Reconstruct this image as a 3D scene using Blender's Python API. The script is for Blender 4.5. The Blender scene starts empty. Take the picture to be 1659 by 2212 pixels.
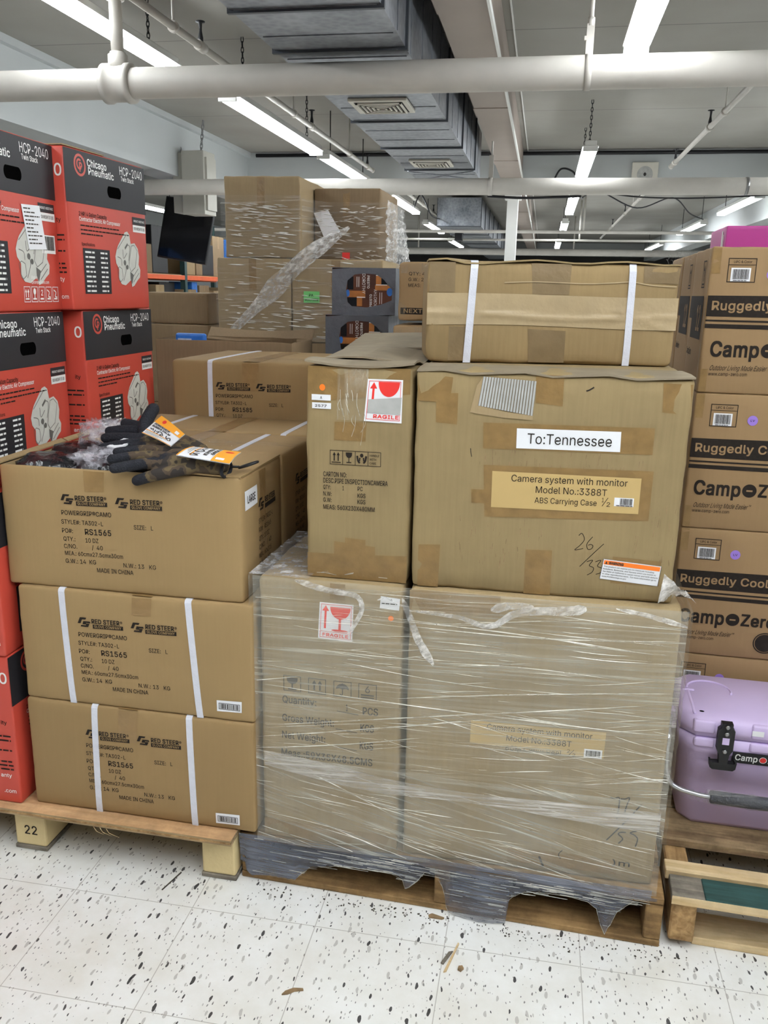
import bpy, bmesh, math, random
from mathutils import Vector, Matrix, noise
random.seed(7)
S = bpy.context.scene
COL = S.collection
R_ = math.radians
# ------------------------------------------------------------------ camera, exposure
cd = bpy.data.cameras.new('camera'); cam = bpy.data.objects.new('camera', cd); COL.objects.link(cam)
cr, cu, cf = Vector((0.98320675, 0.18145858, 0.01942348)), Vector((-0.06433851, 0.24506059, 0.96737059)), Vector((-0.17077777, 0.95237497, -0.25262))
cam.matrix_world = Matrix(((cr.x, cu.x, -cf.x, 0), (cr.y, cu.y, -cf.y, 0), (cr.z, cu.z, -cf.z, 1.44504), (0, 0, 0, 1)))
cd.sensor_fit = 'HORIZONTAL'; cd.sensor_width = 36; cd.lens = 1821.53 / 1659 * 36; cd.clip_start = .05; cd.clip_end = 200
S.camera = cam
vs = S.view_settings
S.display_settings.display_device = 'sRGB'
vs.view_transform = 'Standard'; vs.look = 'None'; vs.gamma = 1; vs.use_curve_mapping = False
vs.exposure = 0.33
c_ = S.cycles
c_.use_denoising = True; c_.use_adaptive_sampling = True; c_.adaptive_threshold = .015
c_.max_bounces = 7; c_.diffuse_bounces = 4; c_.glossy_bounces = 3; c_.transmission_bounces = 3; c_.transparent_max_bounces = 12
c_.sample_clamp_indirect = 6; c_.caustics_reflective = False; c_.caustics_refractive = False; c_.blur_glossy = 1.0
w = bpy.data.worlds.new('hall_air'); S.world = w; w.use_nodes = True
w.node_tree.nodes['Background'].inputs[0].default_value = (.9, .95, 1, 1); w.node_tree.nodes['Background'].inputs[1].default_value = .15
TUBE = 38     # radiance of the fluorescent tubes
# fluorescent strips: (x, y0, y1) at z 2.8
STRIPS = [(-2.72, 3.5, 6.22, 2.92), (-2.39, 6.45, 8.98), (-2.37, 9.2, 11.5), (-2.33, 12.75, 15.6), (-2.46, 17.8, 20.6), (-2.58, 23.6, 26.8),
          (.42, 3.05, 5.45), (.34, 8.85, 11.0), (.325, 12.85, 15.6), (.3, 17.4, 20.1), (.27, 23.5, 26.6),
          (2.8, 12.95, 15.6), (2.84, 17.4, 20.4), (2.93, 24.1, 27.4), (2.8, 5.0, 7.44), (2.8, 8.6, 11.04),
          (-2.45, -.6, 1.84), (.42, -.9, 1.54), (2.8, -.6, 1.84), (-.45, -1.4, 1.04), (1.55, -1.4, 1.04),  # last two: unseen aisle strips added to brighten floor and cooler
          (-4.76, 11.9, 14.2), (-7.0, 13.5, 16.0)]

# ------------------------------------------------------------------ materials
def lin(c):
    return tuple(((v / 255) / 12.92 if v <= 10.3 else (((v / 255) + .055) / 1.055) ** 2.4) for v in c) + (1,)
MATS = {}
def mk(name):
    m = bpy.data.materials.new(name); m.use_nodes = True
    nt = m.node_tree; b = nt.nodes['Principled BSDF']
    MATS[name] = m
    return m, nt, b
def nd(nt, t, **kw):
    n = nt.nodes.new(t)
    for k, v in kw.items():
        if k[0] == 'i' and k[1:].isdigit(): n.inputs[int(k[1:])].default_value = v
        else: setattr(n, k, v)
    return n
def plain(name, rgb, rough=.6, metal=0, spec=.4, var=.06, scale=9, bump=0, bscale=60):
    """plain colour with a soft procedural unevenness"""
    m, nt, b = mk(name)
    b.inputs['Roughness'].default_value = rough; b.inputs['Metallic'].default_value = metal; b.inputs['Specular IOR Level'].default_value = spec
    tc = nd(nt, 'ShaderNodeTexCoord'); n = nd(nt, 'ShaderNodeTexNoise'); n.inputs['Scale'].default_value = scale; n.inputs['Detail'].default_value = 5
    nt.links.new(tc.outputs['Object'], n.inputs['Vector'])
    r = nd(nt, 'ShaderNodeValToRGB'); c = lin(rgb)
    r.color_ramp.elements[0].position = .3; r.color_ramp.elements[1].position = .7
    r.color_ramp.elements[0].color = tuple(v * (1 - var) for v in c[:3]) + (1,); r.color_ramp.elements[1].color = tuple(min(1, v * (1 + var)) for v in c[:3]) + (1,)
    nt.links.new(n.outputs['Fac'], r.inputs['Fac']); nt.links.new(r.outputs['Color'], b.inputs['Base Color'])
    if bump:
        n2 = nd(nt, 'ShaderNodeTexNoise'); n2.inputs['Scale'].default_value = bscale; n2.inputs['Detail'].default_value = 4
        nt.links.new(tc.outputs['Object'], n2.inputs['Vector'])
        bp = nd(nt, 'ShaderNodeBump'); bp.inputs['Strength'].default_value = bump; bp.inputs['Distance'].default_value = .01
        nt.links.new(n2.outputs['Fac'], bp.inputs['Height']); nt.links.new(bp.outputs['Normal'], b.inputs['Normal'])
    return m
def card(name, rgb, wear=.5, flute=.35, seed=0.):
    """corrugated cardboard: fibre speckle, faint vertical flutes, scuffs"""
    m, nt, b = mk(name); L = nt.links.new; c = lin(rgb)
    b.inputs['Roughness'].default_value = .72; b.inputs['Specular IOR Level'].default_value = .22
    tc = nd(nt, 'ShaderNodeTexCoord'); mp = nd(nt, 'ShaderNodeMapping'); mp.inputs['Location'].default_value = (seed, seed * 1.7, 0)
    L(tc.outputs['Object'], mp.inputs['Vector'])
    big = nd(nt, 'ShaderNodeTexNoise'); big.inputs['Scale'].default_value = 3.5; big.inputs['Detail'].default_value = 6; big.inputs['Roughness'].default_value = .6
    L(mp.outputs[0], big.inputs['Vector'])
    ramp = nd(nt, 'ShaderNodeValToRGB'); e = ramp.color_ramp.elements
    e[0].position = .32; e[1].position = .68
    e[0].color = tuple(v * (1 - .16 * wear) for v in c[:3]) + (1,); e[1].color = tuple(v * (1 + .13 * wear) for v in c[:3]) + (1,)
    L(big.outputs['Fac'], ramp.inputs['Fac'])
    m2 = nd(nt, 'ShaderNodeMapping'); m2.inputs['Scale'].default_value = (90, 90, 5); L(mp.outputs[0], m2.inputs['Vector'])
    fl = nd(nt, 'ShaderNodeTexNoise'); fl.inputs['Scale'].default_value = 1.6; fl.inputs['Detail'].default_value = 3; L(m2.outputs[0], fl.inputs['Vector'])
    fr = nd(nt, 'ShaderNodeMapRange'); fr.inputs[1].default_value = .3; fr.inputs[2].default_value = .7; fr.inputs[3].default_value = 1 - .1 * flute * 2; fr.inputs[4].default_value = 1 + .06 * flute * 2
    L(fl.outputs['Fac'], fr.inputs[0])
    mul = nd(nt, 'ShaderNodeVectorMath', operation='SCALE'); L(ramp.outputs['Color'], mul.inputs[0]); L(fr.outputs[0], mul.inputs['Scale'])
    L(mul.outputs[0], b.inputs['Base Color'])
    sp = nd(nt, 'ShaderNodeTexNoise'); sp.inputs['Scale'].default_value = 22; sp.inputs['Detail'].default_value = 6; L(mp.outputs[0], sp.inputs['Vector'])
    ad = nd(nt, 'ShaderNodeMath', operation='MULTIPLY_ADD'); ad.inputs[1].default_value = .35 * flute; L(fl.outputs['Fac'], ad.inputs[0]); L(sp.outputs['Fac'], ad.inputs[2])
    bp = nd(nt, 'ShaderNodeBump'); bp.inputs['Strength'].default_value = .22; bp.inputs['Distance'].default_value = .004 * (0.5 + wear)
    L(ad.outputs[0], bp.inputs['Height']); L(bp.outputs['Normal'], b.inputs['Normal'])
    return m
def wood(name, c1, c2, axis=0, scale=14, dirt=.3):
    m, nt, b = mk(name); L = nt.links.new
    b.inputs['Roughness'].default_value = .75; b.inputs['Specular IOR Level'].default_value = .2
    tc = nd(nt, 'ShaderNodeTexCoord'); mp = nd(nt, 'ShaderNodeMapping'); sc = [scale * 5] * 3; sc[axis] = scale * .35
    mp.inputs['Scale'].default_value = sc; L(tc.outputs['Object'], mp.inputs['Vector'])
    n = nd(nt, 'ShaderNodeTexNoise'); n.inputs['Scale'].default_value = 1; n.inputs['Detail'].default_value = 6; n.inputs['Distortion'].default_value = .6; L(mp.outputs[0], n.inputs['Vector'])
    r = nd(nt, 'ShaderNodeValToRGB'); r.color_ramp.elements[0].position = .33; r.color_ramp.elements[1].position = .66
    r.color_ramp.elements[0].color = lin(c2); r.color_ramp.elements[1].color = lin(c1); L(n.outputs['Fac'], r.inputs['Fac'])
    d = nd(nt, 'ShaderNodeTexNoise'); d.inputs['Scale'].default_value = 11; d.inputs['Detail'].default_value = 7; d.inputs['Roughness'].default_value = .7; L(tc.outputs['Object'], d.inputs['Vector'])
    dr = nd(nt, 'ShaderNodeMapRange'); dr.inputs[1].default_value = .35; dr.inputs[2].default_value = .62; dr.inputs[3].default_value = 1 - dirt; dr.inputs[4].default_value = 1; L(d.outputs['Fac'], dr.inputs[0])
    mul = nd(nt, 'ShaderNodeVectorMath', operation='SCALE'); L(r.outputs['Color'], mul.inputs[0]); L(dr.outputs[0], mul.inputs['Scale']); L(mul.outputs[0], b.inputs['Base Color'])
    bp = nd(nt, 'ShaderNodeBump'); bp.inputs['Strength'].default_value = .3; bp.inputs['Distance'].default_value = .003; L(n.outputs['Fac'], bp.inputs['Height']); L(bp.outputs['Normal'], b.inputs['Normal'])
    return m
def film(name, rgb, a0, a1, rough=.18, sx=3., sz=110., rot=0., thr=(.52, .72), bump=.5, axis=0):
    """stretch film: see-through sheet whose gathered folds turn milky and glossy"""
    m, nt, b = mk(name); L = nt.links.new
    b.inputs['Base Color'].default_value = lin(rgb); b.inputs['Roughness'].default_value = rough; b.inputs['Specular IOR Level'].default_value = .6
    tc = nd(nt, 'ShaderNodeTexCoord'); mp = nd(nt, 'ShaderNodeMapping'); mp.inputs['Rotation'].default_value = (0, R_(rot), 0)
    L(tc.outputs['Object'], mp.inputs['Vector'])
    m2 = nd(nt, 'ShaderNodeMapping'); m2.inputs['Scale'].default_value = (sx, sx, sz); L(mp.outputs[0], m2.inputs['Vector'])
    n = nd(nt, 'ShaderNodeTexNoise'); n.inputs['Scale'].default_value = 1; n.inputs['Detail'].default_value = 4; n.inputs['Roughness'].default_value = .65; n.inputs['Distortion'].default_value = .3; L(m2.outputs[0], n.inputs['Vector'])
    big = nd(nt, 'ShaderNodeTexNoise'); big.inputs['Scale'].default_value = 5; big.inputs['Detail'].default_value = 3; L(tc.outputs['Object'], big.inputs['Vector'])
    r = nd(nt, 'ShaderNodeMapRange'); r.inputs[1].default_value = thr[0]; r.inputs[2].default_value = thr[1]; r.inputs[3].default_value = a0; r.inputs[4].default_value = a1; L(n.outputs['Fac'], r.inputs[0])
    br = nd(nt, 'ShaderNodeMapRange'); br.inputs[1].default_value = .35; br.inputs[2].default_value = .65; br.inputs[3].default_value = .55; br.inputs[4].default_value = 1.25; L(big.outputs['Fac'], br.inputs[0])
    mu = nd(nt, 'ShaderNodeMath', operation='MULTIPLY', use_clamp=True); L(r.outputs[0], mu.inputs[0]); L(br.outputs[0], mu.inputs[1])
    L(mu.outputs[0], b.inputs['Alpha'])
    bp = nd(nt, 'ShaderNodeBump'); bp.inputs['Strength'].default_value = bump; bp.inputs['Distance'].default_value = .004; L(n.outputs['Fac'], bp.inputs['Height']); L(bp.outputs['Normal'], b.inputs['Normal'])
    return m
def emit(name, rgb, s):
    m, nt, b = mk(name)
    b.inputs['Base Color'].default_value = (.9, .9, .9, 1); b.inputs['Emission Color'].default_value = lin(rgb); b.inputs['Emission Strength'].default_value = s
    return m

emit('tube_glow', (246, 251, 255), TUBE)
plain('white_paint', (232, 232, 228), .5, var=.03, scale=3)
plain('white_pipe', (196, 192, 184), .5, var=.07, scale=5, bump=.05, bscale=30)
plain('tan_paint', (160, 148, 138), .6, var=.05, scale=2)
plain('wall_white', (188, 192, 192), .6, var=.03, scale=1.5)
plain('dark_grey', (52, 50, 48), .8)  # dark grey of the back wall band, vent openings and speaker badge
plain('black_iron', (30, 30, 34), .5)
plain('steel', (150, 150, 150), .35, metal=.9)
plain('ink', (40, 34, 30), .7, spec=.15, var=.15, scale=120)
plain('ink_soft', (70, 64, 58), .7, spec=.15, var=.2, scale=120)
plain('white_print', (236, 236, 232), .5, var=.02)
plain('white_label', (240, 241, 244), .45, var=.02)
plain('strap_white', (222, 224, 234), .35, var=.04, scale=60, bump=.2, bscale=300)
plain('red_print', (222, 52, 46), .5, var=.05)
plain('orange_print', (250, 128, 40), .5, var=.04)
plain('yellow_label', (192, 164, 108), .6, var=.05)
plain('purple_print', (150, 120, 205), .5)
plain('green_label', (112, 200, 112), .5)
plain('cp_red', (186, 68, 54), .42, spec=.5, var=.04, scale=4, bump=.06, bscale=14)
plain('cp_black', (36, 35, 38), .5, spec=.3, var=.06, scale=4)
plain('hole_black', (6, 6, 6), .9, spec=0)
plain('machine_grey', (205, 205, 196), .5, var=.05, scale=40)
plain('machine_dark', (96, 94, 90), .5)
plain('glove_black', (26, 28, 36), .75, var=.25, scale=70, bump=.5, bscale=240)
plain('bag_black', (22, 22, 25), .22, spec=.6, var=.3, scale=8, bump=.8, bscale=26)
plain('tag_orange', (246, 168, 48), .5, var=.04)
plain('cooler_lilac', (222, 202, 244), .42, spec=.45, var=.025, scale=6, bump=.06, bscale=500)
plain('rubber_black', (24, 24, 26), .5, var=.1)
plain('alu', (214, 216, 220), .28, metal=.85)
plain('foam_grip', (56, 58, 66), .35, var=.3, scale=90, bump=.6, bscale=120)
plain('magenta_box', (176, 56, 138), .45, var=.05)
plain('screen_black', (16, 17, 22), .12, spec=.6, var=.2, scale=4)
plain('rack_orange', (214, 92, 44), .5, var=.08)
plain('rack_green', (40, 66, 66), .5)
plain('blue_pack', (48, 110, 190), .4, var=.2, scale=30)
plain('pale_pack', (196, 206, 220), .4, var=.2, scale=40)
plain('grey_wrap', (92, 95, 102), .35, spec=.5, var=.12, scale=14, bump=.5, bscale=26)
plain('coffee_brown', (84, 46, 30), .35, var=.5, scale=9)
plain('coffee_gold', (176, 112, 56), .35, var=.2, scale=20)
plain('paper_grey', (176, 176, 172), .8, var=.12, scale=30)
plain('lift_grey', (178, 176, 166), .5, var=.03)
plain('kraft_grey', (130, 118, 98), .85, var=.1, scale=20)
plain('cream_block', (222, 200, 150), .75, var=.06, scale=12, bump=.2, bscale=60)
plain('grime', (70, 64, 56), .9, var=.4, scale=40)
plain('leaf_brown', (134, 110, 80), .8, var=.3, scale=60)
plain('duct_flange', (84, 88, 94), .45, metal=.7)
plain('beige_plastic', (212, 208, 196), .5, var=.03)
card('card_red', (155, 129, 90), .3, .1, 1.3)
card('card_red2', (149, 123, 85), .3, .1, 4.1)
card('card_olive', (143, 124, 89), .7, .28, 2.2)
card('card_olive2', (144, 122, 86), .9, .3, 7.2)
card('card_wrapped', (150, 130, 96), .7, .4, 3.3)
card('card_camp', (148, 121, 87), .3, .12, 5.)
card('card_far', (152, 132, 100), .6, .3, 6.)
card('card_far2', (132, 112, 86), .6, .3, 8.)
card('card_in', (150, 128, 94), .5, .3, 9.)
m = plain('tape_brown', (142, 114, 74), .3, spec=.5, var=.1, scale=30, bump=.2, bscale=40)
m = plain('tape_olive', (132, 105, 64), .35, spec=.45, var=.12, scale=30, bump=.25, bscale=40)
m = plain('tape_pale', (172, 152, 118), .38, spec=.45, var=.07, scale=18, bump=.35, bscale=24)
m = plain('tape_dark', (122, 103, 74), .4, spec=.4, var=.1, scale=18, bump=.3, bscale=24)
wood('pine', (214, 180, 130), (176, 138, 92), 0, 12, .35)
wood('pine_y', (196, 160, 112), (150, 116, 76), 1, 12, .45)
wood('pine_brown', (160, 128, 86), (122, 94, 60), 0, 12, .5)
wood('pine_rough', (166, 142, 108), (126, 102, 76), 0, 12, .5)
wood('pine_pale', (232, 208, 166), (206, 176, 130), 0, 12, .2)
wood('pine_grey', (150, 142, 128), (116, 108, 98), 0, 12, .45)
wood('pine_green', (60, 92, 88), (44, 66, 62), 0, 12, .3)
wood('plywood', (218, 178, 134), (190, 148, 104), 0, 9, .35)
wood('ply_edge', (196, 172, 134), (140, 116, 86), 0, 30, .3)
film('film_clear', (224, 222, 208), .19, .5, .16, 2.2, 150, 2, (.46, .72), .5)
film('film_low', (222, 221, 210), .2, .55, .16, 2.4, 120, -13, (.5, .7), .6)
film('film_tail', (238, 236, 232), .3, .92, .1, 30, 60, 30, (.42, .7), 1.)
film('crease_strong', (246, 244, 238), .5, .95, .1, 8, 20, 0, (.35, .6), .2)
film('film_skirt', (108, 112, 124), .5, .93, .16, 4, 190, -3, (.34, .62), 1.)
film('film_back', (228, 228, 224), .06, .4, .12, 3, 90, 2, (.52, .7), .6)
film('film_crumple', (236, 236, 238), .14, .8, .08, 30, 44, 20, (.48, .72), 1.)
film('film_band', (232, 228, 222), .22, .75, .1, 5, 170, 3, (.42, .68), .9)
film('crease', (238, 236, 224), .15, .7, .12, 8, 20, 0, (.35, .6), .2)
film('bag_clear', (226, 222, 230), .12, .62, .1, 30, 30, 30, (.42, .66), 1.)
film('tape_clear', (226, 214, 190), .10, .45, .1, 40, 8, 0, (.5, .68), .8)

# camouflage cloth of the gloves
m, nt, b = mk('camo'); b.inputs['Roughness'].default_value = .85
tc = nd(nt, 'ShaderNodeTexCoord'); n = nd(nt, 'ShaderNodeTexNoise'); n.inputs['Scale'].default_value = 26; n.inputs['Detail'].default_value = 2; nt.links.new(tc.outputs['Object'], n.inputs['Vector'])
r = nd(nt, 'ShaderNodeValToRGB'); r.color_ramp.interpolation = 'CONSTANT'; e = r.color_ramp.elements
e[0].color = lin((40, 34, 30)); e[1].position = .45; e[1].color = lin((72, 58, 44)); x = e.new(.55); x.color = lin((94, 80, 54)); x = e.new(.62); x.color = lin((52, 44, 36))
nt.links.new(n.outputs['Fac'], r.inputs['Fac']); nt.links.new(r.outputs['Color'], b.inputs['Base Color'])
# galvanised duct
m, nt, b = mk('galvanised'); L = nt.links.new
b.inputs['Metallic'].default_value = .9
tc = nd(nt, 'ShaderNodeTexCoord'); v = nd(nt, 'ShaderNodeTexVoronoi'); v.inputs['Scale'].default_value = 26; L(tc.outputs['Object'], v.inputs['Vector'])
n = nd(nt, 'ShaderNodeTexNoise'); n.inputs['Scale'].default_value = 3; n.inputs['Detail'].default_value = 5; L(tc.outputs['Object'], n.inputs['Vector'])
mx = nd(nt, 'ShaderNodeMix', data_type='FLOAT'); mx.inputs[0].default_value = .25; L(n.outputs['Fac'], mx.inputs[2]); L(v.outputs['Distance'], mx.inputs[3])
r = nd(nt, 'ShaderNodeValToRGB'); r.color_ramp.elements[0].position = .25; r.color_ramp.elements[1].position = .7; r.color_ramp.elements[0].color = lin((104, 109, 116)); r.color_ramp.elements[1].color = lin((164, 168, 174)); L(mx.outputs[0], r.inputs['Fac']); L(r.outputs['Color'], b.inputs['Base Color'])
rr = nd(nt, 'ShaderNodeMapRange'); rr.inputs[3].default_value = .3; rr.inputs[4].default_value = .5; L(n.outputs['Fac'], rr.inputs[0]); L(rr.outputs[0], b.inputs['Roughness'])
bp = nd(nt, 'ShaderNodeBump'); bp.inputs['Strength'].default_value = .25; bp.inputs['Distance'].default_value = .03; L(n.outputs['Fac'], bp.inputs['Height']); L(bp.outputs['Normal'], b.inputs['Normal'])

# vinyl floor tiles with dark flecks, seams and scuffs
m, nt, b = mk('floor_tiles'); L = nt.links.new
b.inputs['Specular IOR Level'].default_value = .35
tc = nd(nt, 'ShaderNodeTexCoord')
def flecks(scale, stretch, rot, lo, hi, seed):
    """one sparse fleck per chosen cell: (mask, random)"""
    mp = nd(nt, 'ShaderNodeMapping'); mp.inputs['Rotation'].default_value = (0, 0, R_(rot)); mp.inputs['Scale'].default_value = (scale, scale / stretch, 1); mp.inputs['Location'].default_value = (seed, seed * .37, 0)
    wv = nd(nt, 'ShaderNodeTexNoise'); wv.inputs['Scale'].default_value = 30; wv.inputs['Detail'].default_value = 2; L(tc.outputs['Object'], wv.inputs['Vector'])
    sc = nd(nt, 'ShaderNodeVectorMath', operation='SCALE'); sc.inputs['Scale'].default_value = .012; L(wv.outputs['Color'], sc.inputs[0])
    ad = nd(nt, 'ShaderNodeVectorMath', operation='ADD'); L(tc.outputs['Object'], ad.inputs[0]); L(sc.outputs[0], ad.inputs[1]); L(ad.outputs[0], mp.inputs['Vector'])
    v = nd(nt, 'ShaderNodeTexVoronoi'); v.voronoi_dimensions = '2D'; v.inputs['Scale'].default_value = 1; v.inputs['Randomness'].default_value = 1; L(mp.outputs[0], v.inputs['Vector'])
    sep = nd(nt, 'ShaderNodeSeparateColor'); L(v.outputs['Color'], sep.inputs[0])
    th = nd(nt, 'ShaderNodeMapRange'); th.inputs[1].default_value = lo; th.inputs[2].default_value = 1; th.inputs[3].default_value = 0; th.inputs[4].default_value = hi; L(sep.outputs[0], th.inputs[0])
    lt = nd(nt, 'ShaderNodeMath', operation='LESS_THAN'); L(v.outputs['Distance'], lt.inputs[0]); L(th.outputs[0], lt.inputs[1])
    return lt.outputs[0]
f1 = flecks(54, 2.7, 8, .68, .2, 0.3); f2 = flecks(110, 2.3, -14, .58, .2, 5.1); f3 = flecks(66, 2.6, 20, .66, .26, 9.7); f4 = flecks(24, 2.9, 12, .89, .11, 2.6)
cl = nd(nt, 'ShaderNodeTexNoise'); cl.inputs['Scale'].default_value = 4; cl.inputs['Detail'].default_value = 8; cl.inputs['Roughness'].default_value = .65; L(tc.outputs['Object'], cl.inputs['Vector'])
base = nd(nt, 'ShaderNodeValToRGB'); base.color_ramp.elements[0].position = .3; base.color_ramp.elements[1].position = .62
base.color_ramp.elements[0].color = lin((226, 223, 214)); base.color_ramp.elements[1].color = lin((243, 243, 240)); L(cl.outputs['Fac'], base.inputs['Fac'])
def over(col, mask, rgb, k=1.):
    mx = nd(nt, 'ShaderNodeMix', data_type='RGBA'); mx.inputs['B'].default_value = lin(rgb)
    if k != 1.:
        mm = nd(nt, 'ShaderNodeMath', operation='MULTIPLY'); mm.inputs[1].default_value = k; L(mask, mm.inputs[0]); mask = mm.outputs[0]
    L(mask, mx.inputs['Factor']); L(col, mx.inputs['A']); return mx.outputs['Result']
col = over(base.outputs['Color'], f3, (176, 172, 166), .7); col = over(col, f2, (92, 88, 86), .8); col = over(col, f1, (44, 42, 44), .95); col = over(col, f4, (30, 29, 31), .95)
br = nd(nt, 'ShaderNodeTexBrick'); br.offset = 0; br.inputs['Scale'].default_value = 1; br.inputs['Brick Width'].default_value = .3048; br.inputs['Row Height'].default_value = .3048; br.inputs['Mortar Size'].default_value = .0011; br.inputs['Mortar Smooth'].default_value = .2
bm_ = nd(nt, 'ShaderNodeMapping'); bm_.inputs['Location'].default_value = (.13, .21, 0); L(tc.outputs['Object'], bm_.inputs['Vector']); L(bm_.outputs[0], br.inputs['Vector'])
col = over(col, br.outputs['Fac'], (150, 142, 132), .6)
L(col, b.inputs['Base Color'])
ro = nd(nt, 'ShaderNodeMapRange'); ro.inputs[3].default_value = .32; ro.inputs[4].default_value = .6; L(cl.outputs['Fac'], ro.inputs[0]); L(ro.outputs[0], b.inputs['Roughness'])

# painted ceiling boards with seams
m, nt, b = mk('ceiling_boards'); L = nt.links.new
b.inputs['Roughness'].default_value = .7
tc = nd(nt, 'ShaderNodeTexCoord'); n = nd(nt, 'ShaderNodeTexNoise'); n.inputs['Scale'].default_value = 1.2; n.inputs['Detail'].default_value = 5; L(tc.outputs['Object'], n.inputs['Vector'])
r = nd(nt, 'ShaderNodeValToRGB'); r.color_ramp.elements[0].position = .3; r.color_ramp.elements[1].position = .7; r.color_ramp.elements[0].color = lin((142, 139, 131)); r.color_ramp.elements[1].color = lin((152, 150, 143)); L(n.outputs['Fac'], r.inputs['Fac'])
br = nd(nt, 'ShaderNodeTexBrick'); br.offset = 0; br.inputs['Scale'].default_value = 1; br.inputs['Brick Width'].default_value = 500.; br.inputs['Row Height'].default_value = 2.83; br.inputs['Mortar Size'].default_value = .008; br.inputs['Mortar Smooth'].default_value = .1
mp = nd(nt, 'ShaderNodeMapping'); mp.inputs['Location'].default_value = (250.2, 7.3, 0); L(tc.outputs['Object'], mp.inputs['Vector']); L(mp.outputs[0], br.inputs['Vector'])
mx = nd(nt, 'ShaderNodeMix', data_type='RGBA'); mx.inputs['B'].default_value = lin((110, 108, 104)); L(br.outputs['Fac'], mx.inputs['Factor']); L(r.outputs['Color'], mx.inputs['A']); L(mx.outputs['Result'], b.inputs['Base Color'])
M_ = MATS
# ------------------------------------------------------------------ mesh helpers
def obj(name, bm, mats, parent=None, smooth=False):
    """link one mesh object; closes the bmesh"""
    me = bpy.data.meshes.new(name); bm.to_mesh(me); bm.free()
    for m_ in (mats if isinstance(mats, (list, tuple)) else [mats]): me.materials.append(MATS[m_])
    if smooth:
        for p in me.polygons: p.use_smooth = True
    o = bpy.data.objects.new(name, me); COL.objects.link(o)
    if parent: o.parent = parent
    return o
def tag(o, label=None, cat=None, group=None, kind=None):
    if label: o['label'] = label
    if cat: o['category'] = cat
    if group: o['group'] = group
    if kind: o['kind'] = kind
    return o
def thing(name, label, cat, loc=(0, 0, 0), rz=0, group=None):
    o = bpy.data.objects.new(name, None); COL.objects.link(o); o.empty_display_size = .1
    o.location = loc; o.rotation_euler = (0, 0, R_(rz))
    return tag(o, label, cat, group)
def struct(name, bm, m, smooth=False): return tag(obj(name, bm, m, None, smooth), kind='structure')
def nb(): return bmesh.new()
def box(bm, x0, y0, z0, x1, y1, z1, mi=0, M=None):
    vs_ = [bm.verts.new(Vector(p) if M is None else M @ Vector(p)) for p in
           [(x0, y0, z0), (x1, y0, z0), (x1, y1, z0), (x0, y1, z0), (x0, y0, z1), (x1, y0, z1), (x1, y1, z1), (x0, y1, z1)]]
    fs = []
    for q in [(0, 3, 2, 1), (4, 5, 6, 7), (0, 1, 5, 4), (1, 2, 6, 5), (2, 3, 7, 6), (3, 0, 4, 7)]:
        f = bm.faces.new([vs_[i] for i in q]); f.material_index = mi; fs.append(f)
    return vs_
def bbox(x0, y0, z0, x1, y1, z1, bev=.004, seg=2, bm=None):
    b2 = nb(); box(b2, x0, y0, z0, x1, y1, z1); bmesh.ops.bevel(b2, geom=b2.edges[:], offset=bev, segments=seg, affect='EDGES', profile=.5)
    if bm is None: return b2
    me = bpy.data.meshes.new('t'); b2.to_mesh(me); b2.free(); bm.from_mesh(me); bpy.data.meshes.remove(me); return bm
def tube(bm, pts, r, seg=10, mi=0, cap=True):
    pts = [Vector(p) for p in pts]; n = len(pts); rs = r if isinstance(r, (list, tuple)) else [r] * n
    t0 = (pts[1] - pts[0]).normalized(); up = Vector((0, 0, 1)) if abs(t0.z) < .9 else Vector((1, 0, 0))
    nx = t0.cross(up).normalized(); rings = []
    for i, p in enumerate(pts):
        t = ((pts[min(i + 1, n - 1)] - pts[max(i - 1, 0)])).normalized()
        nx = (nx - t * nx.dot(t)).normalized(); ny = t.cross(nx)
        rings.append([bm.verts.new(p + (nx * math.cos(2 * math.pi * k / seg) + ny * math.sin(2 * math.pi * k / seg)) * rs[i]) for k in range(seg)])
    for a, b in zip(rings, rings[1:]):
        for k in range(seg):
            f = bm.faces.new((a[k], a[(k + 1) % seg], b[(k + 1) % seg], b[k])); f.material_index = mi; f.smooth = True
    if cap:
        f = bm.faces.new(rings[0][::-1]); f.material_index = mi; f = bm.faces.new(rings[-1]); f.material_index = mi
    return bm
def spline(P, n=8):
    P = [Vector(p) for p in P]; out = []
    for i in range(len(P) - 1):
        a, b, c, d = P[max(i - 1, 0)], P[i], P[i + 1], P[min(i + 2, len(P) - 1)]
        for k in range(n):
            t = k / n; out.append(.5 * ((2 * b) + (c - a) * t + (2 * a - 5 * b + 4 * c - d) * t * t + (3 * b - a - 3 * c + d) * t ** 3))
    return out + [P[-1]]
def prism(bm, pts, off0, off1, f, mi=0):
    """outline pts (u, v) raised from off0 to off1 through the map f(u, v, off)"""
    a = [bm.verts.new(f(u, v, off1)) for u, v in pts]; b = [bm.verts.new(f(u, v, off0)) for u, v in pts]
    q = bm.faces.new(a); q.material_index = mi
    for i in range(len(pts)):
        j = (i + 1) % len(pts); q = bm.faces.new((b[i], b[j], a[j], a[i])); q.material_index = mi
def flat(bm, pts, off, f, mi=0):
    q = bm.faces.new([bm.verts.new(f(u, v, off)) for u, v in pts]); q.material_index = mi
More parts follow.
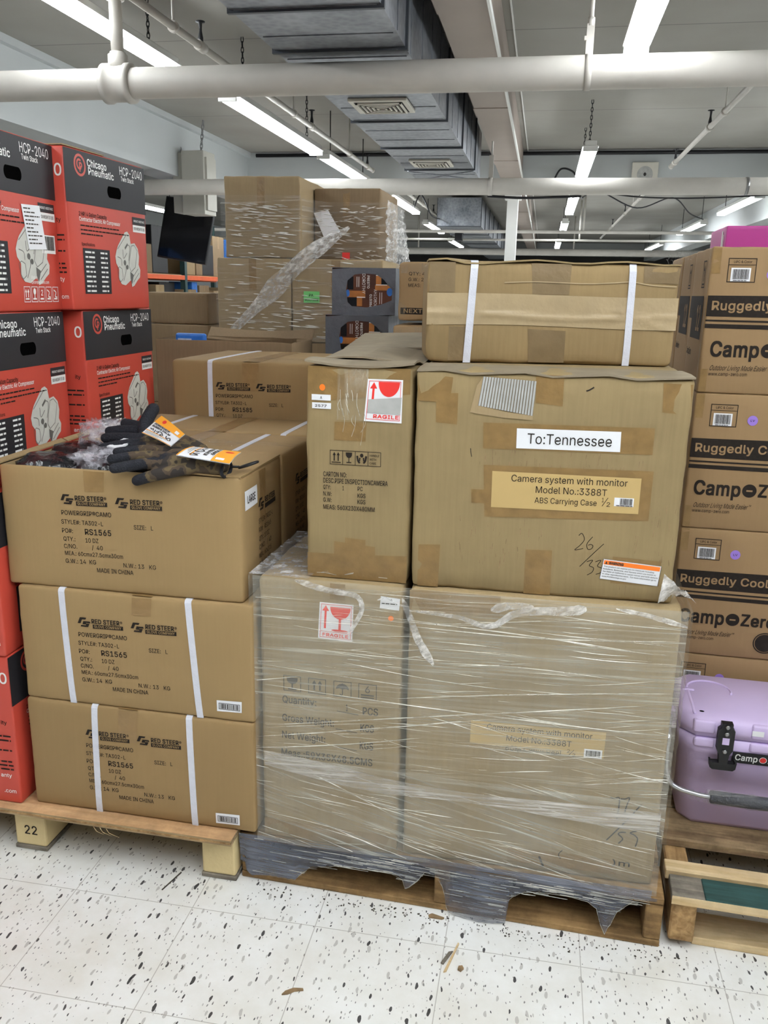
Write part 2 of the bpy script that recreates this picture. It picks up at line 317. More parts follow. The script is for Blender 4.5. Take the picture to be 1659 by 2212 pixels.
def quad(bm, c, off, f, mi=0, n=6, m=4):
    """four corners TL TR BR BL laid on a face as a small grid that follows its bulge"""
    g = []
    for j in range(m + 1):
        row = []
        for i in range(n + 1):
            s, t = i / n, j / m
            u = (c[0][0] * (1 - s) + c[1][0] * s) * (1 - t) + (c[3][0] * (1 - s) + c[2][0] * s) * t
            v = (c[0][1] * (1 - s) + c[1][1] * s) * (1 - t) + (c[3][1] * (1 - s) + c[2][1] * s) * t
            row.append(bm.verts.new(f(u, v, off)))
        g.append(row)
    for j in range(m):
        for i in range(n):
            q = bm.faces.new((g[j][i], g[j + 1][i], g[j + 1][i + 1], g[j][i + 1])); q.material_index = mi; q.smooth = True
def rect(bm, u0, v0, u1, v1, off, f, mi=0, n=6, m=4): quad(bm, [(u0, v1), (u1, v1), (u1, v0), (u0, v0)], off, f, mi, n, m)
def frame_(bm, u0, v0, u1, v1, t, off, f, mi=0):
    rect(bm, u0, v0, u1, v0 + t, off, f, mi, 4, 1); rect(bm, u0, v1 - t, u1, v1, off, f, mi, 4, 1); rect(bm, u0, v0 + t, u0 + t, v1 - t, off, f, mi, 1, 4); rect(bm, u1 - t, v0 + t, u1, v1 - t, off, f, mi, 1, 4)
def disc(bm, u, v, ru, rv, off, f, mi=0, n=28, a0=0, a1=360):
    flat(bm, [(u + ru * math.cos(R_(a0 + (a1 - a0) * k / n)), v + rv * math.sin(R_(a0 + (a1 - a0) * k / n))) for k in range(n + (a1 - a0 < 360))], off, f, mi)
def ring(bm, u, v, ru, rv, t, off, f, mi=0, n=32, a0=0, a1=360):
    for k in range(n):
        a, b = R_(a0 + (a1 - a0) * k / n), R_(a0 + (a1 - a0) * (k + 1) / n)
        flat(bm, [(u + ru * math.cos(a), v + rv * math.sin(a)), (u + ru * math.cos(b), v + rv * math.sin(b)), (u + (ru - t) * math.cos(b), v + (rv - t) * math.sin(b)), (u + (ru - t) * math.cos(a), v + (rv - t) * math.sin(a))], off, f, mi)
def stroke(bm, pts, wd, off, f, mi=0):
    """pen stroke through (u, v) points"""
    P = [Vector((p[0], p[1], 0)) for p in pts]; P = spline(P, 5) if len(P) > 2 else P
    l, r = [], []
    for i, p in enumerate(P):
        t = (P[min(i + 1, len(P) - 1)] - P[max(i - 1, 0)]).normalized(); n = Vector((-t.y, t.x, 0)) * wd / 2
        l.append(bm.verts.new(f(*(p + n).xy, off))); r.append(bm.verts.new(f(*(p - n).xy, off)))
    for i in range(len(P) - 1):
        q = bm.faces.new((l[i], r[i], r[i + 1], l[i + 1])); q.material_index = mi
# outlines of a plain sans-serif lettering, thousandths of an em: advance, then shapes of contours (outer, holes)
GLYPHS = {'A':[480,[[16,0,201,509,276,509,463,0,395,0,287,302,264,372,232,478,245,478,213,371,191,302,85,0]],[[110,142,110,199,370,199,370,142]]],
'B':[456,[[60,0,60,509,241,509,289,504,329,491,359,469,381,442,394,410,398,374,395,344,387,320,373,301,356,286,336,275,315,267,315,262,339,257,363,245,385,227,402,203,414,173,418,136,413,100,400,67,377,39,344,18,301,4,247,0],[125,57,245,57,296,63,330,80,349,105,355,137,352,161,342,184,327,203,306,218,279,228,248,231,125,231],[125,285,238,285,265,288,288,296,308,309,323,326,333,348,336,372,330,403,313,429,283,446,240,452,125,452]]],
'C':[510,[[267,-7,225,-3,186,7,150,25,119,49,92,79,70,115,53,157,44,203,40,254,44,305,53,352,70,393,92,429,119,459,150,484,186,501,225,512,267,516,305,513,340,504,373,490,402,471,427,447,448,418,463,385,473,348,408,348,401,373,389,395,375,413,357,428,337,440,315,449,292,454,267,456,223,450,184,432,150,403,125,364,109,314,103,254,109,194,125,145,151,105,184,76,223,59,267,53,292,55,315,60,337,69,357,81,375,96,389,114,401,136,408,160,473,160,463,124,448,91,428,62,402,38,373,19,341,5,305,-4]]],
'D':[502,[[219,0,96,0,96,57,215,57,272,63,318,81,354,110,379,149,394,198,399,255,394,312,379,361,354,399,320,428,275,446,221,452,93,452,93,509,225,509,273,505,315,495,353,478,385,455,412,426,433,391,449,351,458,306,462,255,458,205,449,159,433,119,411,83,384,54,351,31,312,14,268,3]],[[125,509,125,0,60,0,60,509]]],
'E':[419,[[60,0,60,509,372,509,372,452,125,452,125,286,355,286,355,229,125,229,125,57,375,57,375,0]]],
'F':[410,[[60,0,60,509,369,509,369,452,125,452,125,278,346,278,346,221,125,221,125,0]]],
'G':[520,[[269,-7,225,-3,185,7,149,25,118,49,91,79,69,116,53,157,43,203,40,254,43,305,53,352,69,393,91,429,117,459,149,484,184,501,223,512,265,516,304,513,340,504,374,489,403,469,429,445,449,416,465,384,474,349,408,349,399,372,387,393,373,411,356,427,337,439,315,448,291,454,265,456,222,450,183,432,150,404,125,364,109,314,103,254,109,194,125,145,151,105,184,76,224,59,269,53,309,57,345,71,374,93,396,123,410,160,415,202,434,199,283,199,283,256,478,256,478,200,471,141,451,91,419,50,377,19,326,0]]],
'H':[517,[[60,0,60,509,125,509,125,289,392,289,392,509,457,509,457,0,392,0,392,232,125,232,125,0]]],
'I':[300,[[31,0,31,57,118,57,118,452,31,452,31,509,269,509,269,452,183,452,183,57,269,57,269,0]]],
'J':[396,[[185,-7,143,-2,106,11,75,33,52,63,38,100,33,145,33,173,98,173,98,145,104,104,122,74,149,56,185,50,220,56,248,74,266,104,272,145,272,509,336,509,336,145,332,100,318,63,294,33,263,11,227,-2]]],
'K':[467,[[104,145,104,216,139,261,174,303,212,344,364,509,448,509,231,276,228,276]],[[60,0,60,509,125,509,125,334,124,225,125,193,125,0]],[[372,0,188,259,228,309,449,0]]],
'L':[393,[[60,0,60,509,125,509,125,57,361,57,361,0]]],
'M':[628,[[60,0,60,509,152,509,277,187,287,159,299,123,311,84,322,49,307,49,318,83,330,121,342,158,352,187,476,509,568,509,568,0,504,0,504,291,504,327,505,369,506,413,507,457,513,457,498,409,482,363,467,322,456,291,342,0,286,0,170,291,159,321,145,361,129,408,112,457,119,457,120,416,121,372,122,328,122,291,122,0]]],
'N':[523,[[60,0,60,509,136,509,343,183,363,151,388,107,414,55,405,54,401,108,399,157,399,195,399,509,463,509,463,0,387,0,202,290,177,331,148,381,108,452,119,454,122,384,124,328,125,291,125,0]]],
'O':[533,[[267,-7,225,-3,186,7,150,25,119,49,92,79,70,115,53,157,44,203,40,254,44,305,53,352,70,393,92,429,119,459,150,484,186,501,225,512,267,516,309,512,348,501,384,484,415,459,442,429,464,393,480,352,490,305,493,254,490,203,480,157,464,115,442,79,415,49,384,25,348,7,309,-3],[267,53,310,59,349,76,383,105,408,144,425,194,430,254,425,314,408,365,383,404,349,433,310,450,267,456,223,450,184,433,151,404,125,364,109,314,103,254,109,194,125,144,151,105,184,76,223,59]]],
'P':[445,[[60,0,60,509,235,509,289,503,332,487,366,462,390,430,404,391,409,348,404,304,390,265,366,233,332,207,289,191,235,186,109,186,109,242,233,242,269,246,297,256,318,272,333,294,342,319,344,348,342,376,333,402,318,423,297,439,268,449,232,452,125,452,125,0]]],
'Q':[533,[[245,159,313,159,369,85,384,65,468,-48,401,-48,346,27,331,46]],[[267,-7,225,-3,186,7,150,25,119,49,92,79,70,115,53,157,44,203,40,254,44,305,53,352,70,393,92,429,119,459,150,484,186,501,225,512,267,516,309,512,348,501,384,484,415,459,442,429,464,393,480,352,490,305,493,254,490,203,480,157,464,115,442,79,415,49,384,25,348,7,309,-3],[267,53,310,59,349,76,383,105,408,144,425,194,430,254,425,314,408,365,383,404,349,433,310,450,267,456,223,450,184,433,151,404,125,364,109,314,103,254,109,194,125,144,151,105,184,76,223,59]]],
'R':[449,[[60,0,60,509,236,509,290,504,333,489,367,465,390,433,405,395,409,352,405,309,390,271,367,240,333,217,289,203,236,198,96,198,96,255,234,255,269,258,298,267,319,281,334,300,342,324,345,352,342,380,334,405,319,425,298,440,269,449,233,452,125,452,125,0]],[[353,0,230,229,303,229,428,0]]],
'S':[447,[[224,-9,172,-4,128,9,91,31,64,60,46,96,38,137,104,137,110,110,123,88,142,71,166,59,194,52,224,49,257,52,286,60,311,74,329,92,341,114,346,139,342,161,332,179,316,193,296,205,245,222,184,239,128,260,86,289,60,326,52,372,58,413,75,448,102,476,138,498,180,511,227,516,275,511,316,498,351,476,377,449,394,415,401,378,337,378,326,412,302,437,267,453,225,459,194,456,167,448,145,435,129,418,118,398,115,376,119,352,131,334,148,319,169,308,212,293,264,279,312,264,336,252,359,238,379,220,395,198,405,171,408,139,403,99,386,64,360,34,323,11,278,-4]]],
'T':[449,[[32,452,32,509,417,509,417,452,257,452,257,0,193,0,193,452]]],
'U':[517,[[259,-8,203,-2,154,15,114,43,85,80,66,124,60,173,60,509,124,509,124,178,128,144,141,113,160,87,187,68,220,56,259,52,298,56,331,68,357,87,377,113,389,144,393,178,393,509,457,509,457,173,451,124,433,80,403,43,363,15,315,-2]]],
'V':[480,[[204,0,16,509,84,509,192,206,215,137,248,31,235,31,267,138,290,206,395,509,463,509,278,0]]],
'W':[686,[[155,0,16,509,82,509,163,196,175,145,187,94,197,40,189,40,200,94,211,145,224,196,306,509,380,509,462,196,474,145,486,94,497,40,488,40,499,94,510,145,523,196,603,509,670,509,530,0,455,0,368,323,351,391,336,475,350,475,335,395,318,323,230,0]]],
'X':[474,[[18,0,217,284,217,236,29,509,104,509,178,400,204,361,223,329,243,292,232,292,252,329,272,361,298,400,374,509,446,509,259,239,259,287,456,0,382,0,292,129,268,165,250,195,230,231,244,231,225,196,206,166,182,129,91,0]]],
'Y':[472,[[203,0,203,208,16,509,91,509,192,344,222,292,250,230,224,230,251,293,280,344,381,509,455,509,268,208,268,0]]],
'Z':[438,[[42,0,42,46,273,385,306,431,341,476,348,454,285,452,223,452,40,452,40,509,397,509,397,462,169,129,134,81,97,33,90,54,152,57,214,57,399,57,399,0]]],
'a':[389,[[160,-9,126,-5,94,5,68,22,48,45,35,73,30,108,34,138,43,161,58,179,78,193,100,203,125,211,178,220,234,227,252,230,265,235,273,243,276,255,273,279,267,297,256,311,240,322,220,329,196,331,171,329,149,322,132,313,118,301,107,288,100,274,41,291,57,322,79,346,104,364,133,375,163,382,194,384,239,379,263,372,286,360,306,343,322,320,333,290,337,251,337,0,277,0,277,52,272,52,264,38,252,25,236,12,215,1,190,-6],[170,45,202,49,228,59,248,74,263,93,272,115,276,138,276,190,270,186,259,182,231,176,200,171,175,168,134,159,117,150,103,139,95,124,92,105,94,87,102,72,114,61,130,52,149,47]]],
'b':[424,[[229,-8,198,-5,172,4,153,17,138,31,118,59,112,59,112,0,53,0,53,509,114,509,114,319,118,319,137,346,152,360,171,373,197,381,229,384,274,378,313,361,345,332,370,293,385,245,390,189,385,133,370,84,346,45,313,16,274,-2],[220,47,253,51,279,66,301,88,316,117,325,151,328,189,325,227,316,261,301,290,280,311,253,325,220,330,188,325,161,312,140,291,125,263,116,229,113,189,116,150,125,115,140,86,162,65,188,51]]],
'c':[396,[[207,-8,159,-2,117,16,82,46,56,85,40,133,34,187,40,243,56,291,82,330,117,360,159,378,207,384,234,383,260,377,284,368,305,356,324,341,340,322,353,301,362,277,303,262,298,276,290,289,281,301,270,311,257,319,242,325,226,329,207,330,173,325,145,310,124,287,108,258,99,224,96,187,99,151,108,117,124,89,145,66,173,51,207,46,226,48,243,52,258,58,271,66,282,76,292,89,299,102,304,117,363,102,354,78,341,56,325,37,306,21,285,9,261,-1,235,-6]]],
'd':[424,[[195,-8,151,-2,111,16,79,45,55,84,39,133,34,189,39,245,55,293,79,332,112,361,151,378,196,384,228,381,253,373,272,360,287,346,306,319,311,319,311,509,372,509,372,0,313,0,313,59,307,59,287,31,272,17,252,4,227,-5],[205,47,236,51,263,65,284,86,299,115,309,150,312,189,309,229,300,263,284,291,263,312,237,325,205,330,172,325,145,311,124,290,108,261,99,227,96,189,99,151,109,117,124,88,145,66,172,51]]],
'e':[404,[[212,-8,161,-2,117,16,82,46,56,85,40,132,34,187,39,242,55,290,81,329,115,359,157,378,205,384,236,382,266,374,294,361,319,341,341,315,357,282,368,242,371,194,371,169,75,169,75,221,338,221,310,202,307,237,298,269,283,294,263,314,237,326,205,330,173,326,146,313,125,294,109,270,99,241,96,211,96,178,100,139,110,106,128,80,151,61,179,50,212,46,234,48,254,53,271,61,285,73,297,88,306,105,365,91,353,63,335,39,311,19,283,4,249,-5]]],
'f':[254,[[228,379,228,327,6,327,6,379]],[[81,0,81,432,84,461,96,486,113,505,135,519,161,527,187,530,222,527,243,521,227,468,215,472,206,473,195,474,171,470,154,460,145,443,142,419,142,0]]],
'g':[425,[[207,-151,168,-148,134,-140,105,-127,82,-110,64,-91,51,-69,101,-41,122,-66,136,-78,154,-88,178,-95,207,-97,249,-92,282,-75,304,-47,311,-6,311,68,306,68,287,41,272,28,252,16,227,8,195,5,152,10,113,27,80,53,55,90,39,136,34,191,39,246,55,293,80,332,112,361,152,378,196,384,228,382,253,373,273,360,288,346,308,319,313,319,313,379,372,379,372,-9,367,-54,350,-90,324,-117,291,-136,251,-147],[205,59,237,63,264,75,285,95,300,121,309,154,312,193,309,231,300,264,285,291,264,312,237,325,205,330,172,325,145,312,124,290,109,262,99,229,96,193,99,155,109,123,124,96,145,76,172,63]]],
'h':[410,[[114,227,114,0,53,0,53,509,114,509,114,287,102,287,124,332,152,362,187,379,227,384,264,380,295,369,321,349,341,321,353,285,357,240,357,0,296,0,296,235,290,275,273,304,246,323,210,329,184,326,161,317,141,303,126,283,117,257]]],
'i':[167,[[53,0,53,379,114,379,114,0]],[[84,443,67,446,54,455,44,468,41,483,44,499,54,512,67,521,84,524,100,521,114,512,123,499,126,483,123,468,114,455,100,446]]],
'j':[167,[[53,379,114,379,114,-30,111,-63,102,-90,86,-113,65,-129,37,-139,4,-143,-10,-143,-10,-87,2,-87,25,-83,40,-72,50,-54,53,-29]],[[83,443,67,446,53,455,44,468,41,483,44,499,53,512,67,521,83,524,100,521,114,512,123,499,126,483,123,468,114,455,100,446]]],
'k':[381,[[110,137,110,212,121,212,284,379,360,379,184,199,177,199]],[[53,0,53,509,114,509,114,0]],[[294,0,148,186,191,229,372,0]]],
'l':[189,[[139,-2,101,3,74,20,58,47,53,84,53,509,114,509,114,99,115,77,120,62,130,54,146,52,160,53,170,54,181,3,162,-1]]],
'm':[610,[[53,0,53,379,112,379,112,295,108,295,118,323,132,346,151,363,172,376,195,384,219,386,257,380,287,361,309,331,321,295,312,295,322,321,337,343,357,361,381,375,407,383,437,386,468,383,497,372,522,354,541,328,553,296,557,255,557,0,496,0,496,254,490,289,473,313,447,326,419,330,395,328,374,320,358,307,345,290,338,270,335,247,335,0,274,0,274,260,269,288,253,311,229,326,199,330,178,328,158,320,140,307,126,289,117,266,114,238,114,0]]],
'n':[410,[[114,227,114,0,53,0,53,379,112,379,112,287,102,287,124,332,152,362,187,379,227,384,264,380,295,369,321,349,341,321,353,285,357,240,357,0,296,0,296,235,290,275,273,304,246,323,210,329,184,326,161,317,141,303,126,283,117,257]]],
'o':[415,[[207,-8,159,-2,117,16,82,46,56,85,40,133,34,187,40,243,56,291,82,330,117,360,159,378,207,384,256,378,299,360,333,330,359,291,376,243,381,187,376,133,359,85,333,46,299,16,256,-2],[207,46,242,51,270,66,292,89,307,117,316,151,319,187,316,224,307,258,292,287,270,310,242,325,207,330,173,325,145,310,124,287,108,258,99,224,96,187,99,151,108,117,124,89,145,66,173,51]]],
'p':[424,[[53,-143,53,379,112,379,112,319,118,319,137,346,152,360,171,373,197,381,229,384,274,378,313,361,345,332,370,293,385,245,390,189,385,133,370,84,346,45,313,16,274,-2,229,-8,198,-5,173,4,153,17,138,31,118,59,114,59,114,-143],[220,47,253,51,279,66,301,88,316,117,325,151,328,189,325,227,316,261,301,290,280,311,253,325,220,330,188,325,161,312,140,291,125,263,116,229,113,189,116,150,125,115,140,86,162,65,188,51]]],
'q':[424,[[372,-143,311,-143,311,59,306,59,287,31,272,17,252,4,227,-5,195,-8,151,-2,111,16,79,45,55,84,39,133,34,189,39,245,55,293,79,332,112,361,151,378,196,384,228,381,253,373,272,360,287,346,307,319,313,319,313,379,372,379],[205,47,236,51,263,65,284,86,299,115,309,150,312,189,309,229,300,263,284,291,263,312,237,325,205,330,172,325,145,311,124,290,108,261,99,227,96,189,99,151,109,117,124,88,145,66,172,51]]],
'r':[259,[[53,0,53,379,112,379,112,321,115,321,130,347,152,367,181,380,213,385,229,384,243,384,243,322,230,324,207,326,182,323,159,315,140,301,126,284,117,262,114,237,114,0]]],
's':[365,[[182,-8,145,-5,112,3,84,18,62,38,45,63,36,94,94,107,105,79,124,60,150,49,181,45,217,50,244,62,262,81,268,103,265,121,254,136,237,147,212,155,149,170,104,186,72,208,53,237,47,274,51,305,65,332,87,354,115,370,149,381,187,384,223,381,254,372,279,358,299,339,314,316,324,290,268,277,258,298,243,316,219,328,187,333,156,329,131,317,114,299,109,277,112,258,124,243,144,232,172,223,229,209,275,194,306,171,325,142,331,107,326,75,312,47,290,24,260,6,223,-5]]],
't':[227,[[204,379,204,327,6,327,6,379]],[[65,471,126,471,126,98,128,76,136,61,150,53,170,50,185,51,202,54,213,2,192,-3,168,-4,125,2,92,21,72,52,65,93]]],
'u':[410,[[182,-5,146,-1,115,11,89,31,69,59,57,95,53,139,53,379,114,379,114,144,119,105,137,75,164,56,200,50,226,53,249,62,268,77,283,97,293,122,296,153,296,379,357,379,357,0,298,0,298,92,307,92,286,47,257,17,222,0]]],
'v':[389,[[163,0,17,379,84,379,165,155,187,87,206,21,184,21,203,87,224,155,305,379,371,379,226,0]]],
'w':[567,[[138,0,23,379,87,379,133,214,154,137,175,41,165,41,186,135,206,214,252,379,316,379,362,214,382,136,402,41,391,41,413,135,434,214,480,379,545,379,429,0,368,0,319,172,305,225,291,280,277,338,291,338,277,280,263,225,248,172,199,0]]],
'x':[379,[[21,0,171,218,171,171,29,379,100,379,147,306,179,253,207,206,175,206,202,253,233,306,282,379,352,379,209,169,209,214,358,0,287,0,231,85,200,136,173,182,205,182,178,136,148,85,91,0]]],
'y':[389,[[47,-139,61,-86,71,-87,88,-90,104,-89,118,-84,130,-74,141,-58,151,-36,163,-1,17,379,84,379,165,155,187,87,206,21,184,21,202,87,224,155,305,379,371,379,204,-58,191,-85,177,-107,159,-124,139,-136,117,-143,91,-145,65,-143,54,-141]]],
'z':[380,[[42,0,42,46,254,320,254,323,48,323,48,379,333,379,333,331,126,60,126,56,339,56,339,0]]],
'0':[453,[[227,-7,174,1,130,24,95,62,69,113,57,155,50,202,48,254,50,306,57,353,69,395,95,447,130,484,174,508,227,516,279,508,323,484,358,447,384,395,396,353,403,306,405,254,403,202,396,155,384,113,359,62,323,24,279,1],[227,50,261,56,290,74,313,103,330,144,340,194,344,254,340,314,330,365,313,405,290,435,261,453,227,460,192,453,163,435,140,405,123,365,113,314,109,254,113,194,123,144,140,103,163,74,192,56]]],
'1':[453,[[76,0,76,55,391,55,391,0]],[[276,509,276,0,212,0,212,448,209,448,86,358,86,427,198,509]]],
'2':[453,[[64,0,64,47,234,229,282,282,299,305,311,327,318,348,320,371,317,397,308,419,293,436,273,449,250,457,224,460,196,457,172,447,153,433,139,413,130,390,127,362,66,362,71,405,86,442,111,473,143,496,182,511,225,516,268,511,306,497,337,474,361,445,376,411,381,372,378,345,371,318,357,290,336,259,267,180,153,60,153,57,389,57,389,0]]],
'3':[453,[[218,-7,173,-3,133,10,98,30,70,57,52,91,44,132,109,132,115,107,126,87,144,71,165,59,191,52,219,50,248,53,275,61,297,74,315,93,325,116,329,145,326,172,316,196,299,217,275,234,242,244,201,248,157,248,157,299,288,448,288,452,70,452,70,509,372,509,372,461,211,278,211,289,264,288,308,276,344,253,371,222,387,186,393,145,387,103,370,66,344,36,309,12,266,-2]]],
'4':[453,[[40,105,40,158,247,509,311,509,109,166,109,163,413,163,413,105]],[[282,0,282,121,282,146,282,318,343,318,343,0]]],
'5':[453,[[221,-7,178,-2,140,11,108,32,83,60,66,93,60,130,122,130,127,108,138,89,154,73,173,60,196,52,221,50,250,53,276,64,298,82,314,104,324,131,328,162,324,193,314,221,297,244,275,262,248,273,218,277,192,275,167,268,145,258,128,246,67,253,96,509,366,509,366,452,151,452,134,301,155,315,178,325,203,331,229,334,263,330,294,321,321,306,345,285,364,260,379,231,388,199,391,163,385,117,369,76,343,41,309,15,268,-1]]],
'6':[453,[[226,-7,182,-1,142,15,109,40,84,74,69,115,64,162,68,199,80,239,137,340,252,509,322,509,151,261,145,261,154,275,165,288,179,299,196,307,214,312,235,314,278,309,316,295,346,271,370,240,384,201,389,157,384,112,368,73,343,39,310,14,271,-2],[226,48,254,52,279,63,299,79,314,101,324,128,327,157,324,187,314,213,299,235,279,251,254,262,226,265,198,262,174,252,153,235,138,214,128,188,125,158,128,128,138,102,153,79,174,63,198,52]]],
'7':[453,[[97,0,323,448,323,452,62,452,62,509,391,509,391,449,165,0]]],
'8':[453,[[226,-7,178,-2,136,11,101,33,74,62,57,96,52,135,55,166,65,195,81,220,101,241,125,256,153,265,119,282,93,308,76,342,70,380,75,417,90,450,114,477,146,498,184,511,226,516,269,511,306,498,337,477,361,450,377,417,382,380,376,342,359,308,333,282,300,267,327,256,351,241,372,220,387,195,397,166,401,135,395,96,378,62,352,33,317,11,275,-2],[226,49,258,52,285,60,307,74,323,91,333,113,337,139,333,165,322,189,305,208,283,223,256,232,226,235,196,232,169,223,147,208,130,189,119,165,115,139,119,113,129,91,145,74,167,60,195,52],[226,290,252,292,274,300,293,313,307,330,316,351,319,376,316,399,308,420,294,437,275,449,252,457,226,460,200,457,177,449,159,437,145,420,136,399,133,376,136,351,145,330,159,313,178,300,201,292]]],
'9':[453,[[226,516,271,510,310,494,343,468,368,434,384,393,389,347,385,309,373,270,315,168,200,0,130,0,301,248,307,248,299,234,287,221,273,210,257,202,238,196,218,195,175,199,137,214,106,237,83,269,68,307,64,352,69,397,85,436,110,469,143,494,182,510],[226,460,199,457,174,446,154,429,138,407,129,381,125,352,129,322,138,295,154,274,174,257,199,247,226,243,254,247,279,257,299,273,314,295,324,321,327,350,324,381,314,407,299,429,279,446,254,457]]],
'#':[440,[[242,0,326,509,377,509,294,0]],[[10,140,19,192,400,192,391,140]],[[64,0,147,509,198,509,115,0]],[[40,316,49,368,429,368,421,316]]],
':':[188,[[95,-4,78,-1,63,9,53,24,50,41,53,59,63,73,78,83,95,87,113,83,128,73,138,59,141,41,138,24,128,9,113,-1]],[[95,271,78,274,63,284,53,299,50,316,53,334,63,349,78,359,95,362,113,359,128,349,138,334,141,316,138,299,128,284,113,274]]],
'.':[188,[[95,-4,78,-1,63,9,53,24,50,41,53,59,63,73,78,83,95,87,113,83,128,73,138,59,141,41,138,24,128,9,113,-1]]],
'/':[249,[[235,533,71,-76,14,-76,178,533]]],
'-':[453,[[337,244,337,188,114,188,114,244]]],
'(':[273,[[89,207,101,324,132,441,177,539,236,539,191,428,161,313,151,207,160,115,188,16,236,-96,177,-96,150,-46,128,4,111,55,99,106,92,156]]],
')':[273,[[37,-96,86,18,113,116,122,207,112,313,82,428,37,539,97,539,142,441,173,323,184,207,182,156,174,104,161,53,144,3,123,-47,97,-96]]],
',':[188,[[38,-119,68,71,137,71,84,-119]]],
'&':[448,[[197,-7,150,-2,110,12,78,34,54,62,39,96,34,133,37,163,47,189,63,213,85,235,140,279,216,335,237,352,246,363,255,375,260,389,262,405,258,427,245,445,226,457,201,461,184,459,168,453,155,444,145,431,139,416,137,399,139,380,145,363,169,327,204,284,438,0,364,0,171,231,121,293,102,319,87,344,78,370,75,398,79,430,91,458,109,481,134,499,165,510,200,513,235,510,266,499,290,482,308,459,320,433,324,404,322,382,315,362,305,342,291,325,256,293,154,217,128,195,110,174,100,154,97,131,100,108,109,87,124,70,143,57,166,49,193,46,223,50,251,59,278,75,301,95,321,121,336,151,346,186,349,224,408,224,405,180,397,144,385,115,371,92,345,62,333,47,305,23,271,7,234,-3]]],
'®':[463,[[231,118,192,122,154,134,121,152,91,177,67,206,48,240,37,277,33,317,37,357,48,394,67,428,91,457,121,482,154,500,192,512,231,516,271,512,309,500,343,482,372,457,396,428,415,394,426,357,430,317,426,277,415,240,396,206,372,177,343,152,309,134,271,122],[231,166,271,171,307,187,338,210,362,241,377,277,382,317,377,357,362,393,338,423,307,447,271,462,231,467,192,462,156,447,125,423,101,393,86,357,81,317,86,277,101,241,125,210,156,187,192,171]],[[273,226,228,312,273,312,319,226]],[[161,226,161,409,253,409,266,407,279,402,292,394,302,383,309,368,311,350,309,332,302,316,291,304,278,295,264,289,250,287,185,287,185,319,239,319,248,321,257,327,264,337,267,350,264,364,257,372,248,376,239,378,203,378,203,226]]],
'™':[424,[[289,326,209,509,242,509,298,375,354,509,387,509,307,326]],[[202,326,202,509,235,509,235,326]],[[361,326,361,509,394,509,394,326]],[[82,326,82,492,115,492,115,326]],[[27,480,27,509,170,509,170,480]]],
' ':[188]}
_ch, _tx = {}, {}
def char(c, bold):
    if (c, bold) not in _ch:
        a = GLYPHS[c]; v, fc = [], []
        for shape in a[1:]:
            cu_ = bpy.data.curves.new('t', 'CURVE'); cu_.dimensions = '2D'; cu_.fill_mode = 'BOTH'; cu_.offset = bold
            for q in shape:
                sp = cu_.splines.new('POLY'); sp.points.add(len(q) // 2 - 1); sp.use_cyclic_u = True
                for k, pt in enumerate(sp.points): pt.co = (q[2 * k] / 1000, q[2 * k + 1] / 1000, 0, 1)
            o = bpy.data.objects.new('t', cu_); me = bpy.data.meshes.new_from_object(o); n = len(v)
            v += [(p.co.x, p.co.y) for p in me.vertices]; fc += [tuple(i + n for i in p.vertices) for p in me.polygons]
            bpy.data.objects.remove(o); bpy.data.curves.remove(cu_); bpy.data.meshes.remove(me)
        _ch[(c, bold)] = (a[0] / 1000, v, fc)
    return _ch[(c, bold)]
def glyphs(s, bold, shear=0.):
    k = (s, bold, shear)
    if k not in _tx:
        x = 0; V, Fc = [], []
        for c in s:
            ad, v, fc = char(c, 0.); n = len(V)
            V += [(x + p[0] + shear * p[1], p[1]) for p in v]; Fc += [tuple(i + n for i in q) for q in fc]; x += ad + bold * .5
        x0 = min(p[0] for p in V); x1 = max(p[0] for p in V)
        _tx[k] = ([((p[0] - x0) / (x1 - x0), p[1] / .508) for p in V], Fc, (x1 - x0) / .508)
    return _tx[k]
def text(bm, s, u, v, wd, cap, off, f, ang=0., mi=0, bold=.0, shear=0.):
    """lettering with its baseline starting at (u, v), wd wide (None: natural), capitals cap high"""
    vv, ff, asp = glyphs(s, bold, shear)
    if wd is None: wd = asp * cap
    ca, sa = math.cos(R_(ang)), math.sin(R_(ang)); e = bold * cap * .8
    for k, (dx, dy) in enumerate(((-e, -e), (e, -e), (e, e), (-e, e)) if bold else ((0, 0),)):      # heavier print: the stroke spread both ways
        vs_ = []
        for x, y in vv:
            x, y = x * (wd - 2 * e) + e + dx, y * (cap - 2 * e) + e + dy; vs_.append(bm.verts.new(f(u + x * ca - y * sa, v + x * sa + y * ca, off + k * 1.5e-5)))
        for q in ff:
            try: g = bm.faces.new([vs_[i] for i in q]); g.material_index = mi
            except ValueError: pass
def scrawl(bm, u0, v0, u1, cap, off, f, mi=0, rnd=None, ang=0.):
    """unreadably small print: a row of short word dashes"""
    rnd = rnd or random; x = u0; t = math.tan(R_(ang))
    while x < u1:
        l = min(u1 - x, rnd.uniform(1.5, 5) * cap)
        dv = (x - u0) * t; dv2 = (x + l - u0) * t
        quad(bm, [(x, v0 + cap * .75 + dv), (x + l, v0 + cap * .75 + dv2), (x + l, v0 + dv2), (x, v0 + dv)], off, f, mi, 2, 1); x += l + cap * .6
def barcode(bm, u0, v0, u1, v1, off, f, mi=0, n=26, seed=1):
    rnd = random.Random(seed); x = u0
    while x < u1:
        a = rnd.choice([1, 1, 2, 3]) * (u1 - u0) / (n * 3.2); b = rnd.choice([1, 1, 2]) * (u1 - u0) / (n * 3.2)
        rect(bm, x, v0, min(x + a, u1), v1, off, f, mi, 1, 1); x += a + b

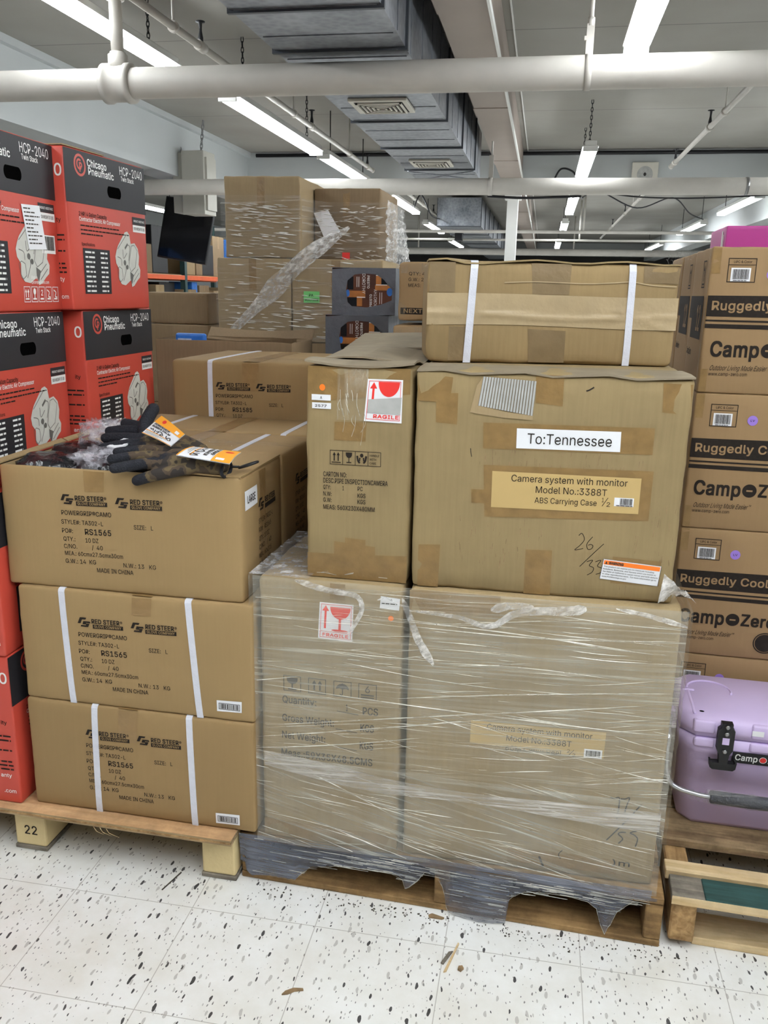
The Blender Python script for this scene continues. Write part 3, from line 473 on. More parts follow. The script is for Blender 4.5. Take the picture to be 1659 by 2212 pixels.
# ------------------------------------------------------------------ cartons
def sq(t): t = max(0., min(1., t)); return 1 - (2 * t - 1) ** 4
class Carton:
    """rounded, slightly bulging box with an origin at its front-left-bottom corner"""
    def __init__(s, name, label, cat, loc, rz, w, d, h, mat, r=.007, bul=(.003, .003, .001), wear=.002, n=12, group=None, part='carton_body', seed=0, open_top=False):
        s.w, s.d, s.h, s.b = w, d, h, bul
        s.root = thing(name, label, cat, loc, rz, group)
        bm = nb()
        def cs(L): return [0, .3 * r, r] + [r + (L - 2 * r) * k / n for k in range(1, n)] + [L - r, L - .3 * r, L]
        X, Y, Z = cs(w), cs(d), cs(h); dim = (w, d, h)
        def put(p):
            q = Vector([max(r, min(L - r, a)) for a, L in zip(p, dim)]); e = Vector(p) - q
            P = q + (e.normalized() * r if e.length > 1e-9 else e)
            sx, sy, sz = sq(p[0] / w), sq(p[1] / d), sq(p[2] / h)
            if p[1] < 1e-6: P.y -= bul[0] * sx * sz
            if p[1] > d - 1e-6: P.y += bul[0] * sx * sz
            if p[0] < 1e-6: P.x -= bul[1] * sy * sz
            if p[0] > w - 1e-6: P.x += bul[1] * sy * sz
            if p[2] > h - 1e-6: P.z += bul[2] * sx * sy
            k = wear * (1 - max(sx * sz if p[1] < 1e-6 or p[1] > d - 1e-6 else 0, sy * sz if p[0] < 1e-6 or p[0] > w - 1e-6 else 0, sx * sy if p[2] < 1e-6 or p[2] > h - 1e-6 else 0))
            k = wear * (k / wear) ** 5 if wear and k > 0 else 0
            if k > 1e-6:
                nv = noise.noise_vector(Vector(p) * 22 + Vector((seed * 3.1, 7, 2))); P += nv * k
            return bm.verts.new(P)
        def face(A, B, fn, flip):
            g = [[put(fn(a, b)) for a in A] for b in B]
            for j in range(len(B) - 1):
                for i in range(len(A) - 1):
                    q = (g[j][i], g[j][i + 1], g[j + 1][i + 1], g[j + 1][i]); f = bm.faces.new(q[::-1] if flip else q); f.smooth = True
        face(X, Z, lambda a, b: (a, 0, b), False); face(X, Z, lambda a, b: (a, d, b), True)
        face(Y, Z, lambda a, b: (0, a, b), True); face(Y, Z, lambda a, b: (w, a, b), False)
        if not open_top: face(X, Y, lambda a, b: (a, b, h), False)
        face(X, Y, lambda a, b: (a, b, 0), True)
        bmesh.ops.remove_doubles(bm, verts=bm.verts[:], dist=2e-5)
        s.body = obj(part, bm, mat, s.root)
    def F(s, u, v, o): return Vector((u, -o - s.b[0] * sq(u / s.w) * sq(v / s.h), v))
    def Rt(s, u, v, o): return Vector((s.w + o + s.b[1] * sq(u / s.d) * sq(v / s.h), u, v))
    def Lf(s, u, v, o): return Vector((-o - s.b[1] * sq(1 - u / s.d) * sq(v / s.h), s.d - u, v))
    def T(s, u, v, o): return Vector((u, v, s.h + o + s.b[2] * sq(u / s.w) * sq(v / s.d)))
    def part(s, name, fn, mats, label=None):
        bm = nb(); fn(bm); o = obj(name, bm, mats, s.root)
        if label: o['label'] = label
        return o
    def strap(s, u_top, u_bot, wd=.016, label=None, depth=None, mat='strap_white', lift=0.):
        """plastic strap up the front and over the top"""
        bm = nb(); t = .0016; prof = []
        N = 14
        def row(c, n_): prof.append((c, n_))
        for k in range(N + 1):
            v = s.h * k / N; u = u_bot + (u_top - u_bot) * k / N
            row((s.F(u - wd / 2, v, lift), s.F(u + wd / 2, v, lift)), Vector((0, -1, 0)))
        r = .006
        prof[-1] = ((s.F(u_top - wd / 2, s.h - r, 0), s.F(u_top + wd / 2, s.h - r, 0)), Vector((0, -1, 0)))
        row((Vector((u_top - wd / 2, .0018, s.h - .0018)), Vector((u_top + wd / 2, .0018, s.h - .0018))), Vector((0, -.7, .7)))
        for k in range(N + 1):
            y = r + ((depth or s.d) - 2 * r) * k / N
            row((s.T(u_top - wd / 2, y, 0), s.T(u_top + wd / 2, y, 0)), Vector((0, 0, 1)))
        ring_ = []
        for (a, b), n_ in prof: ring_.append([bm.verts.new(p) for p in (a - n_ * .001, a + n_ * t, b + n_ * t, b - n_ * .001)])
        for A, B in zip(ring_, ring_[1:]):
            for i in range(3): bm.faces.new((A[i], B[i], B[i + 1], A[i + 1]))
        o = obj('strap', bm, mat, s.root)
        if label: o['label'] = label
        return o
# ------------------------------------------------------------------ the hall
def slab(name, m, *c): bm = nb(); box(bm, *c); return struct(name, bm, m)
CEIL = 3.3
slab('floor', 'floor_tiles', -10.2, -6.2, -.12, 7.2, 33.2, 0)
slab('ceiling', 'ceiling_boards', -10.2, -6.2, CEIL, 7.2, 33.2, CEIL + .1)
slab('wall_left', 'wall_white', -10.2, -6.2, 0, -10, 33.2, CEIL); slab('wall_right', 'wall_white', 7, -6.2, 0, 7.2, 33.2, CEIL)
slab('wall_back', 'wall_white', -10, 33, 0, 7, 33.2, CEIL); slab('wall_front', 'wall_white', -10, -6.2, 0, 7, -6, CEIL)
slab('trim_1', 'wall_white', -4.6, -6, 2.69, -4.25, 12.2, CEIL)            # left bulkhead
slab('trim_2', 'wall_white', 3.42, -6, 2.7, 3.8, 33, CEIL)                  # right bulkhead
slab('trim_3', 'wall_white', -10, 12.2, 2.8, 7, 12.5, CEIL)                 # cross beam
bm = nb(); box(bm, -.685, -6, 2.95, -.4, 32.9, CEIL - .001)
for y in (1.6, 4.9, 7.7, 10.6, 13.6, 17., 21.): box(bm, -.69, y, 2.943, -.395, y + .3, 2.95)
box(bm, -.4, -6, 2.935, -.385, 32.9, 2.975, 1); box(bm, -.345, -6, 3.285, -.335, 32.9, CEIL - .001, 1)
struct('trim_4', bm, ['tan_paint', 'white_paint'])                         # long beam
bm = nb(); box(bm, -4.25, -6, CEIL - .06, -4.19, 12.2, CEIL); struct('trim_5', bm, 'wall_white')
slab('trim_6', 'dark_grey', -9.9, 32.8, 2.2, 6.9, 32.99, 2.82)
bm = nb(); bbox(-.66, 13.9, 0, -.49, 14.07, 2.948, .01, 2, bm); bbox(-.70, 13.86, 2.86, -.45, 14.11, 2.9485, .004, 1, bm); struct('column_1', bm, 'white_paint')
bm = nb(); tube(bm, [(-4.1, 12.15, 3.255), (6.9, 12.15, 3.255)], .024, 8); struct('trim_7', bm, 'black_iron')

def chain(bm, a, b, mi=0, step=.034, wr=.0035):
    a, b = Vector(a), Vector(b); n = max(2, int((b - a).length / step)); t = (b - a).normalized(); s_ = t.cross(Vector((0, 1, 0))); s_ = s_.normalized() if s_.length > .1 else Vector((1, 0, 0)); q = t.cross(s_)
    for k in range(n):
        c = a + (b - a) * ((k + .5) / n); e = s_ if k % 2 else q
        tube(bm, [c + t * (math.sin(g) * step * .72) + e * (math.cos(g) * step * .3) for g in [2 * math.pi * j / 8 for j in range(9)]], wr, 4, mi, False)
def cyl(bm, x, y, z0, z1, r, n=10, mi=0): tube(bm, [(x, y, z0), (x, y, z1)], r, n, mi)

SL = ['nearest strip light of the left row, at the upper left corner above the big pipe', 'strip light of the left row just beyond the big white pipe', 'left row strip light end to end behind the long bright one', 'first left row strip light beyond the second pipe, right of the wrapped stack', 'second left row strip light beyond the second pipe, smaller', 'third left row strip light beyond the second pipe, smallest of the left row',
      'near strip light at the top right edge, beside the pipe hanger', 'middle row strip light hanging just before the second pipe', 'middle row strip light right under the second pipe', 'middle row strip light small and far, second under the second pipe', 'farthest middle row strip light above the carton with paper bands',
      'right row strip light slanting at the right edge under the second pipe', 'right row strip light slanting above the magenta box', 'smallest right row strip light, left of the cooler cartons', 'right row strip light overhead outside the right edge, nearer one', 'right row strip light overhead outside the right edge, farther one',
      'left row strip light overhead where the viewer stands', 'middle row strip light overhead where the viewer stands', 'right row strip light overhead where the viewer stands', 'fill strip light added above the aisle, left of the viewer', 'fill strip light added above the aisle, right of the viewer',
      'bright strip light hanging left of the wrapped stack, behind the second pipe', 'bright strip light far left behind the hanging black screen']
for i, st in enumerate(STRIPS):
    x, y0, y1 = st[:3]; sz = st[3] if len(st) > 3 else 2.77
    yc = (y0 + y1) / 2
    t = thing('strip_light', 'white two-tube ' + SL[i] if len(SL[i].split()) < 15 else SL[i], 'ceiling light', (x, yc, sz), 0, 'fluorescent strip lights under the ceiling')
    a = (y1 - y0) / 2; bm = nb()
    bbox(-.055, -a - .02, .055, .055, a + .02, .105, .006, 1, bm); box(bm, -.075, -a - .02, .05, .075, a + .02, .056)
    obj('housing', bm, 'white_paint', t)
    for sx in (-.048, .048):
        bm = nb(); tube(bm, [(sx, -a + .01, .03), (sx, a - .01, .03)], .017, 8); obj('tube', bm, 'tube_glow', t, True)
    for sy in (-1, 1):
        bm = nb(); bbox(-.07, sy * a - .012, .008, .07, sy * a + .012, .06, .003, 1, bm); obj('end_cap', bm, 'white_paint', t)
        bm = nb()
        if y0 < 9 and y1 > 2: chain(bm, (0, sy * (a - .35), .1), (0, sy * (a - .35), CEIL - sz), 0)
        else: cyl(bm, 0, sy * (a - .3), .1, CEIL - sz, .006, 6)
        obj('hanging_chain' if y0 < 9 and y1 > 2 else 'hanging_rod', bm, 'black_iron', t)

# big pipes across the hall
t = thing('overhead_pipe', 'thick white pipe crossing the whole top of the view, nearest one', 'pipe', (0, 5.0, 2.585))
bm = nb(); tube(bm, [(-9.9, 0, 0), (-6, 0, 0), (0, 0, 0), (6.9, 0, 0)], .083, 32); obj('pipe_run', bm, 'white_pipe', t)
bm = nb(); tube(bm, [(-2.6, 0, 0), (-2.595, 0, 0), (-2.565, 0, 0), (-2.56, 0, 0), (-2.46, 0, 0), (-2.455, 0, 0), (-2.425, 0, 0), (-2.42, 0, 0)], [.092, .108, .108, .099, .099, .108, .108, .092], 32)
tube(bm, [(-2.51, 0, .06), (-2.51, 0, .15), (-2.51, 0, .152), (-2.51, 0, .165)], [.06, .056, .046, .044], 20); obj('tee_fitting', bm, 'white_pipe', t)
bm = nb(); tube(bm, [(-2.51, 0, .15), (-2.51, 0, .42), (-2.51, 0, .714)], .036, 18); tube(bm, [(-2.51, 0, .43), (-2.51, 0, .435), (-2.51, 0, .49), (-2.51, 0, .495)], [.036, .052, .052, .036], 18); obj('riser_pipe', bm, 'white_pipe', t)
bm = nb()
tube(bm, [(.13, 0, .0), (.165, 0, 0)], .0875, 32); box(bm, .128, -.012, .08, .167, .012, .23); cyl(bm, .148, 0, .22, .26, .018, 8); box(bm, .118, -.02, .15, .13, .0, .17); obj('hanger_clamp', bm, 'white_pipe', t)
bm = nb(); cyl(bm, .148, 0, .25, .714, .011, 8); obj('hanger_rod', bm, 'white_pipe', t)
t = thing('overhead_pipe', 'thick white pipe crossing behind the stacks, second from the viewer', 'pipe', (0, 9.3, 2.515))
bm = nb(); tube(bm, [(-9.9, 0, 0), (-4, 0, 0), (0, 0, 0), (6.9, 0, 0)], .082, 28); obj('pipe_run', bm, 'white_pipe', t)
bm = nb(); tube(bm, [(-.645, 0, 0), (-.6, 0, 0)], .088, 24); box(bm, -.645, -.012, .08, -.6, .012, .3); cyl(bm, -.62, 0, .3, .784, .01, 8); obj('hanger_clamp', bm, 'white_pipe', t)
bm = nb(); tube(bm, [(1.86, 0, 0), (1.89, 0, 0)], .085, 24); obj('hanger_strap', bm, 'steel', t)
for nm, lb, y, z, r in [('overhead_pipe', 'thick white pipe far back, just above the dark band on the back wall', 22, 2.46, .08), ('overhead_pipe', 'thin white pipe crossing far back below the far lights', 16.6, 2.57, .03), ('overhead_pipe', 'thin white rail crossing far back behind the thin pipe', 18.4, 2.53, .022)]:
    t = thing(nm, lb, 'pipe', (0, y, z)); bm = nb(); tube(bm, [(-9.9, 0, 0), (6.9, 0, 0)], r, 14); obj('pipe_run', bm, 'white_pipe', t)
    for x in (-3.2, .62):
        bm = nb(); cyl(bm, x, 0, r * .5, CEIL - z, .02, 6); obj('hanger_rod', bm, 'white_pipe', t)
# sprinkler branch lines
def sprinkler(label, x, y0, y1, heads, hangers):
    z = 2.93; t = thing('sprinkler_pipe', label, 'pipe', (x, y0, z))
    bm = nb(); tube(bm, [(0, 0, 0), (0, (y1 - y0) / 2, 0), (0, y1 - y0, 0)], .023, 14); tube(bm, [(0, y1 - y0 - .02, 0), (0, y1 - y0 + .03, 0)], .03, 12); obj('pipe_run', bm, 'white_pipe', t)
    for y in heads:
        bm = nb(); tube(bm, [(0, y - y0 - .05, 0), (0, y - y0 + .05, 0)], .032, 12); obj('tee_fitting', bm, 'white_pipe', t)
        bm = nb(); tube(bm, [(0, y - y0, .02), (0, y - y0, .05), (0, y - y0, .09), (0, y - y0, .105), (0, y - y0, .135), (0, y - y0, .14)], [.016, .016, .009, .009, .012, .03], 10)
        tube(bm, [(0, y - y0, .14), (0, y - y0, .145)], .03, 12); obj('sprinkler_head', bm, 'black_iron', t)
    for y in hangers:
        bm = nb(); tube(bm, [(0, y - y0 - .012, 0), (0, y - y0 + .012, 0)], .034, 12); cyl(bm, 0, y - y0, .03, CEIL - z, .008, 6); obj('hanger_rod', bm, 'white_pipe', t)
sprinkler('thin white sprinkler pipe running back beside the left row of lights', -2.25, 2.5, 11.2, (5.62, 8.3, 10.9), (5.2, 7.7, 9.9))
sprinkler('thin white sprinkler pipe running back at the right, above the second pipe', 1.36, 2.5, 11.0, (8.6, 10.7), (7.9,))
sprinkler('thin white sprinkler pipe far back at the right, under the second pipe', 1.36, 13.0, 24., (14.4, 17., 20.), (15.5,))
sprinkler('thin white sprinkler pipe far back at the left, between far lights', -2.2, 13.0, 24., (14.4, 17.), (15.5,))

# galvanised ducts
def duct(label, x0, x1, y0, y1, z0, z1, seams, vents, ribs):
    t = thing('air_duct', label, 'duct', (0, y0, z0)); L_ = y1 - y0; h = z1 - z0
    bm = nb()
    vs_ = box(bm, x0, 0, 0, x1, L_, h)
    obj('duct_body', bm, 'galvanised', t)
    for y in seams:
        bm = nb(); e = .014
        for c in [(x0 - e, -.012, -e, x1 + e, .012, 0), (x0 - e, -.012, 0, x0, .012, h), (x1, -.012, 0, x1 + e, .012, h)]: box(bm, c[0], c[1] + y - y0, c[2], c[3], c[4] + y - y0, c[5])
        obj('duct_flange', bm, 'duct_flange', t)
    bm = nb(); y = y0 + .15
    while y < y1 - .1:
        box(bm, x0 + .02, y - y0, -.004, x1 - .02, y - y0 + .012, .0); box(bm, x1, y - y0, .01, x1 + .004, y - y0 + .01, h - .01); y += ribs
    obj('stiffening_ribs', bm, 'galvanised', t)
    for y in vents:
        cx = (x0 + x1) / 2 - .02; v = obj('vent_frame', (lambda b2: [bbox(cx - .2, y - y0 - .2, -.022, cx + .2, y - y0 + .2, .0, .004, 1, b2)] and b2)(nb()), 'beige_plastic', t)
        bm = nb()
        for k in range(5):
            a = .155 - k * .03
            for c in [(-a, -a, a, -a + .012), (-a, a - .012, a, a), (-a, -a, -a + .012, a), (a - .012, -a, a, a)]: box(bm, cx + c[0], y - y0 + c[1], -.034 + .0, cx + c[2], y - y0 + c[3], -.02)
        o = obj('vent_louvre', bm, 'beige_plastic', v)
        bm = nb(); box(bm, cx - .165, y - y0 - .165, -.0235, cx + .165, y - y0 + .165, -.0222); obj('vent_opening', bm, 'dark_grey', v)
    return t
t = duct('large galvanised duct running back overhead with two square vents', -1.515, -.803, -5.9, 10.19, 2.69, 3.175, (1.3, 2.8, 4.16, 4.84, 6.77, 7.98, 9.34), (6.19, 8.84), .43)
bm = nb()
for a, b in [((-1.51, 15.35), (-.81, 16.08)), ((-.81, 15.35), (-1.51, 16.08))]: tube(bm, [(a[0], a[1], -.002), (b[0], b[1], -.002)], .008, 4)
obj('cross_crease', bm, 'galvanised', t)
duct('galvanised duct far back with a dark square end', -2.06, -1.255, 16.5, 32, 2.66, 3.155, (16.55, 17.6, 18.9, 20.4, 22.2, 24.2, 26.4), (), .6)
bm = nb(); box(bm, -1.9, 18.2, 2.5, -1.75, 18.5, 2.66); tag(obj('duct_bracket', bm, 'black_iron'), 'small black bracket under the far duct', 'bracket')

# speaker, small ceiling boxes, cables
t = thing('ceiling_speaker', 'square beige speaker on the cross beam, upper right', 'speaker', (1.18, 12.19, 2.99))
bm = bbox(-.165, -.05, -.15, .165, .0, .15, .01, 2); obj('speaker_case', bm, 'beige_plastic', t)
bm = nb(); f = lambda u, v, o: Vector((u, -.05 - o, v)); disc(bm, 0, 0, .1, .1, .002, f); obj('speaker_cone', bm, 'paper_grey', t)
bm = nb(); disc(bm, 0, 0, .018, .022, .004, f); obj('badge', bm, 'dark_grey', t)
def cable(label, pts, r=.011, m='black_iron'):
    bm = nb(); tube(bm, spline(pts, 8), r, 6); tag(obj('cable', bm, m), label, 'cable', 'loose cables under the ceiling')
cable('dark cable sagging between far lights, right of the white column', [(.45, 13.6, 2.85), (.75, 14.6, 3.05), (1.4, 15.2, 2.86), (2.0, 15.6, 3.06), (2.45, 16.6, 2.9), (2.8, 17.3, 2.86)])
cable('dark cable along the underside of the second pipe, right part', [(.6, 9.36, 2.45), (.9, 9.36, 2.42), (1.3, 9.36, 2.41), (1.7, 9.36, 2.42), (2.3, 9.36, 2.45)], .008)
cable('grey cable bundle along the second pipe above the white column', [(-.65, 9.32, 2.425), (-.3, 9.34, 2.41), (.05, 9.34, 2.418), (.3, 9.32, 2.425)], .014)
cable('dark cable loop left of the far duct', [(-2.2, 14.5, 2.8), (-2.1, 14.6, 3.0), (-1.95, 14.8, 2.7), (-2.02, 16.48, 2.78)])
cable('dark cable arching above the middle row light', [(0., 12.15, 2.86), (.1, 12.1, 3.05), (.26, 12.1, 3.02), (.33, 12.1, 2.9)], .012)

# screen lift box with a hanging black screen
t = thing('screen_lift_box', 'white metal box hung on two chains, behind the second pipe', 'ceiling box', (-4.19, 9.75, 2.27), -4)
bm = bbox(0, 0, 0, .28, .3, .69, .008, 2); bbox(-.14, .05, .02, 0, .3, .68, .006, 1, bm); obj('box_body', bm, 'lift_grey', t)
bm = nb(); box(bm, .28, .03, .05, .305, .27, .62); obj('side_panel', bm, 'lift_grey', t)
for x, dx in ((-.05, -.2), (.18, .04)):
    bm = nb(); chain(bm, (x, .15, .68), (x + dx, .15, CEIL - 2.27), 0, .05, .006); obj('hanging_chain', bm, 'steel', t)
t = thing('hanging_screen', 'black flat screen tilted below the white hung box', 'screen', (-4.45, 10.25, 1.77), -4)
M = Matrix.Rotation(R_(-9), 4, 'X') @ Matrix.Rotation(R_(8), 4, 'Y')
bm = nb(); b2 = bbox(-.34, 0, 0, .33, .05, .74, .008, 2, bm); bmesh.ops.transform(bm, matrix=M, verts=bm.verts); obj('screen_case', bm, 'rubber_black', t)
bm = nb(); box(bm, -.325, -.003, .02, .315, .0, .72); bmesh.ops.transform(bm, matrix=M, verts=bm.verts); obj('screen_glass', bm, 'screen_black', t)
bm = nb(); cyl(bm, 0, .1, .6, CEIL - 1.77, .02, 8); obj('mount_pole', bm, 'black_iron', t)

# pallet racking along the left side
t = thing('pallet_rack', 'orange beam pallet rack with green uprights, behind the hanging screen', 'shelving', (-4.9, 10.4, 0))
for y in (-2.2, 1.03, 4.4):
    for x in (0, -.9):
        bm = nb(); box(bm, x - .07, y - .04, 0, x, y + .04, 2.5); obj('upright', bm, 'rack_green', t)
for z in (1.2, 1.61, .25):
    for x in (0, -.86):
        for y0_, y1_ in ((-2.16, .99), (1.07, 4.36)):
            bm = nb(); bbox(x - .05, y0_, z - .06, x, y1_, z, .004, 1, bm); obj('beam', bm, 'rack_orange', t)
for z in (1.2, 1.61, .25):
    bm = nb(); box(bm, -.85, -2.1, z, -.05, 4.3, z + .012); obj('shelf_deck', bm, 'card_in', t)
rk = random.Random(3)
items = []
for z in (1.624, 1.214, .264):
    y = 8.5
    while y < 14.2:
        wd = rk.uniform(.16, .5)
        if y + wd > 11.36 and y < 11.36: y = 11.5; continue
        hh = rk.uniform(.14, .32) if z > .5 else rk.uniform(.3, .7)
        if z > 1.6: hh = rk.uniform(.25, .62)
        items.append((y, wd, hh, z, rk.choice(['card_far', 'card_far2', 'card_far', 'card_far2', 'card_far2', 'card_far', 'rubber_black', 'pale_pack', 'blue_pack', 'card_far2']))); y += wd + rk.uniform(.01, .08)
def ordinal(k): return ['first', 'second', 'third', 'fourth', 'fifth', 'sixth', 'seventh', 'eighth', 'ninth', 'tenth', 'eleventh', 'twelfth', 'thirteenth', 'fourteenth', 'fifteenth', 'sixteenth', 'seventeenth', 'eighteenth', 'nineteenth', 'twentieth', 'twenty-first', 'twenty-second', 'twenty-third', 'twenty-fourth', 'twenty-fifth'][k]
cnt = {}
WORD = {'card_far': 'brown carton', 'card_far2': 'dark brown carton', 'rubber_black': 'black case', 'pale_pack': 'pale package', 'blue_pack': 'blue package', 'white_label': 'white carton'}
for y, wd, hh, z, m_ in items:
    lv = {1.624: 'top', 1.214: 'middle', .264: 'bottom'}[z]; k = cnt[lv] = cnt.get(lv, -1) + 1
    t = thing('shelf_carton', f'{WORD[m_]} on the {lv} shelf of the orange rack, {ordinal(k)} from the front', 'box', (-5.35 + rk.uniform(-.05, .1), y, z), 0, f'goods on the {lv} rack shelf')
    bm = nb(); bbox(0, 0, 0, .36, wd, hh, .006, 1, bm); obj('carton_body', bm, m_, t)
    bm = nb(); box(bm, .36, wd * .42, hh * .7, .3605, wd * .58, hh); box(bm, 0, wd * .42, hh, .36, wd * .58, hh + .0006); obj('tape', bm, 'tape_olive' if 'card' in m_ else m_, t)
# ------------------------------------------------------------------ pallets
def board(root, name, c, m, bev=.002):
    bm = bbox(*c, bev, 1); return obj(name, bm, m, root)
# block pallet under the glove cartons
YA = -.77
t = thing('wooden_pallet', 'cream block pallet with a plywood deck, stencilled 22, under the glove cartons', 'pallet', (-.6714, 1.69, 0), YA)
PA = t
for k in range(5):
    pass
bm = nb()
z = .129
for k, (m0, dz, in_) in enumerate([(0, .0055, .0), (1, .004, .002), (0, .0055, 0.)]):
    box(bm, -1.82, -in_, z, .006 - in_, 1.1, z + dz, m0); z += dz
obj('deck', bm, ['ply_edge', 'pine_y'], t)
bm = nb(); box(bm, -1.82, -.0005, .144, .006, 1.1, .1446); obj('deck_face', bm, 'plywood', t)
for x in (-.089, -.613, -1.21, -1.8):
    for y in (.04, .5, .94):
        b = obj('block', bbox(x, y, .012, x + .089, y + .14, .1288, .006, 2), 'cream_block', t)
        if x == -.613 and y == .04:
            bm = nb(); f = lambda u, v, o: Vector((x + u, .04 - o, v)); text(bm, '22', .029, .046, .036, .026, .0008, f, 0, 0, .02); obj('stencil_number', bm, 'ink', b)
for x in (-.089, -.613, -1.21, -1.8):
    obj('skid_board', bbox(x - .002, .038, 0, x + .091, 1.08, .0118, .002, 1), 'pine_grey', t)
bm = nb()
for k in range(3):
    x = -.36 + k * .017; tube(bm, [(x, .0, .13), (x + .012, -.006, .121), (x + .03 + .004 * k, -.004, .113 - .001 * k)], [.0009, .0007, .0003], 4)
obj('splinters', bm, 'pine_pale', t)
# stringer pallet under the wrapped camera cartons
PBL = (-.6619, 1.7503, 0); YB = -2.02
t = PB = thing('wooden_pallet', 'brown stringer pallet with torn film around its front, below the wrapped cartons', 'pallet', PBL, YB)
for k, y in enumerate((0, .15, .3, .45, .6, .75, .9)): board(t, 'deck_board', (0, y, .1125, 1.017, y + .12, .1292), 'pine_brown')
for x in (.0, .492, .979): board(t, 'stringer', (x, .002, .0165, x + .038, 1.01, .1123), 'pine_brown', .003)
for y in (.0, .45, .9): board(t, 'bottom_board', (0, y, 0, 1.017, y + .11, .0163), 'pine_brown')
# slatted pallet under the cooler cartons
t = PC = thing('wooden_pallet', 'pale slatted pallet under the lilac cooler, at the right edge', 'pallet', (.366, 1.712, 0), -1.6)
board(t, 'deck_board', (.004, 0, .124, .075, .078, .1445), 'pine_grey'); board(t, 'deck_board', (.0752, 0, .124, 1.12, .078, .1445), 'pine_green'); bm = nb(); box(bm, .003, -.0012, .124, 1.12, 0., .1447); obj('deck_board_edge', bm, 'pine_pale', t)
board(t, 'deck_board', (-.003, .083, .1245, 1.12, .125, .15), 'pine_pale')
for y in (.215, .36, .5, .64, .78, .92, 1.06): board(t, 'deck_board', (0, y, .1235, 1.12, y + .138, .1445), 'pine_rough')
for x in (.006, .52, 1.06): board(t, 'stringer', (x, .008, .0205, x + .055, 1.19, .1233), 'pine_y', .004)
for y in (.03, .5, 1.05): board(t, 'bottom_board', (.062, y, 0, 1.12, y + .09, .02), 'pine_pale')

# ------------------------------------------------------------------ glove cartons on the block pallet
def steer_mark(bm, u, v, W, H, o, f):
    for P in ([(0, .35), (.22, .35), (.36, .8), (.62, .8), (.7, 1), (.2, 1)], [(.45, .62), (.95, .62), (1, .45), (.66, .45), (.64, .38), (.92, .38), (.8, 0), (.22, 0), (.27, .17), (.62, .17), (.66, .27), (.38, .27)]):
        flat(bm, [(u + a * W, v + b_ * H) for a, b_ in P], o, f, 0)
RSP = [('POWERGRIP®CAMO', .1568, .1842, .1270, .0110, .9, 0), ('STYLE#: TA302-L', .1548, .1622, .1070, .0105, .5, 0), ('SIZE:   L', .3388, .1612, .0480, .0105, 1., 0), ('PO#:', .1548, .1402, .028, .0110, 1., 0), ('QTY.:', .1568, .1202, .031, .0105, 1.5, 0), ('10 DZ', .2138, .1202, .0331, .0105, 1.5, 0), ('C/NO.', .1568, .1022, .034, .0105, 1.5, 0), ('/  40', .2288, .1035, .028, .0105, 1., 0), ('MEA.: 60cmx27.5cmx30cm', .1578, .0852, .149, .0102, .8, 0), ('G.W.: 14  KG', .1578, .0652, .0791, .0108, 1.5, 0), ('N.W.: 13   KG', .3068, .0662, .082, .0105, .5, 0), ('MADE IN CHINA', .2378, .0482, .093, .0108, .6, 0)]
def steer_print(bm, f, po='RS1565', du=0., dv=0.):
    o = .0009; g = lambda u, v, q: f(u + du, v + dv, q)
    for s, u, v, wd, cap, an, mi in RSP: text(bm, s, u, v, wd, cap, o, g, an, 0, .012)
    text(bm, po, .2138, .1392, .067, .0142, o, g, 1., 0, .03)
    for m0, r0, b0 in ((.1568, .1938, .1962), (.2948, .3328, .3323)):
        steer_mark(bm, m0, .2105, .034, .0235, o, g); text(bm, 'RED STEER', r0, .2205, .073, .0118, o, g, 1.2, 0, .05); text(bm, '®', r0 + .074, .225, .006, .008, o, g, 0, 0, .01)
        quad(bm, [(b0, .2185), (b0 + .079, .2205), (b0 + .079, .2102), (b0, .2082)], o, g, 0, 3, 1)
        text(bm, 'GLOVE COMPANY', b0 + .004, .2105, .071, .0068, o + .0005, g, 1.4, 1, .03)
def steer_box(label, loc, po='RS1565', straps=None, tape=None, lab=None, d=.285, du=0, dv=0, mat='card_red', seed=0, front=True, side=False, group='glove cartons on the block pallet', open_top=False, bul=(.003, .003, .001)):
    c = Carton('glove_carton', label, 'box', loc, YA, .6, d, .2978, mat, .008, bul, .0022, 12, group, seed=seed, open_top=open_top)
    if front: c.part('printing', lambda bm: steer_print(bm, c.F, po, du, dv), ['ink', mat], 'black shipping print')
    if side:
        def sp(bm):
            o = .0009; f = c.Rt
            steer_mark(bm, .105, .195, .04, .03, o, f); text(bm, 'RED STEER', .15, .207, .075, .014, o, f, 0, 0, .05); quad(bm, [(.15, .204), (.23, .204), (.23, .193), (.15, .193)], o, f, 0, 3, 1)
            for s, v in (('STYLE#: TA302-L', .165), ('PO#:   ' + po, .143), ('QTY.: 10 DZ', .121), ('C/NO.   /  40', .1), ('MEA.: 60x27.5', .079), ('G.W.: 14  KG', .058)): text(bm, s, .105, v, .012 * len(s) * .56, .012, o, f, 0, 0, .012)
        c.part('side_printing', sp, ['ink', mat])
    if tape: c.part('tape', lambda bm: (quad(bm, tape, .0008, c.F), rect(bm, tape[0][0], .0, tape[1][0], d, .0009, c.T) if not open_top else None), 'tape_brown')
    for a, b_ in (straps or []): c.strap(a, b_)
    if lab:
        o = c.part('barcode_label', lambda bm: (quad(bm, lab, .001, c.F, 0), frame_(bm, lab[3][0] + .005, lab[3][1] + .006, lab[1][0] - .005, lab[0][1] - .006, .0012, .0014, c.F, 1), barcode(bm, lab[3][0] + .008, lab[3][1] + .008, lab[1][0] - .008, lab[0][1] - .008, .0014, c.F, 1, 22)), ['white_label', 'ink'], 'white barcode label')
    return c
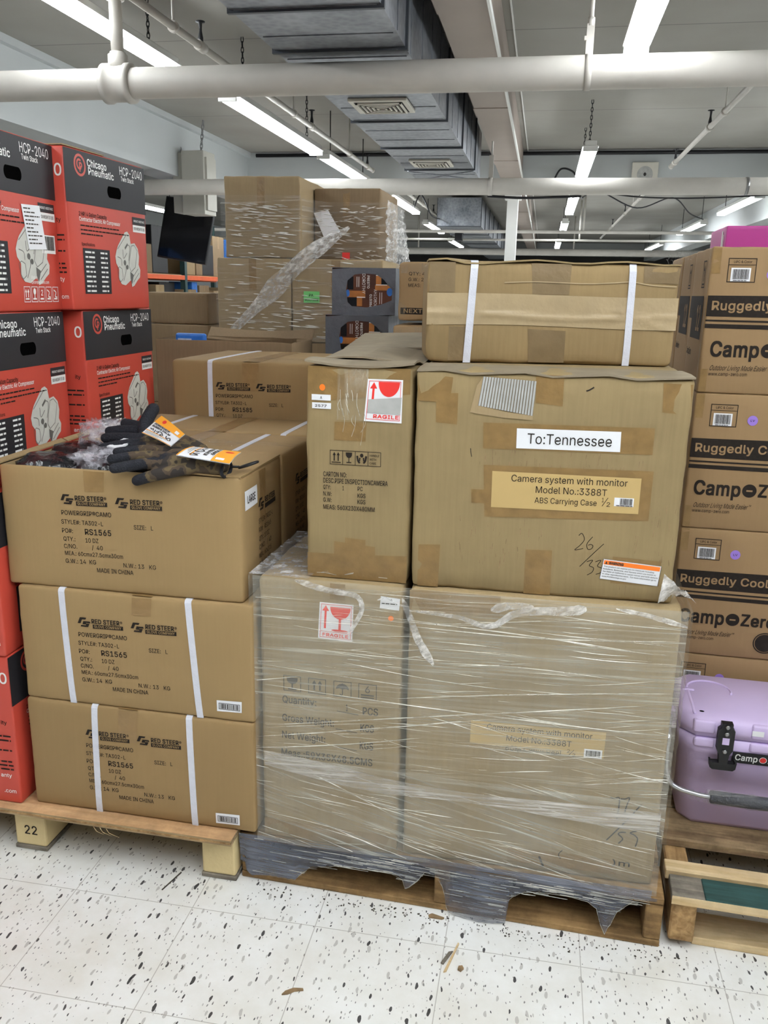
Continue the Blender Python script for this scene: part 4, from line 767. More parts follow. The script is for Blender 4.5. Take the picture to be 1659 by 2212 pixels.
R0 = steer_box('brown glove carton resting on the pallet, lowest of the front stack, two white straps', (-1.2148, 1.7386, .1448), straps=[(.187, .181), (.436, .441)], tape=[(.2508, .293), (.3028, .293), (.2968, .21), (.2488, .208)], lab=[(.4968, .045), (.5589, .047), (.5589, .018), (.4968, .016)], du=.002, dv=-.002, mat='card_red2', seed=1)
R1 = steer_box('brown glove carton with two white straps, between the open carton and the lowest one', (-1.2139, 1.7423, .4428), straps=[(.119, .129), (.443, .463)], tape=[(.3019, .2926), (.3519, .2936), (.3489, .2496), (.2999, .2486)], lab=[(.507, .0526), (.5699, .0546), (.5689, .0256), (.507, .0236)], du=.001, dv=-.003, seed=2)
R2 = steer_box('open glove carton on top of the front stack, black bagged goods inside, LARGE sticker', (-1.2378, 1.751, .7408), side=True, tape=[(.2188, .2922), (.2708, .2912), (.2678, .2452), (.2198, .2432)], seed=3, d=.287, open_top=True)
# inside of the open carton: walls, flaps
bm = nb(); t_ = .004
for cc in [(.006, .005, .25, .594, .009, .294), (.006, .277, .2, .594, .281, .294), (.005, .006, .2, .009, .28, .294), (.591, .006, .2, .595, .28, .294)]: box(bm, *cc)
obj('inner_walls', bm, 'card_in', R2.root)
bm = nb()
def sheet(bm, P, th=.004):
    """cardboard panel through a grid of points P[row][col]"""
    a = [[bm.verts.new(Vector(p) + Vector((0, 0, th / 2))) for p in r] for r in P]; b = [[bm.verts.new(Vector(p) - Vector((0, 0, th / 2))) for p in r] for r in P]
    R, C = len(P), len(P[0])
    for j in range(R - 1):
        for i in range(C - 1):
            bm.faces.new((a[j][i], a[j][i + 1], a[j + 1][i + 1], a[j + 1][i])); bm.faces.new((b[j][i], b[j + 1][i], b[j + 1][i + 1], b[j][i + 1]))
    for j in range(R - 1): bm.faces.new((a[j][0], a[j + 1][0], b[j + 1][0], b[j][0])); bm.faces.new((a[j][C - 1], b[j][C - 1], b[j + 1][C - 1], a[j + 1][C - 1]))
    for i in range(C - 1): bm.faces.new((a[0][i], b[0][i], b[0][i + 1], a[0][i + 1])); bm.faces.new((a[R - 1][i], a[R - 1][i + 1], b[R - 1][i + 1], b[R - 1][i]))
sheet(bm, [[(.425 + .02 * math.sin(j * 1.3), .002 + .28 * j / 5, .297 + .004 * math.sin(j))] + [(.425 + (.6 - .425) * i / 5, .002 + .28 * j / 5, .2985 + .004 * math.sin(i * .8) * (1 - i / 5)) for i in range(1, 6)] for j in range(6)])
obj('top_flap', bm, 'card_red', R2.root)
bm = nb()
sheet(bm, [[(.004 - .007 * k, .0 + .284 * j / 4, .2975 + .003 * k + .005 * j / 4) for k in range(3)] for j in range(5)], .003); obj('side_flap', bm, 'card_in', R2.root)
R2.part('size_sticker', lambda bm: (quad(bm, [(.02, .262), (.098, .263), (.098, .219), (.02, .217)], .001, R2.Rt, 0), text(bm, 'LARGE', .034, .231, .05, .018, .0015, R2.Rt, 0, 1, .03)), ['white_label', 'ink'], 'white LARGE sticker')
R2.part('side_tape', lambda bm: rect(bm, .118, .02, .165, .29, .0005, R2.Rt), 'tape_brown')
# second and third rows
Q2 = steer_box('closed glove carton directly behind the open one, glossy tape and straps on top', (-1.2325, 2.042, .7408), front=False, side=True, straps=[(.15, .15), (.47, .47)], tape=[(.275, .29), (.33, .29), (.33, .2), (.275, .2)], seed=4, mat='card_red2')
bm = nb(); sheet(bm, [[(.002 - .007 * k, .002 + .27 * j / 4, .3015 + .003 * k + .005 * j / 4) for k in range(3)] for j in range(5)], .003); obj('side_flap', bm, 'card_in', Q2.root)
Q2.part('clear_tape', lambda bm: (rect(bm, .26, .06, .45, .125, .0012, Q2.T), rect(bm, .0, .105, .6, .155, .0014, Q2.T)), 'tape_clear')
Q3 = steer_box('closed glove carton in the third row behind the open one, brown tape across its top', (-1.2385, 2.333, .7408), front=False, side=True, straps=[(.13, .13), (.52, .52)], tape=[(.29, .29), (.345, .29), (.345, .2), (.29, .2)], seed=5)
Q3.part('side_label', lambda bm: (rect(bm, .03, .12, .08, .16, .001, Q3.Rt, 0), scrawl(bm, .036, .137, .07, .006, .0015, Q3.Rt, 1)), ['white_label', 'ink'])
for lv, zz in (('lowest', .1448), ('middle', .4428)):
    for rw, yy, dd in (('second', 2.042, .285), ('third', 2.333, .285)): steer_box(f'glove carton in the {lv} layer of the {rw} row, hidden behind the front stack', (-1.226, yy, zz), front=False, seed=len(lv + rw) % 9, d=dd)
# carton RS1585 on its own pile behind
for k, zz, hh in ((0, .1448, .38), (1, .525, .3942)):
    c = Carton('plain_carton', ['plain brown carton at the foot of the pile behind the third glove row', 'plain brown carton carrying the strapped glove carton behind the third row'][k], 'box', (-1.2, 2.66, zz), YA, .6, .52, hh - .0005, 'card_far', seed=k)
    c.part('tape', lambda bm: rect(bm, .27, 0, .33, hh, .0006, c.F), 'tape_olive')
c = Carton('glove_carton', 'glove carton reading RS1585, strapped, standing behind the rows of the glove pallet', 'box', (-1.192, 2.632, .9195), YA, .6, .49, .2978, 'card_red2', .012, (.003, .003, .002), .003, 12, 'glove cartons on the block pallet', seed=6)
c.part('printing', lambda bm: steer_print(bm, c.F, 'RS1585', -.003, -.004), ['ink', 'card_red2']); c.strap(.135, .135)
c.part('tape', lambda bm: (rect(bm, .245, .205, .302, .293, .0006, c.F), rect(bm, .245, .004, .302, .48, .0008, c.T)), 'tape_brown')
c.part('clear_tape', lambda bm: rect(bm, .2, .1, .58, .16, .0016, c.T), 'tape_clear')

# ------------------------------------------------------------------ compressor cartons
def cp_logo(bm, f, u, v, ru, rv, o):
    ring(bm, u, v, ru, rv, ru * .24, o, f, 0); ring(bm, u - ru * .08, v + rv * .08, ru * .5, rv * .5, ru * .2, o, f, 0, 24, 50, 310); ring(bm, u + ru * .14, v + rv * .02, ru * .26, rv * .26, ru * .16, o, f, 0, 20)
    quad(bm, [(u - ru * .1, v + rv * .26), (u + ru * .08, v + rv * .26), (u + ru * .04, v - rv * .6), (u - ru * .12, v - rv * .6)], o, f, 0, 1, 2)
def compressor_art(bm, f, u, v, W, H, o):
    P = lambda L_: [(u + a * W, v + b_ * H) for a, b_ in L_]
    flat(bm, P([(.05, .62), (.12, .72), (.42, .98), (.52, 1), (.6, .95), (.64, .78), (.8, .8), (.93, .7), (.97, .55), (.93, .4), (1, .3), (.97, .16), (.86, .1), (.72, .0), (.62, -.03), (.58, .1), (.36, .0), (.2, .02), (.1, .1), (.12, .3), (.02, .4), (0, .52)]), o, f, 0)
    for c in [[(.66, .74), (.78, .76), (.9, .66), (.78, .34), (.6, .26), (.52, .36)], [(.06, .3), (.14, .34), (.24, .3), (.26, .12), (.16, .06), (.1, .12)]]:
        for a, b_ in zip(c, c[1:] + c[:1]): stroke(bm, P([a, b_]), W * .012, o + .0003, f, 1)
    for c in [[(.1, .66), (.45, .92)], [(.3, .66), (.32, .5), (.46, .6)], [(.5, .76), (.6, .7), (.52, .46)], [(.28, .08), (.4, .3), (.36, .42)], [(.58, .1), (.9, .32)], [(.68, .06), (.93, .24)], [(.08, .52), (.22, .48), (.24, .36)]]: stroke(bm, P(c), W * .014, o + .0003, f, 1)
    for a, b_, r in ((.36, .42, .05), (.45, .34, .045)): disc(bm, u + a * W, v + b_ * H, W * r, H * r, o + .0004, f, 1, 16)
    flat(bm, P([(.38, .7), (.5, .79), (.52, .75), (.4, .66)]), o + .0003, f, 1); flat(bm, P([(.56, .26), (.7, .2), (.62, .02), (.56, .12)]), o + .0003, f, 1)
def cp_box(label, loc, rz, variant=0, L_=.5, D=.432, H=.412, seed=0):
    c = Carton('compressor_carton', label, 'box', loc, rz, L_, D, H - .0005, 'cp_red', .006, (.002, .003, .001), .0012, 10, 'red compressor cartons on the block pallet', seed=seed)
    f = c.Rt; W = D
    def P(u, v): return u * W, H - v * H
    c.part('black_panel', lambda bm: quad(bm, [(.0, H - .004), (W, H - .004), (W, H * .67), (.0, H * .67)], .0007, f, 0, 10, 5), 'cp_black')
    bm = nb(); hu, hv = P(.565, .222); rr = .0155; pts = [(hu + (.024 if math.cos(a) > 0 else -.024) + rr * .8 * math.cos(a), hv + rr * math.sin(a)) for a in [2 * math.pi * k / 24 for k in range(24)]]
    prism(bm, pts, -.002, .0008, f); o = obj('hand_hole', bm, 'hole_black', c.root)
    def white(bm):
        o = .0009
        for s, u, v, wd, cap, b_ in [('Chicago', .255, .092, .095, .019, .03), ('Pneumatic', .262, .142, .127, .019, .03), ('HCP-2040', .655, .094, .128, .023, .0), ('Twin Stack', .665, .133, .072, .0125, .02), ('Contractor Electric Air Compressor', .12, .437, .205, .0105, .02)]:
            uu, vv = P(u, v); text(bm, s, uu, vv, wd, cap, o, f, 0, 0, b_)
        uu, vv = P(.79, .462); rect(bm, uu, vv, uu + .078, vv + .02, o, f, 0)
        for k in range(9):
            a, b_ = P(.16, .625 + k * .031); scrawl(bm, a, b_ - .004, a + .045, .0065, o + .0006, f, 0, random.Random(k)); a, b_ = P(.34, .625 + k * .031); scrawl(bm, a, b_ - .004, a + .035, .0065, o + .0006, f, 0, random.Random(k + 40))
        if variant == 1:
            a, b_ = P(.80, .545); rect(bm, a, b_ - .045, a + .066, b_ + .0, o, f, 0)
            a, b_ = P(.66, .805); text(bm, 'Visit us at', a, b_ - .002, .042, .008, o, f, 0, 0, .01); text(bm, 'cpcompressors.com', a, b_ - .013, .082, .008, o, f, 0, 0, .01)
            for k in range(5):
                a = W * (.58 + k * .076); frame_(bm, a, .022, a + .028, .06, .0016, o, f, 0); rect(bm, a + .006, .028, a + .022, .032, o, f, 0, 1, 1)
                if k == 2: text(bm, '2', a + .01, .038, .009, .014, o, f, 0, 0, .02)
                elif k == 1: disc(bm, a + .014, .048, .006, .008, o, f, 0, 12); rect(bm, a + .0125, .03, a + .0155, .045, o, f, 0, 1, 1)
                elif k == 0:
                    for q in (.006, .016): rect(bm, a + q + .001, .034, a + q + .004, .048, o, f, 0, 1, 1); flat(bm, [(a + q - .002, .046), (a + q + .007, .046), (a + q + .0025, .054)], o, f, 0)
                else: stroke(bm, [(a + .006, .052), (a + .016, .046), (a + .012, .036), (a + .022, .034)], .003, o, f, 0)
        # front face copy at the right end
        for s, u, v, cap in [('.com', L_ - .045, .03, .011), ('anty', L_ - .05, .075, .011), ('0', L_ - .028, H * .82, .03)]: text(bm, s, u, v, None, cap, .0009, c.F, 0, 0, .02)
    c.part('white_printing', white, 'white_print')
    def black(bm):
        o = .0009
        a, b_ = P(.12, .405); text(bm, '2 HP/ 4 Gallon Capacity', a, b_, .135, .0105, o, f, 0, 0, .02)
        for k, (v, e) in enumerate(((.468, .55), (.495, .7), (.52, .3))): a, b_ = P(.13, v); scrawl(bm, a, b_, a + e * W * .85, .0045, o, f, 0, random.Random(k))
        a, b_ = P(.13, .59); text(bm, 'Specifications', a, b_, .062, .0085, o, f, 0, 0, .01)
        for k, (s, v) in enumerate((('ity', .225), ('', .19), ('', .178), ('', .15), ('', .118), ('', .107), ('', .096))):
            if s: text(bm, s, L_ - .035, v, None, .011, o, c.F, 0, 0, .02)
            else: scrawl(bm, L_ - .075, v, L_ - .012, .0055, o, c.F, 0, random.Random(k))
        if variant == 1: a, b_ = P(.80, .545); barcode(bm, a + .006, b_ - .037, a + .06, b_ - .003, o + .0006, f, 0, 26, 5)
        a, b_ = P(.79, .462); text(bm, 'BOX WEIGHT 57 LBS', a + .006, b_ + .006, .064, .008, o + .0008, f, 0, 0, .01)
    c.part('black_printing', black, 'ink')
    def tab(bm):
        a, b_ = P(.14, .605); a2, b2 = P(.46, .895); rect(bm, a, b2, a2, b_, .0008, f, 0)
    c.part('spec_table', tab, 'cp_black')
    def tab2(bm): a, b_ = P(.79, .412); rect(bm, a, b_, a + .078, b_ + .022, .0008, f, 0)
    c.part('weight_label', tab2, 'cp_black')
    bm = nb(); a, b_ = P(.79, .412); text(bm, 'PRODUCT ASSISTANCE', a + .006, b_ + .008, .066, .006, .0014, f, 0, 0, .02); obj('weight_label_text', bm, 'white_print', c.root)
    bm = nb(); cp_logo(bm, f, .17 * W, H - .096 * H, .027, .028, .0009); obj('round_logo', bm, 'cp_red', c.root)
    bm = nb(); compressor_art(bm, f, .53 * W, H * .165, W * .34, H * .37, .0008); obj('product_picture', bm, ['machine_grey', 'machine_dark'], c.root)
    return c
zs = [.1448 + .412 * k for k in range(4)]
FX = -1.24
A0 = cp_box('red and black compressor carton standing on the block pallet, lowest of the near column', (FX - .505, 1.728, zs[0]), -.6, 2, seed=11)
A1 = cp_box('red and black compressor carton second from the pallet in the near column', (FX - .505, 1.722, zs[1]), -.3, 2, seed=12)
A2 = cp_box('red and black compressor carton third in the near column, left of the gloves', (FX - .519, 1.69, zs[2]), 2.2, 0, seed=13)
A3 = cp_box('topmost compressor carton of the near column, white paper sheet stuck on it', (FX - .519, 1.69, zs[3]), 1.0, 1, seed=14)
B2 = cp_box('compressor carton of the far column just above the glove cartons', (FX - .498, 2.17, zs[2]), 1., 0, seed=15)
B3 = cp_box('topmost compressor carton of the far column, red edge strip showing', (FX - .494, 2.155, zs[3]), -3.0, 0, D=.412, seed=16)
for k in (0, 1): cp_box(['lowest', 'second'][k] + ' compressor carton of the far column, hidden by the glove cartons', (FX - .53, 2.17, zs[k]), 0, 0, seed=17 + k)
A3.part('paper_sheet', lambda bm: (quad(bm, [(.265, .253), (.346, .256), (.366, .152), (.285, .148)], .0022, A3.Rt, 0), [scrawl(bm, .272 + k * .0018, .243 - k * .009, .272 + k * .0018 + .03 + (k * 37 % 5) * .009, .004, .0028, A3.Rt, 1, random.Random(k), 2) for k in range(10)]), ['white_label', 'ink_soft'], 'white paper sheet with print')
for c in (A2, A3, B2, B3):
    bm = nb(); sheet(bm, [[(.003 + (c.w - .006) * i / 4, .002 + c.d * .48 * j, c.h + .0028) for i in range(5)] for j in (0, 1)], .003); obj('top_flap', bm, 'card_far', c.root)
# ------------------------------------------------------------------ gloves, tags and bags in the open carton
def soft(name, chains, mats, parent, vox=.0035, pick=None):
    """union of tapered chains fused into one smooth skin"""
    bm = nb()
    for pts, rs in chains:
        P = spline(pts, 4); n = len(P); RS = []
        for i in range(n):
            t = i / (n - 1) * (len(rs) - 1); a = int(min(t, len(rs) - 2)); RS.append(rs[a] + (rs[a + 1] - rs[a]) * (t - a))
        d0 = (P[0] - P[1]).normalized() * RS[0]; d1 = (P[-1] - P[-2]).normalized() * RS[-1]
        P = [P[0] + d0 * .9, P[0] + d0 * .5] + P + [P[-1] + d1 * .5, P[-1] + d1 * .9]; RS = [RS[0] * .35, RS[0] * .85] + RS + [RS[-1] * .85, RS[-1] * .35]
        tube(bm, P, RS, 12)
    me = bpy.data.meshes.new('t'); bm.to_mesh(me); bm.free(); o = bpy.data.objects.new('t', me); COL.objects.link(o)
    r = o.modifiers.new('r', 'REMESH'); r.mode = 'VOXEL'; r.voxel_size = vox
    s_ = o.modifiers.new('s', 'SMOOTH'); s_.iterations = 4; s_.factor = .5
    dg = bpy.context.evaluated_depsgraph_get(); m2 = bpy.data.meshes.new_from_object(o.evaluated_get(dg)); bpy.data.objects.remove(o)
    m2.name = name
    for m_ in mats: m2.materials.append(MATS[m_])
    for p in m2.polygons:
        p.use_smooth = True
        if pick: p.material_index = pick(p.center)
    q = bpy.data.objects.new(name, m2); COL.objects.link(q)
    if parent: q.parent = parent
    return q
def rel(o, P): return [Vector(p) - Vector(o) for p in P]
def near(segs):
    def fn(c):
        for a, b, r in segs:
            a, b = Vector(a), Vector(b); t = max(0, min(1, (c - a).dot(b - a) / (b - a).length_squared))
            if (a + (b - a) * t - c).length < r: return 1
        return 0
    return fn
g1 = (-.80, 1.78, 1.05)
t = thing('work_glove', 'camouflage work glove lying over the front rim of the open carton, fingers to the left', 'glove', g1, 0, 'gloves on the open carton')
ch = [(rel(g1, [(-.69, 1.775, 1.058), (-.76, 1.782, 1.066), (-.81, 1.785, 1.07)]), [.017, .021, .02]), (rel(g1, [(-.69, 1.75, 1.056), (-.76, 1.755, 1.062), (-.82, 1.76, 1.064)]), [.013, .02, .019]), (rel(g1, [(-.71, 1.80, 1.058), (-.77, 1.812, 1.066), (-.85, 1.825, 1.07)]), [.012, .019, .018]),
      (rel(g1, [(-.80, 1.80, 1.068), (-.88, 1.82, 1.076), (-.96, 1.80, 1.07)]), [.016, .013, .0115]),
      (rel(g1, [(-.81, 1.83, 1.07), (-.88, 1.855, 1.078), (-.95, 1.86, 1.074)]), [.015, .012, .0105]),
      (rel(g1, [(-.81, 1.775, 1.066), (-.88, 1.772, 1.07), (-.945, 1.745, 1.064)]), [.017, .0135, .012]),
      (rel(g1, [(-.80, 1.75, 1.06), (-.86, 1.738, 1.06), (-.925, 1.715, 1.05)]), [.017, .0135, .012]),
      (rel(g1, [(-.75, 1.745, 1.056), (-.81, 1.722, 1.044), (-.845, 1.722, 1.034), (-.878, 1.728, 1.022)]), [.014, .0145, .0135, .0125])]
soft('glove_shell', ch, ['camo', 'glove_black'], t, .0032, near([(rel(g1, [a])[0], rel(g1, [b])[0], r) for a, b, r in [((-.93, 1.805, 1.07), (-.98, 1.79, 1.07), .024), ((-.93, 1.858, 1.074), (-.97, 1.862, 1.074), .022), ((-.925, 1.75, 1.064), (-.97, 1.735, 1.06), .022), ((-.87, 1.725, 1.054), (-.95, 1.705, 1.046), .02), ((-.86, 1.722, 1.026), (-.9, 1.725, 1.015), .021), ((-.83, 1.745, 1.088), (-.845, 1.742, 1.088), .02)]]))
bm = nb(); tube(bm, [Vector((.124, -.022, .004)) + Vector((.0, .03 * math.cos(a), .0165 * math.sin(a))) for a in [2 * math.pi * k / 24 for k in range(25)]], .004, 6, 0, False); obj('cuff_hem', bm, 'glove_black', t)
g2 = (-.93, 1.93, 1.06)
t = thing('work_glove', 'camouflage work glove behind, black rubber fingers raised, tag over its cuff', 'glove', g2, 0, 'gloves on the open carton')
ch = [(rel(g2, [(-.80, 1.92, 1.06), (-.86, 1.93, 1.075), (-.93, 1.94, 1.085)]), [.018, .023, .022]), (rel(g2, [(-.80, 1.885, 1.06), (-.86, 1.89, 1.072), (-.93, 1.9, 1.08)]), [.014, .021, .02]), (rel(g2, [(-.82, 1.96, 1.06), (-.88, 1.965, 1.075), (-.95, 1.97, 1.085)]), [.013, .02, .02]),
      (rel(g2, [(-.92, 1.90, 1.08), (-.98, 1.90, 1.085), (-1.05, 1.915, 1.08)]), [.018, .015, .013]), (rel(g2, [(-.93, 1.94, 1.085), (-1., 1.95, 1.095), (-1.06, 1.955, 1.09)]), [.018, .015, .013]),
      (rel(g2, [(-.94, 1.92, 1.09), (-.955, 1.935, 1.11), (-.95, 1.955, 1.135), (-.945, 1.97, 1.15)]), [.018, .0165, .0165, .016]), (rel(g2, [(-.94, 1.97, 1.085), (-1., 1.99, 1.1), (-1.04, 2.0, 1.105)]), [.017, .015, .013]), (rel(g2, [(-.93, 1.88, 1.078), (-.99, 1.865, 1.072), (-1.03, 1.86, 1.064)]), [.017, .014, .013])]
soft('glove_shell', ch, ['camo', 'glove_black'], t, .0032, lambda c: 1 if c.x < -.005 or c.z > .06 else 0)
def bil(c00, c10, c11, c01):
    """map (u, v) in the unit square over four 3-D corners TL TR BR BL"""
    a, b_, c, d = map(Vector, (c00, c10, c11, c01)); n = (b_ - a).cross(d - a).normalized()
    if n.z < 0: n = -n
    return lambda u, v, o: (a * (1 - u) + b_ * u) * v + (d * (1 - u) + c * u) * (1 - v) + n * o
def card_tag(label, loc, corners, flipdir, ring_=None):
    t = thing('hang_tag', label, 'tag', loc, 0, 'orange and white glove tags'); f0 = bil(*rel(loc, corners))
    f = lambda u, v, o: f0(u, v, o + .004 * math.sin(math.pi * u))
    bm = nb(); rect(bm, 0, 0, 1, 1, .001, f, 0, 8, 4); rect(bm, 0, 0, 1, 1, -.0005, f, 0, 8, 4); obj('card', bm, 'white_label', t)
    bm = nb(); rect(bm, 0, .64, 1, 1, .0016, f, 0, 8, 2); rect(bm, 0, 0, 1, .03, .0016, f, 0, 8, 1); rect(bm, .0, .2, .86, .23, .0016, f, 0, 8, 1); obj('orange_band', bm, 'tag_orange', t)
    bm = nb(); rect(bm, .78, .7, .9, .86, .002, f, 0, 2, 1); obj('size_box', bm, 'white_label', t)
    bm = nb(); disc(bm, .3, .84, .07, .09, .002, f, 0, 16); obj('round_emblem', bm, 'red_print', t)
    bm = nb(); text(bm, 'POWERGRIP', .08, .545, .6, .085, .002, f, 0, 0, .05); text(bm, 'RUBBER PALM', .08, .43, .68, .085, .002, f, 0, 0, .05)
    for q in ([(.1, .35), (.16, .3), (.2, .36), (.25, .27)], [(.3, .36), (.32, .22)], [(.35, .3), (.5, .38), (.62, .26)], [(.44, .33), (.42, .22)], [(.55, .3), (.53, .22), (.6, .24)], [(.7, .36), (.75, .24), (.82, .35), (.88, .22)], [(.76, .22), (.84, .2)]): stroke(bm, q, .028, .002, f, 0)
    for k in range(3): scrawl(bm, .06, .15 - .04 * k, .8 - .12 * k, .016, .0018, f, 1, random.Random(k))
    obj('printing', bm, ['ink', 'ink_soft'], t)
    if ring_:
        bm = nb(); c = Vector(ring_) - Vector(loc); tube(bm, [c + Vector((.022 * math.cos(a), .013 * math.sin(a), .008 * math.cos(a) + .002)) for a in [2 * math.pi * k / 20 for k in range(21)]], .003, 6, 0, False); tube(bm, [c + Vector((-.05, -.005, -.004)), c + Vector((-.022, 0, -.004))], .003, 6); obj('plastic_hook', bm, 'rubber_black', t)
card_tag('orange and white tag standing slanted above the rear glove', (-.85, 1.83, 1.10), [(-.882, 1.882, 1.147), (-.785, 1.79, 1.122), (-.821, 1.79, 1.092), (-.917, 1.845, 1.11)], 0)
card_tag('orange and white tag on the front glove cuff, black hook at its end', (-.71, 1.75, 1.08), [(-.655, 1.80, 1.085), (-.646, 1.70, 1.078), (-.775, 1.715, 1.088), (-.765, 1.79, 1.094)], 1, (-.635, 1.79, 1.058))
# black bagged packs inside the open carton
def lump(bm, c, r, amp, fr, sd, nu=26, nv=14):
    g = []
    for j in range(nv + 1):
        th = math.pi * j / nv; row = []
        for i in range(nu):
            ph = 2 * math.pi * i / nu; d = Vector((math.sin(th) * math.cos(ph), math.sin(th) * math.sin(ph), math.cos(th)))
            e = Vector([abs(a) ** .7 * (1 if a > 0 else -1) for a in d]); k = 1 + amp * noise.noise(d * fr + Vector((sd, sd * 2, 0))) + amp * .5 * noise.noise(d * fr * 2.7 + Vector((sd, 1, 9)))
            row.append(bm.verts.new(Vector(c) + Vector((e.x * r[0], e.y * r[1], e.z * r[2])) * k))
        g.append(row)
    for j in range(nv):
        for i in range(nu):
            q = [g[j][i], g[j + 1][i], g[j + 1][(i + 1) % nu], g[j][(i + 1) % nu]]; f = bm.faces.new(q); f.smooth = True
    bmesh.ops.remove_doubles(bm, verts=bm.verts[:], dist=1e-5)
for k, (x, y, z, rx, ry, lb) in enumerate([(-1.15, 1.82, 1.012, .075, .06, 'black bagged glove pack at the left front inside the open carton'), (-1.14, 1.96, 1.015, .08, .065, 'black bagged glove pack at the left back inside the open carton'), (-.99, 1.825, 1.008, .085, .062, 'black bagged glove pack under the clear plastic in the open carton'), (-.98, 1.965, 1.0, .08, .06, 'black bagged glove pack beneath the rear glove')]):
    bm = nb(); lump(bm, (0, 0, 0), (rx, ry, .042), .16, 2.6, k * 3.7); o = obj('bagged_pack', bm, 'bag_black'); o.location = (x, y, z); tag(o, lb, 'package', 'bagged packs in the open carton')
bm = nb(); box(bm, -1.2, 1.765, .75, -.66, 2.025, .965); tag(obj('bagged_layer', bm, 'bag_black'), 'dark layer of packed goods deeper in the open carton', 'package')
bm = nb(); lump(bm, (0, 0, 0), (.055, .05, .05), .45, 3.4, 2.2, 40, 24); o = obj('clear_bag', bm, 'bag_clear'); o.location = (-1.10, 2.0, 1.06); tag(o, 'crumpled clear plastic bag bulging above the open carton', 'plastic bag')
bm = nb(); lump(bm, (0, 0, 0), (.06, .055, .028), .5, 4, 6.2, 40, 20); o = obj('clear_bag', bm, 'bag_clear'); o.location = (-1.02, 1.835, 1.04); tag(o, 'crinkled clear plastic bag over the front rim, left of the gloves', 'plastic bag')
for nm, c, lb in [('tag_clip', [(-.985, 1.885, 1.086), (-.95, 1.875, 1.086), (-.975, 1.835, 1.07), (-1.01, 1.845, 1.072)], 'white plastic clip on the clear bag beside the gloves'), ('tag_clip', [(-1.12, 1.90, 1.04), (-1.06, 1.885, 1.04), (-1.07, 1.865, 1.036), (-1.13, 1.88, 1.038)], 'white plastic clip lying on the black packs in the open carton')]:
    f = bil(*c); bm = nb(); frame_(bm, 0, 0, 1, 1, .22, .002, f); prism(bm, [(0, 0), (1, 0), (1, 1), (0, 1)], -.002, .0005, f); tag(obj(nm, bm, 'white_label'), lb, 'clip')

# ------------------------------------------------------------------ camera cartons
G1 = 'large camera cartons on the wrapped pallet'
LLc = Carton('shipping_carton', 'tall narrow brown carton under film, printed Quantity and Gross Weight', 'box', (-.6035, 1.7525, .1296), -1.3, .337, .36, .6802, 'card_wrapped', .012, (.004, .001, .002), .004, 14, G1, seed=21)
LRc = Carton('shipping_carton', 'wide brown carton under film with the 60M cable reel label', 'box', (-.2518, 1.7498, .1296), .3, .5821, .42, .6802, 'card_wrapped', .010, (.004, .001, .002), .004, 14, G1, seed=22)
ULc = Carton('shipping_carton', 'narrow brown carton marked pipe inspection camera, standing on the wrapped cartons', 'box', (-.4949, 1.775, .8106), -.5, .2326, .42, .4786, 'card_olive', .008, (.005, .004, .002), .004, 12, G1, seed=23)
URc = Carton('shipping_carton', 'wide brown carton addressed To Tennessee, with a torn patch', 'box', (-.2521, 1.7666, .8106), 1.0, .5585, .45, .4786, 'card_olive', .009, (.004, .004, .002), .005, 14, G1, seed=24)
Tc = Carton('shipping_carton', 'flat battered carton with a pale paper band and two straps, topmost of the middle pile', 'box', (-.2585, 1.9442, 1.2922), 9.59, .5613, .30, .2228, 'card_olive2', .010, (.004, .004, .003), .006, 14, G1, seed=25)
def handling(bm, f, o):
    a, b_, c, d = .0549, .2659, .1689, .2979; frame_(bm, a, b_, c, d, .0012, o, f); wd = (c - a) / 4
    for k in (1, 2, 3): rect(bm, a + wd * k - .0006, b_, a + wd * k + .0006, d, o, f, 0, 1, 1)
    arrows(bm, f, a + .004, b_ + .004, wd - .008, d - b_ - .008, o); glass(bm, f, a + wd + .007, b_ + .005, wd - .014, d - b_ - .009, o)
    x = a + 2 * wd + wd / 2; y = b_ + .006
    for s in (-1, 1): stroke(bm, [(x + s * .004, y), (x + s * .008, y + .005), (x + s * .01, y + .016)], .004, o, f); stroke(bm, [(x + s * .005, y + .004), (x + s * .004, y + .012)], .003, o, f)
    disc(bm, x, y + .017, .004, .0045, o, f, 0, 8); x = a + 3 * wd
    for k, s in enumerate(('HANDLE', 'WITH', 'CARE')): text(bm, s, x + .0035, d - .0105 - k * .0085, .021 if k == 0 else .0145, .0048, o, f, 0, 0, .02)
def arrows(bm, f, u, v, W, H, o):
    rect(bm, u, v, u + W, v + H * .08, o, f, 0, 1, 1)
    for q in (.28, .72):
        x = u + W * q; rect(bm, x - W * .06, v + H * .18, x + W * .06, v + H * .75, o, f, 0, 1, 1); flat(bm, [(x - W * .17, v + H * .7), (x + W * .17, v + H * .7), (x, v + H)], o, f)
def glass(bm, f, u, v, W, H, o, mi=0):
    cx = u + W / 2
    flat(bm, [(cx - W / 2, v + H), (cx - W * .47, v + H * .72), (cx - W * .3, v + H * .55), (cx - W * .06, v + H * .47), (cx + W * .06, v + H * .47), (cx + W * .3, v + H * .55), (cx + W * .47, v + H * .72), (cx + W / 2, v + H)], o, f, mi)
    rect(bm, cx - W * .06, v + H * .08, cx + W * .06, v + H * .5, o, f, mi, 1, 1); rect(bm, cx - W * .38, v, cx + W * .38, v + H * .09, o, f, mi, 1, 1)
def umbrella(bm, f, u, v, W, H, o):
    cx = u + W / 2; flat(bm, [(cx + W / 2 * math.cos(R_(a)), v + H * .5 + H * .45 * math.sin(R_(a))) for a in range(0, 181, 15)] + [(cx - W / 4, v + H * .57), (cx, v + H * .5), (cx + W / 4, v + H * .57)], o, f)
    stroke(bm, [(cx, v + H), (cx, v + H * .15), (cx - W * .1, v + H * .03), (cx - W * .2, v + H * .12)], W * .07, o, f)
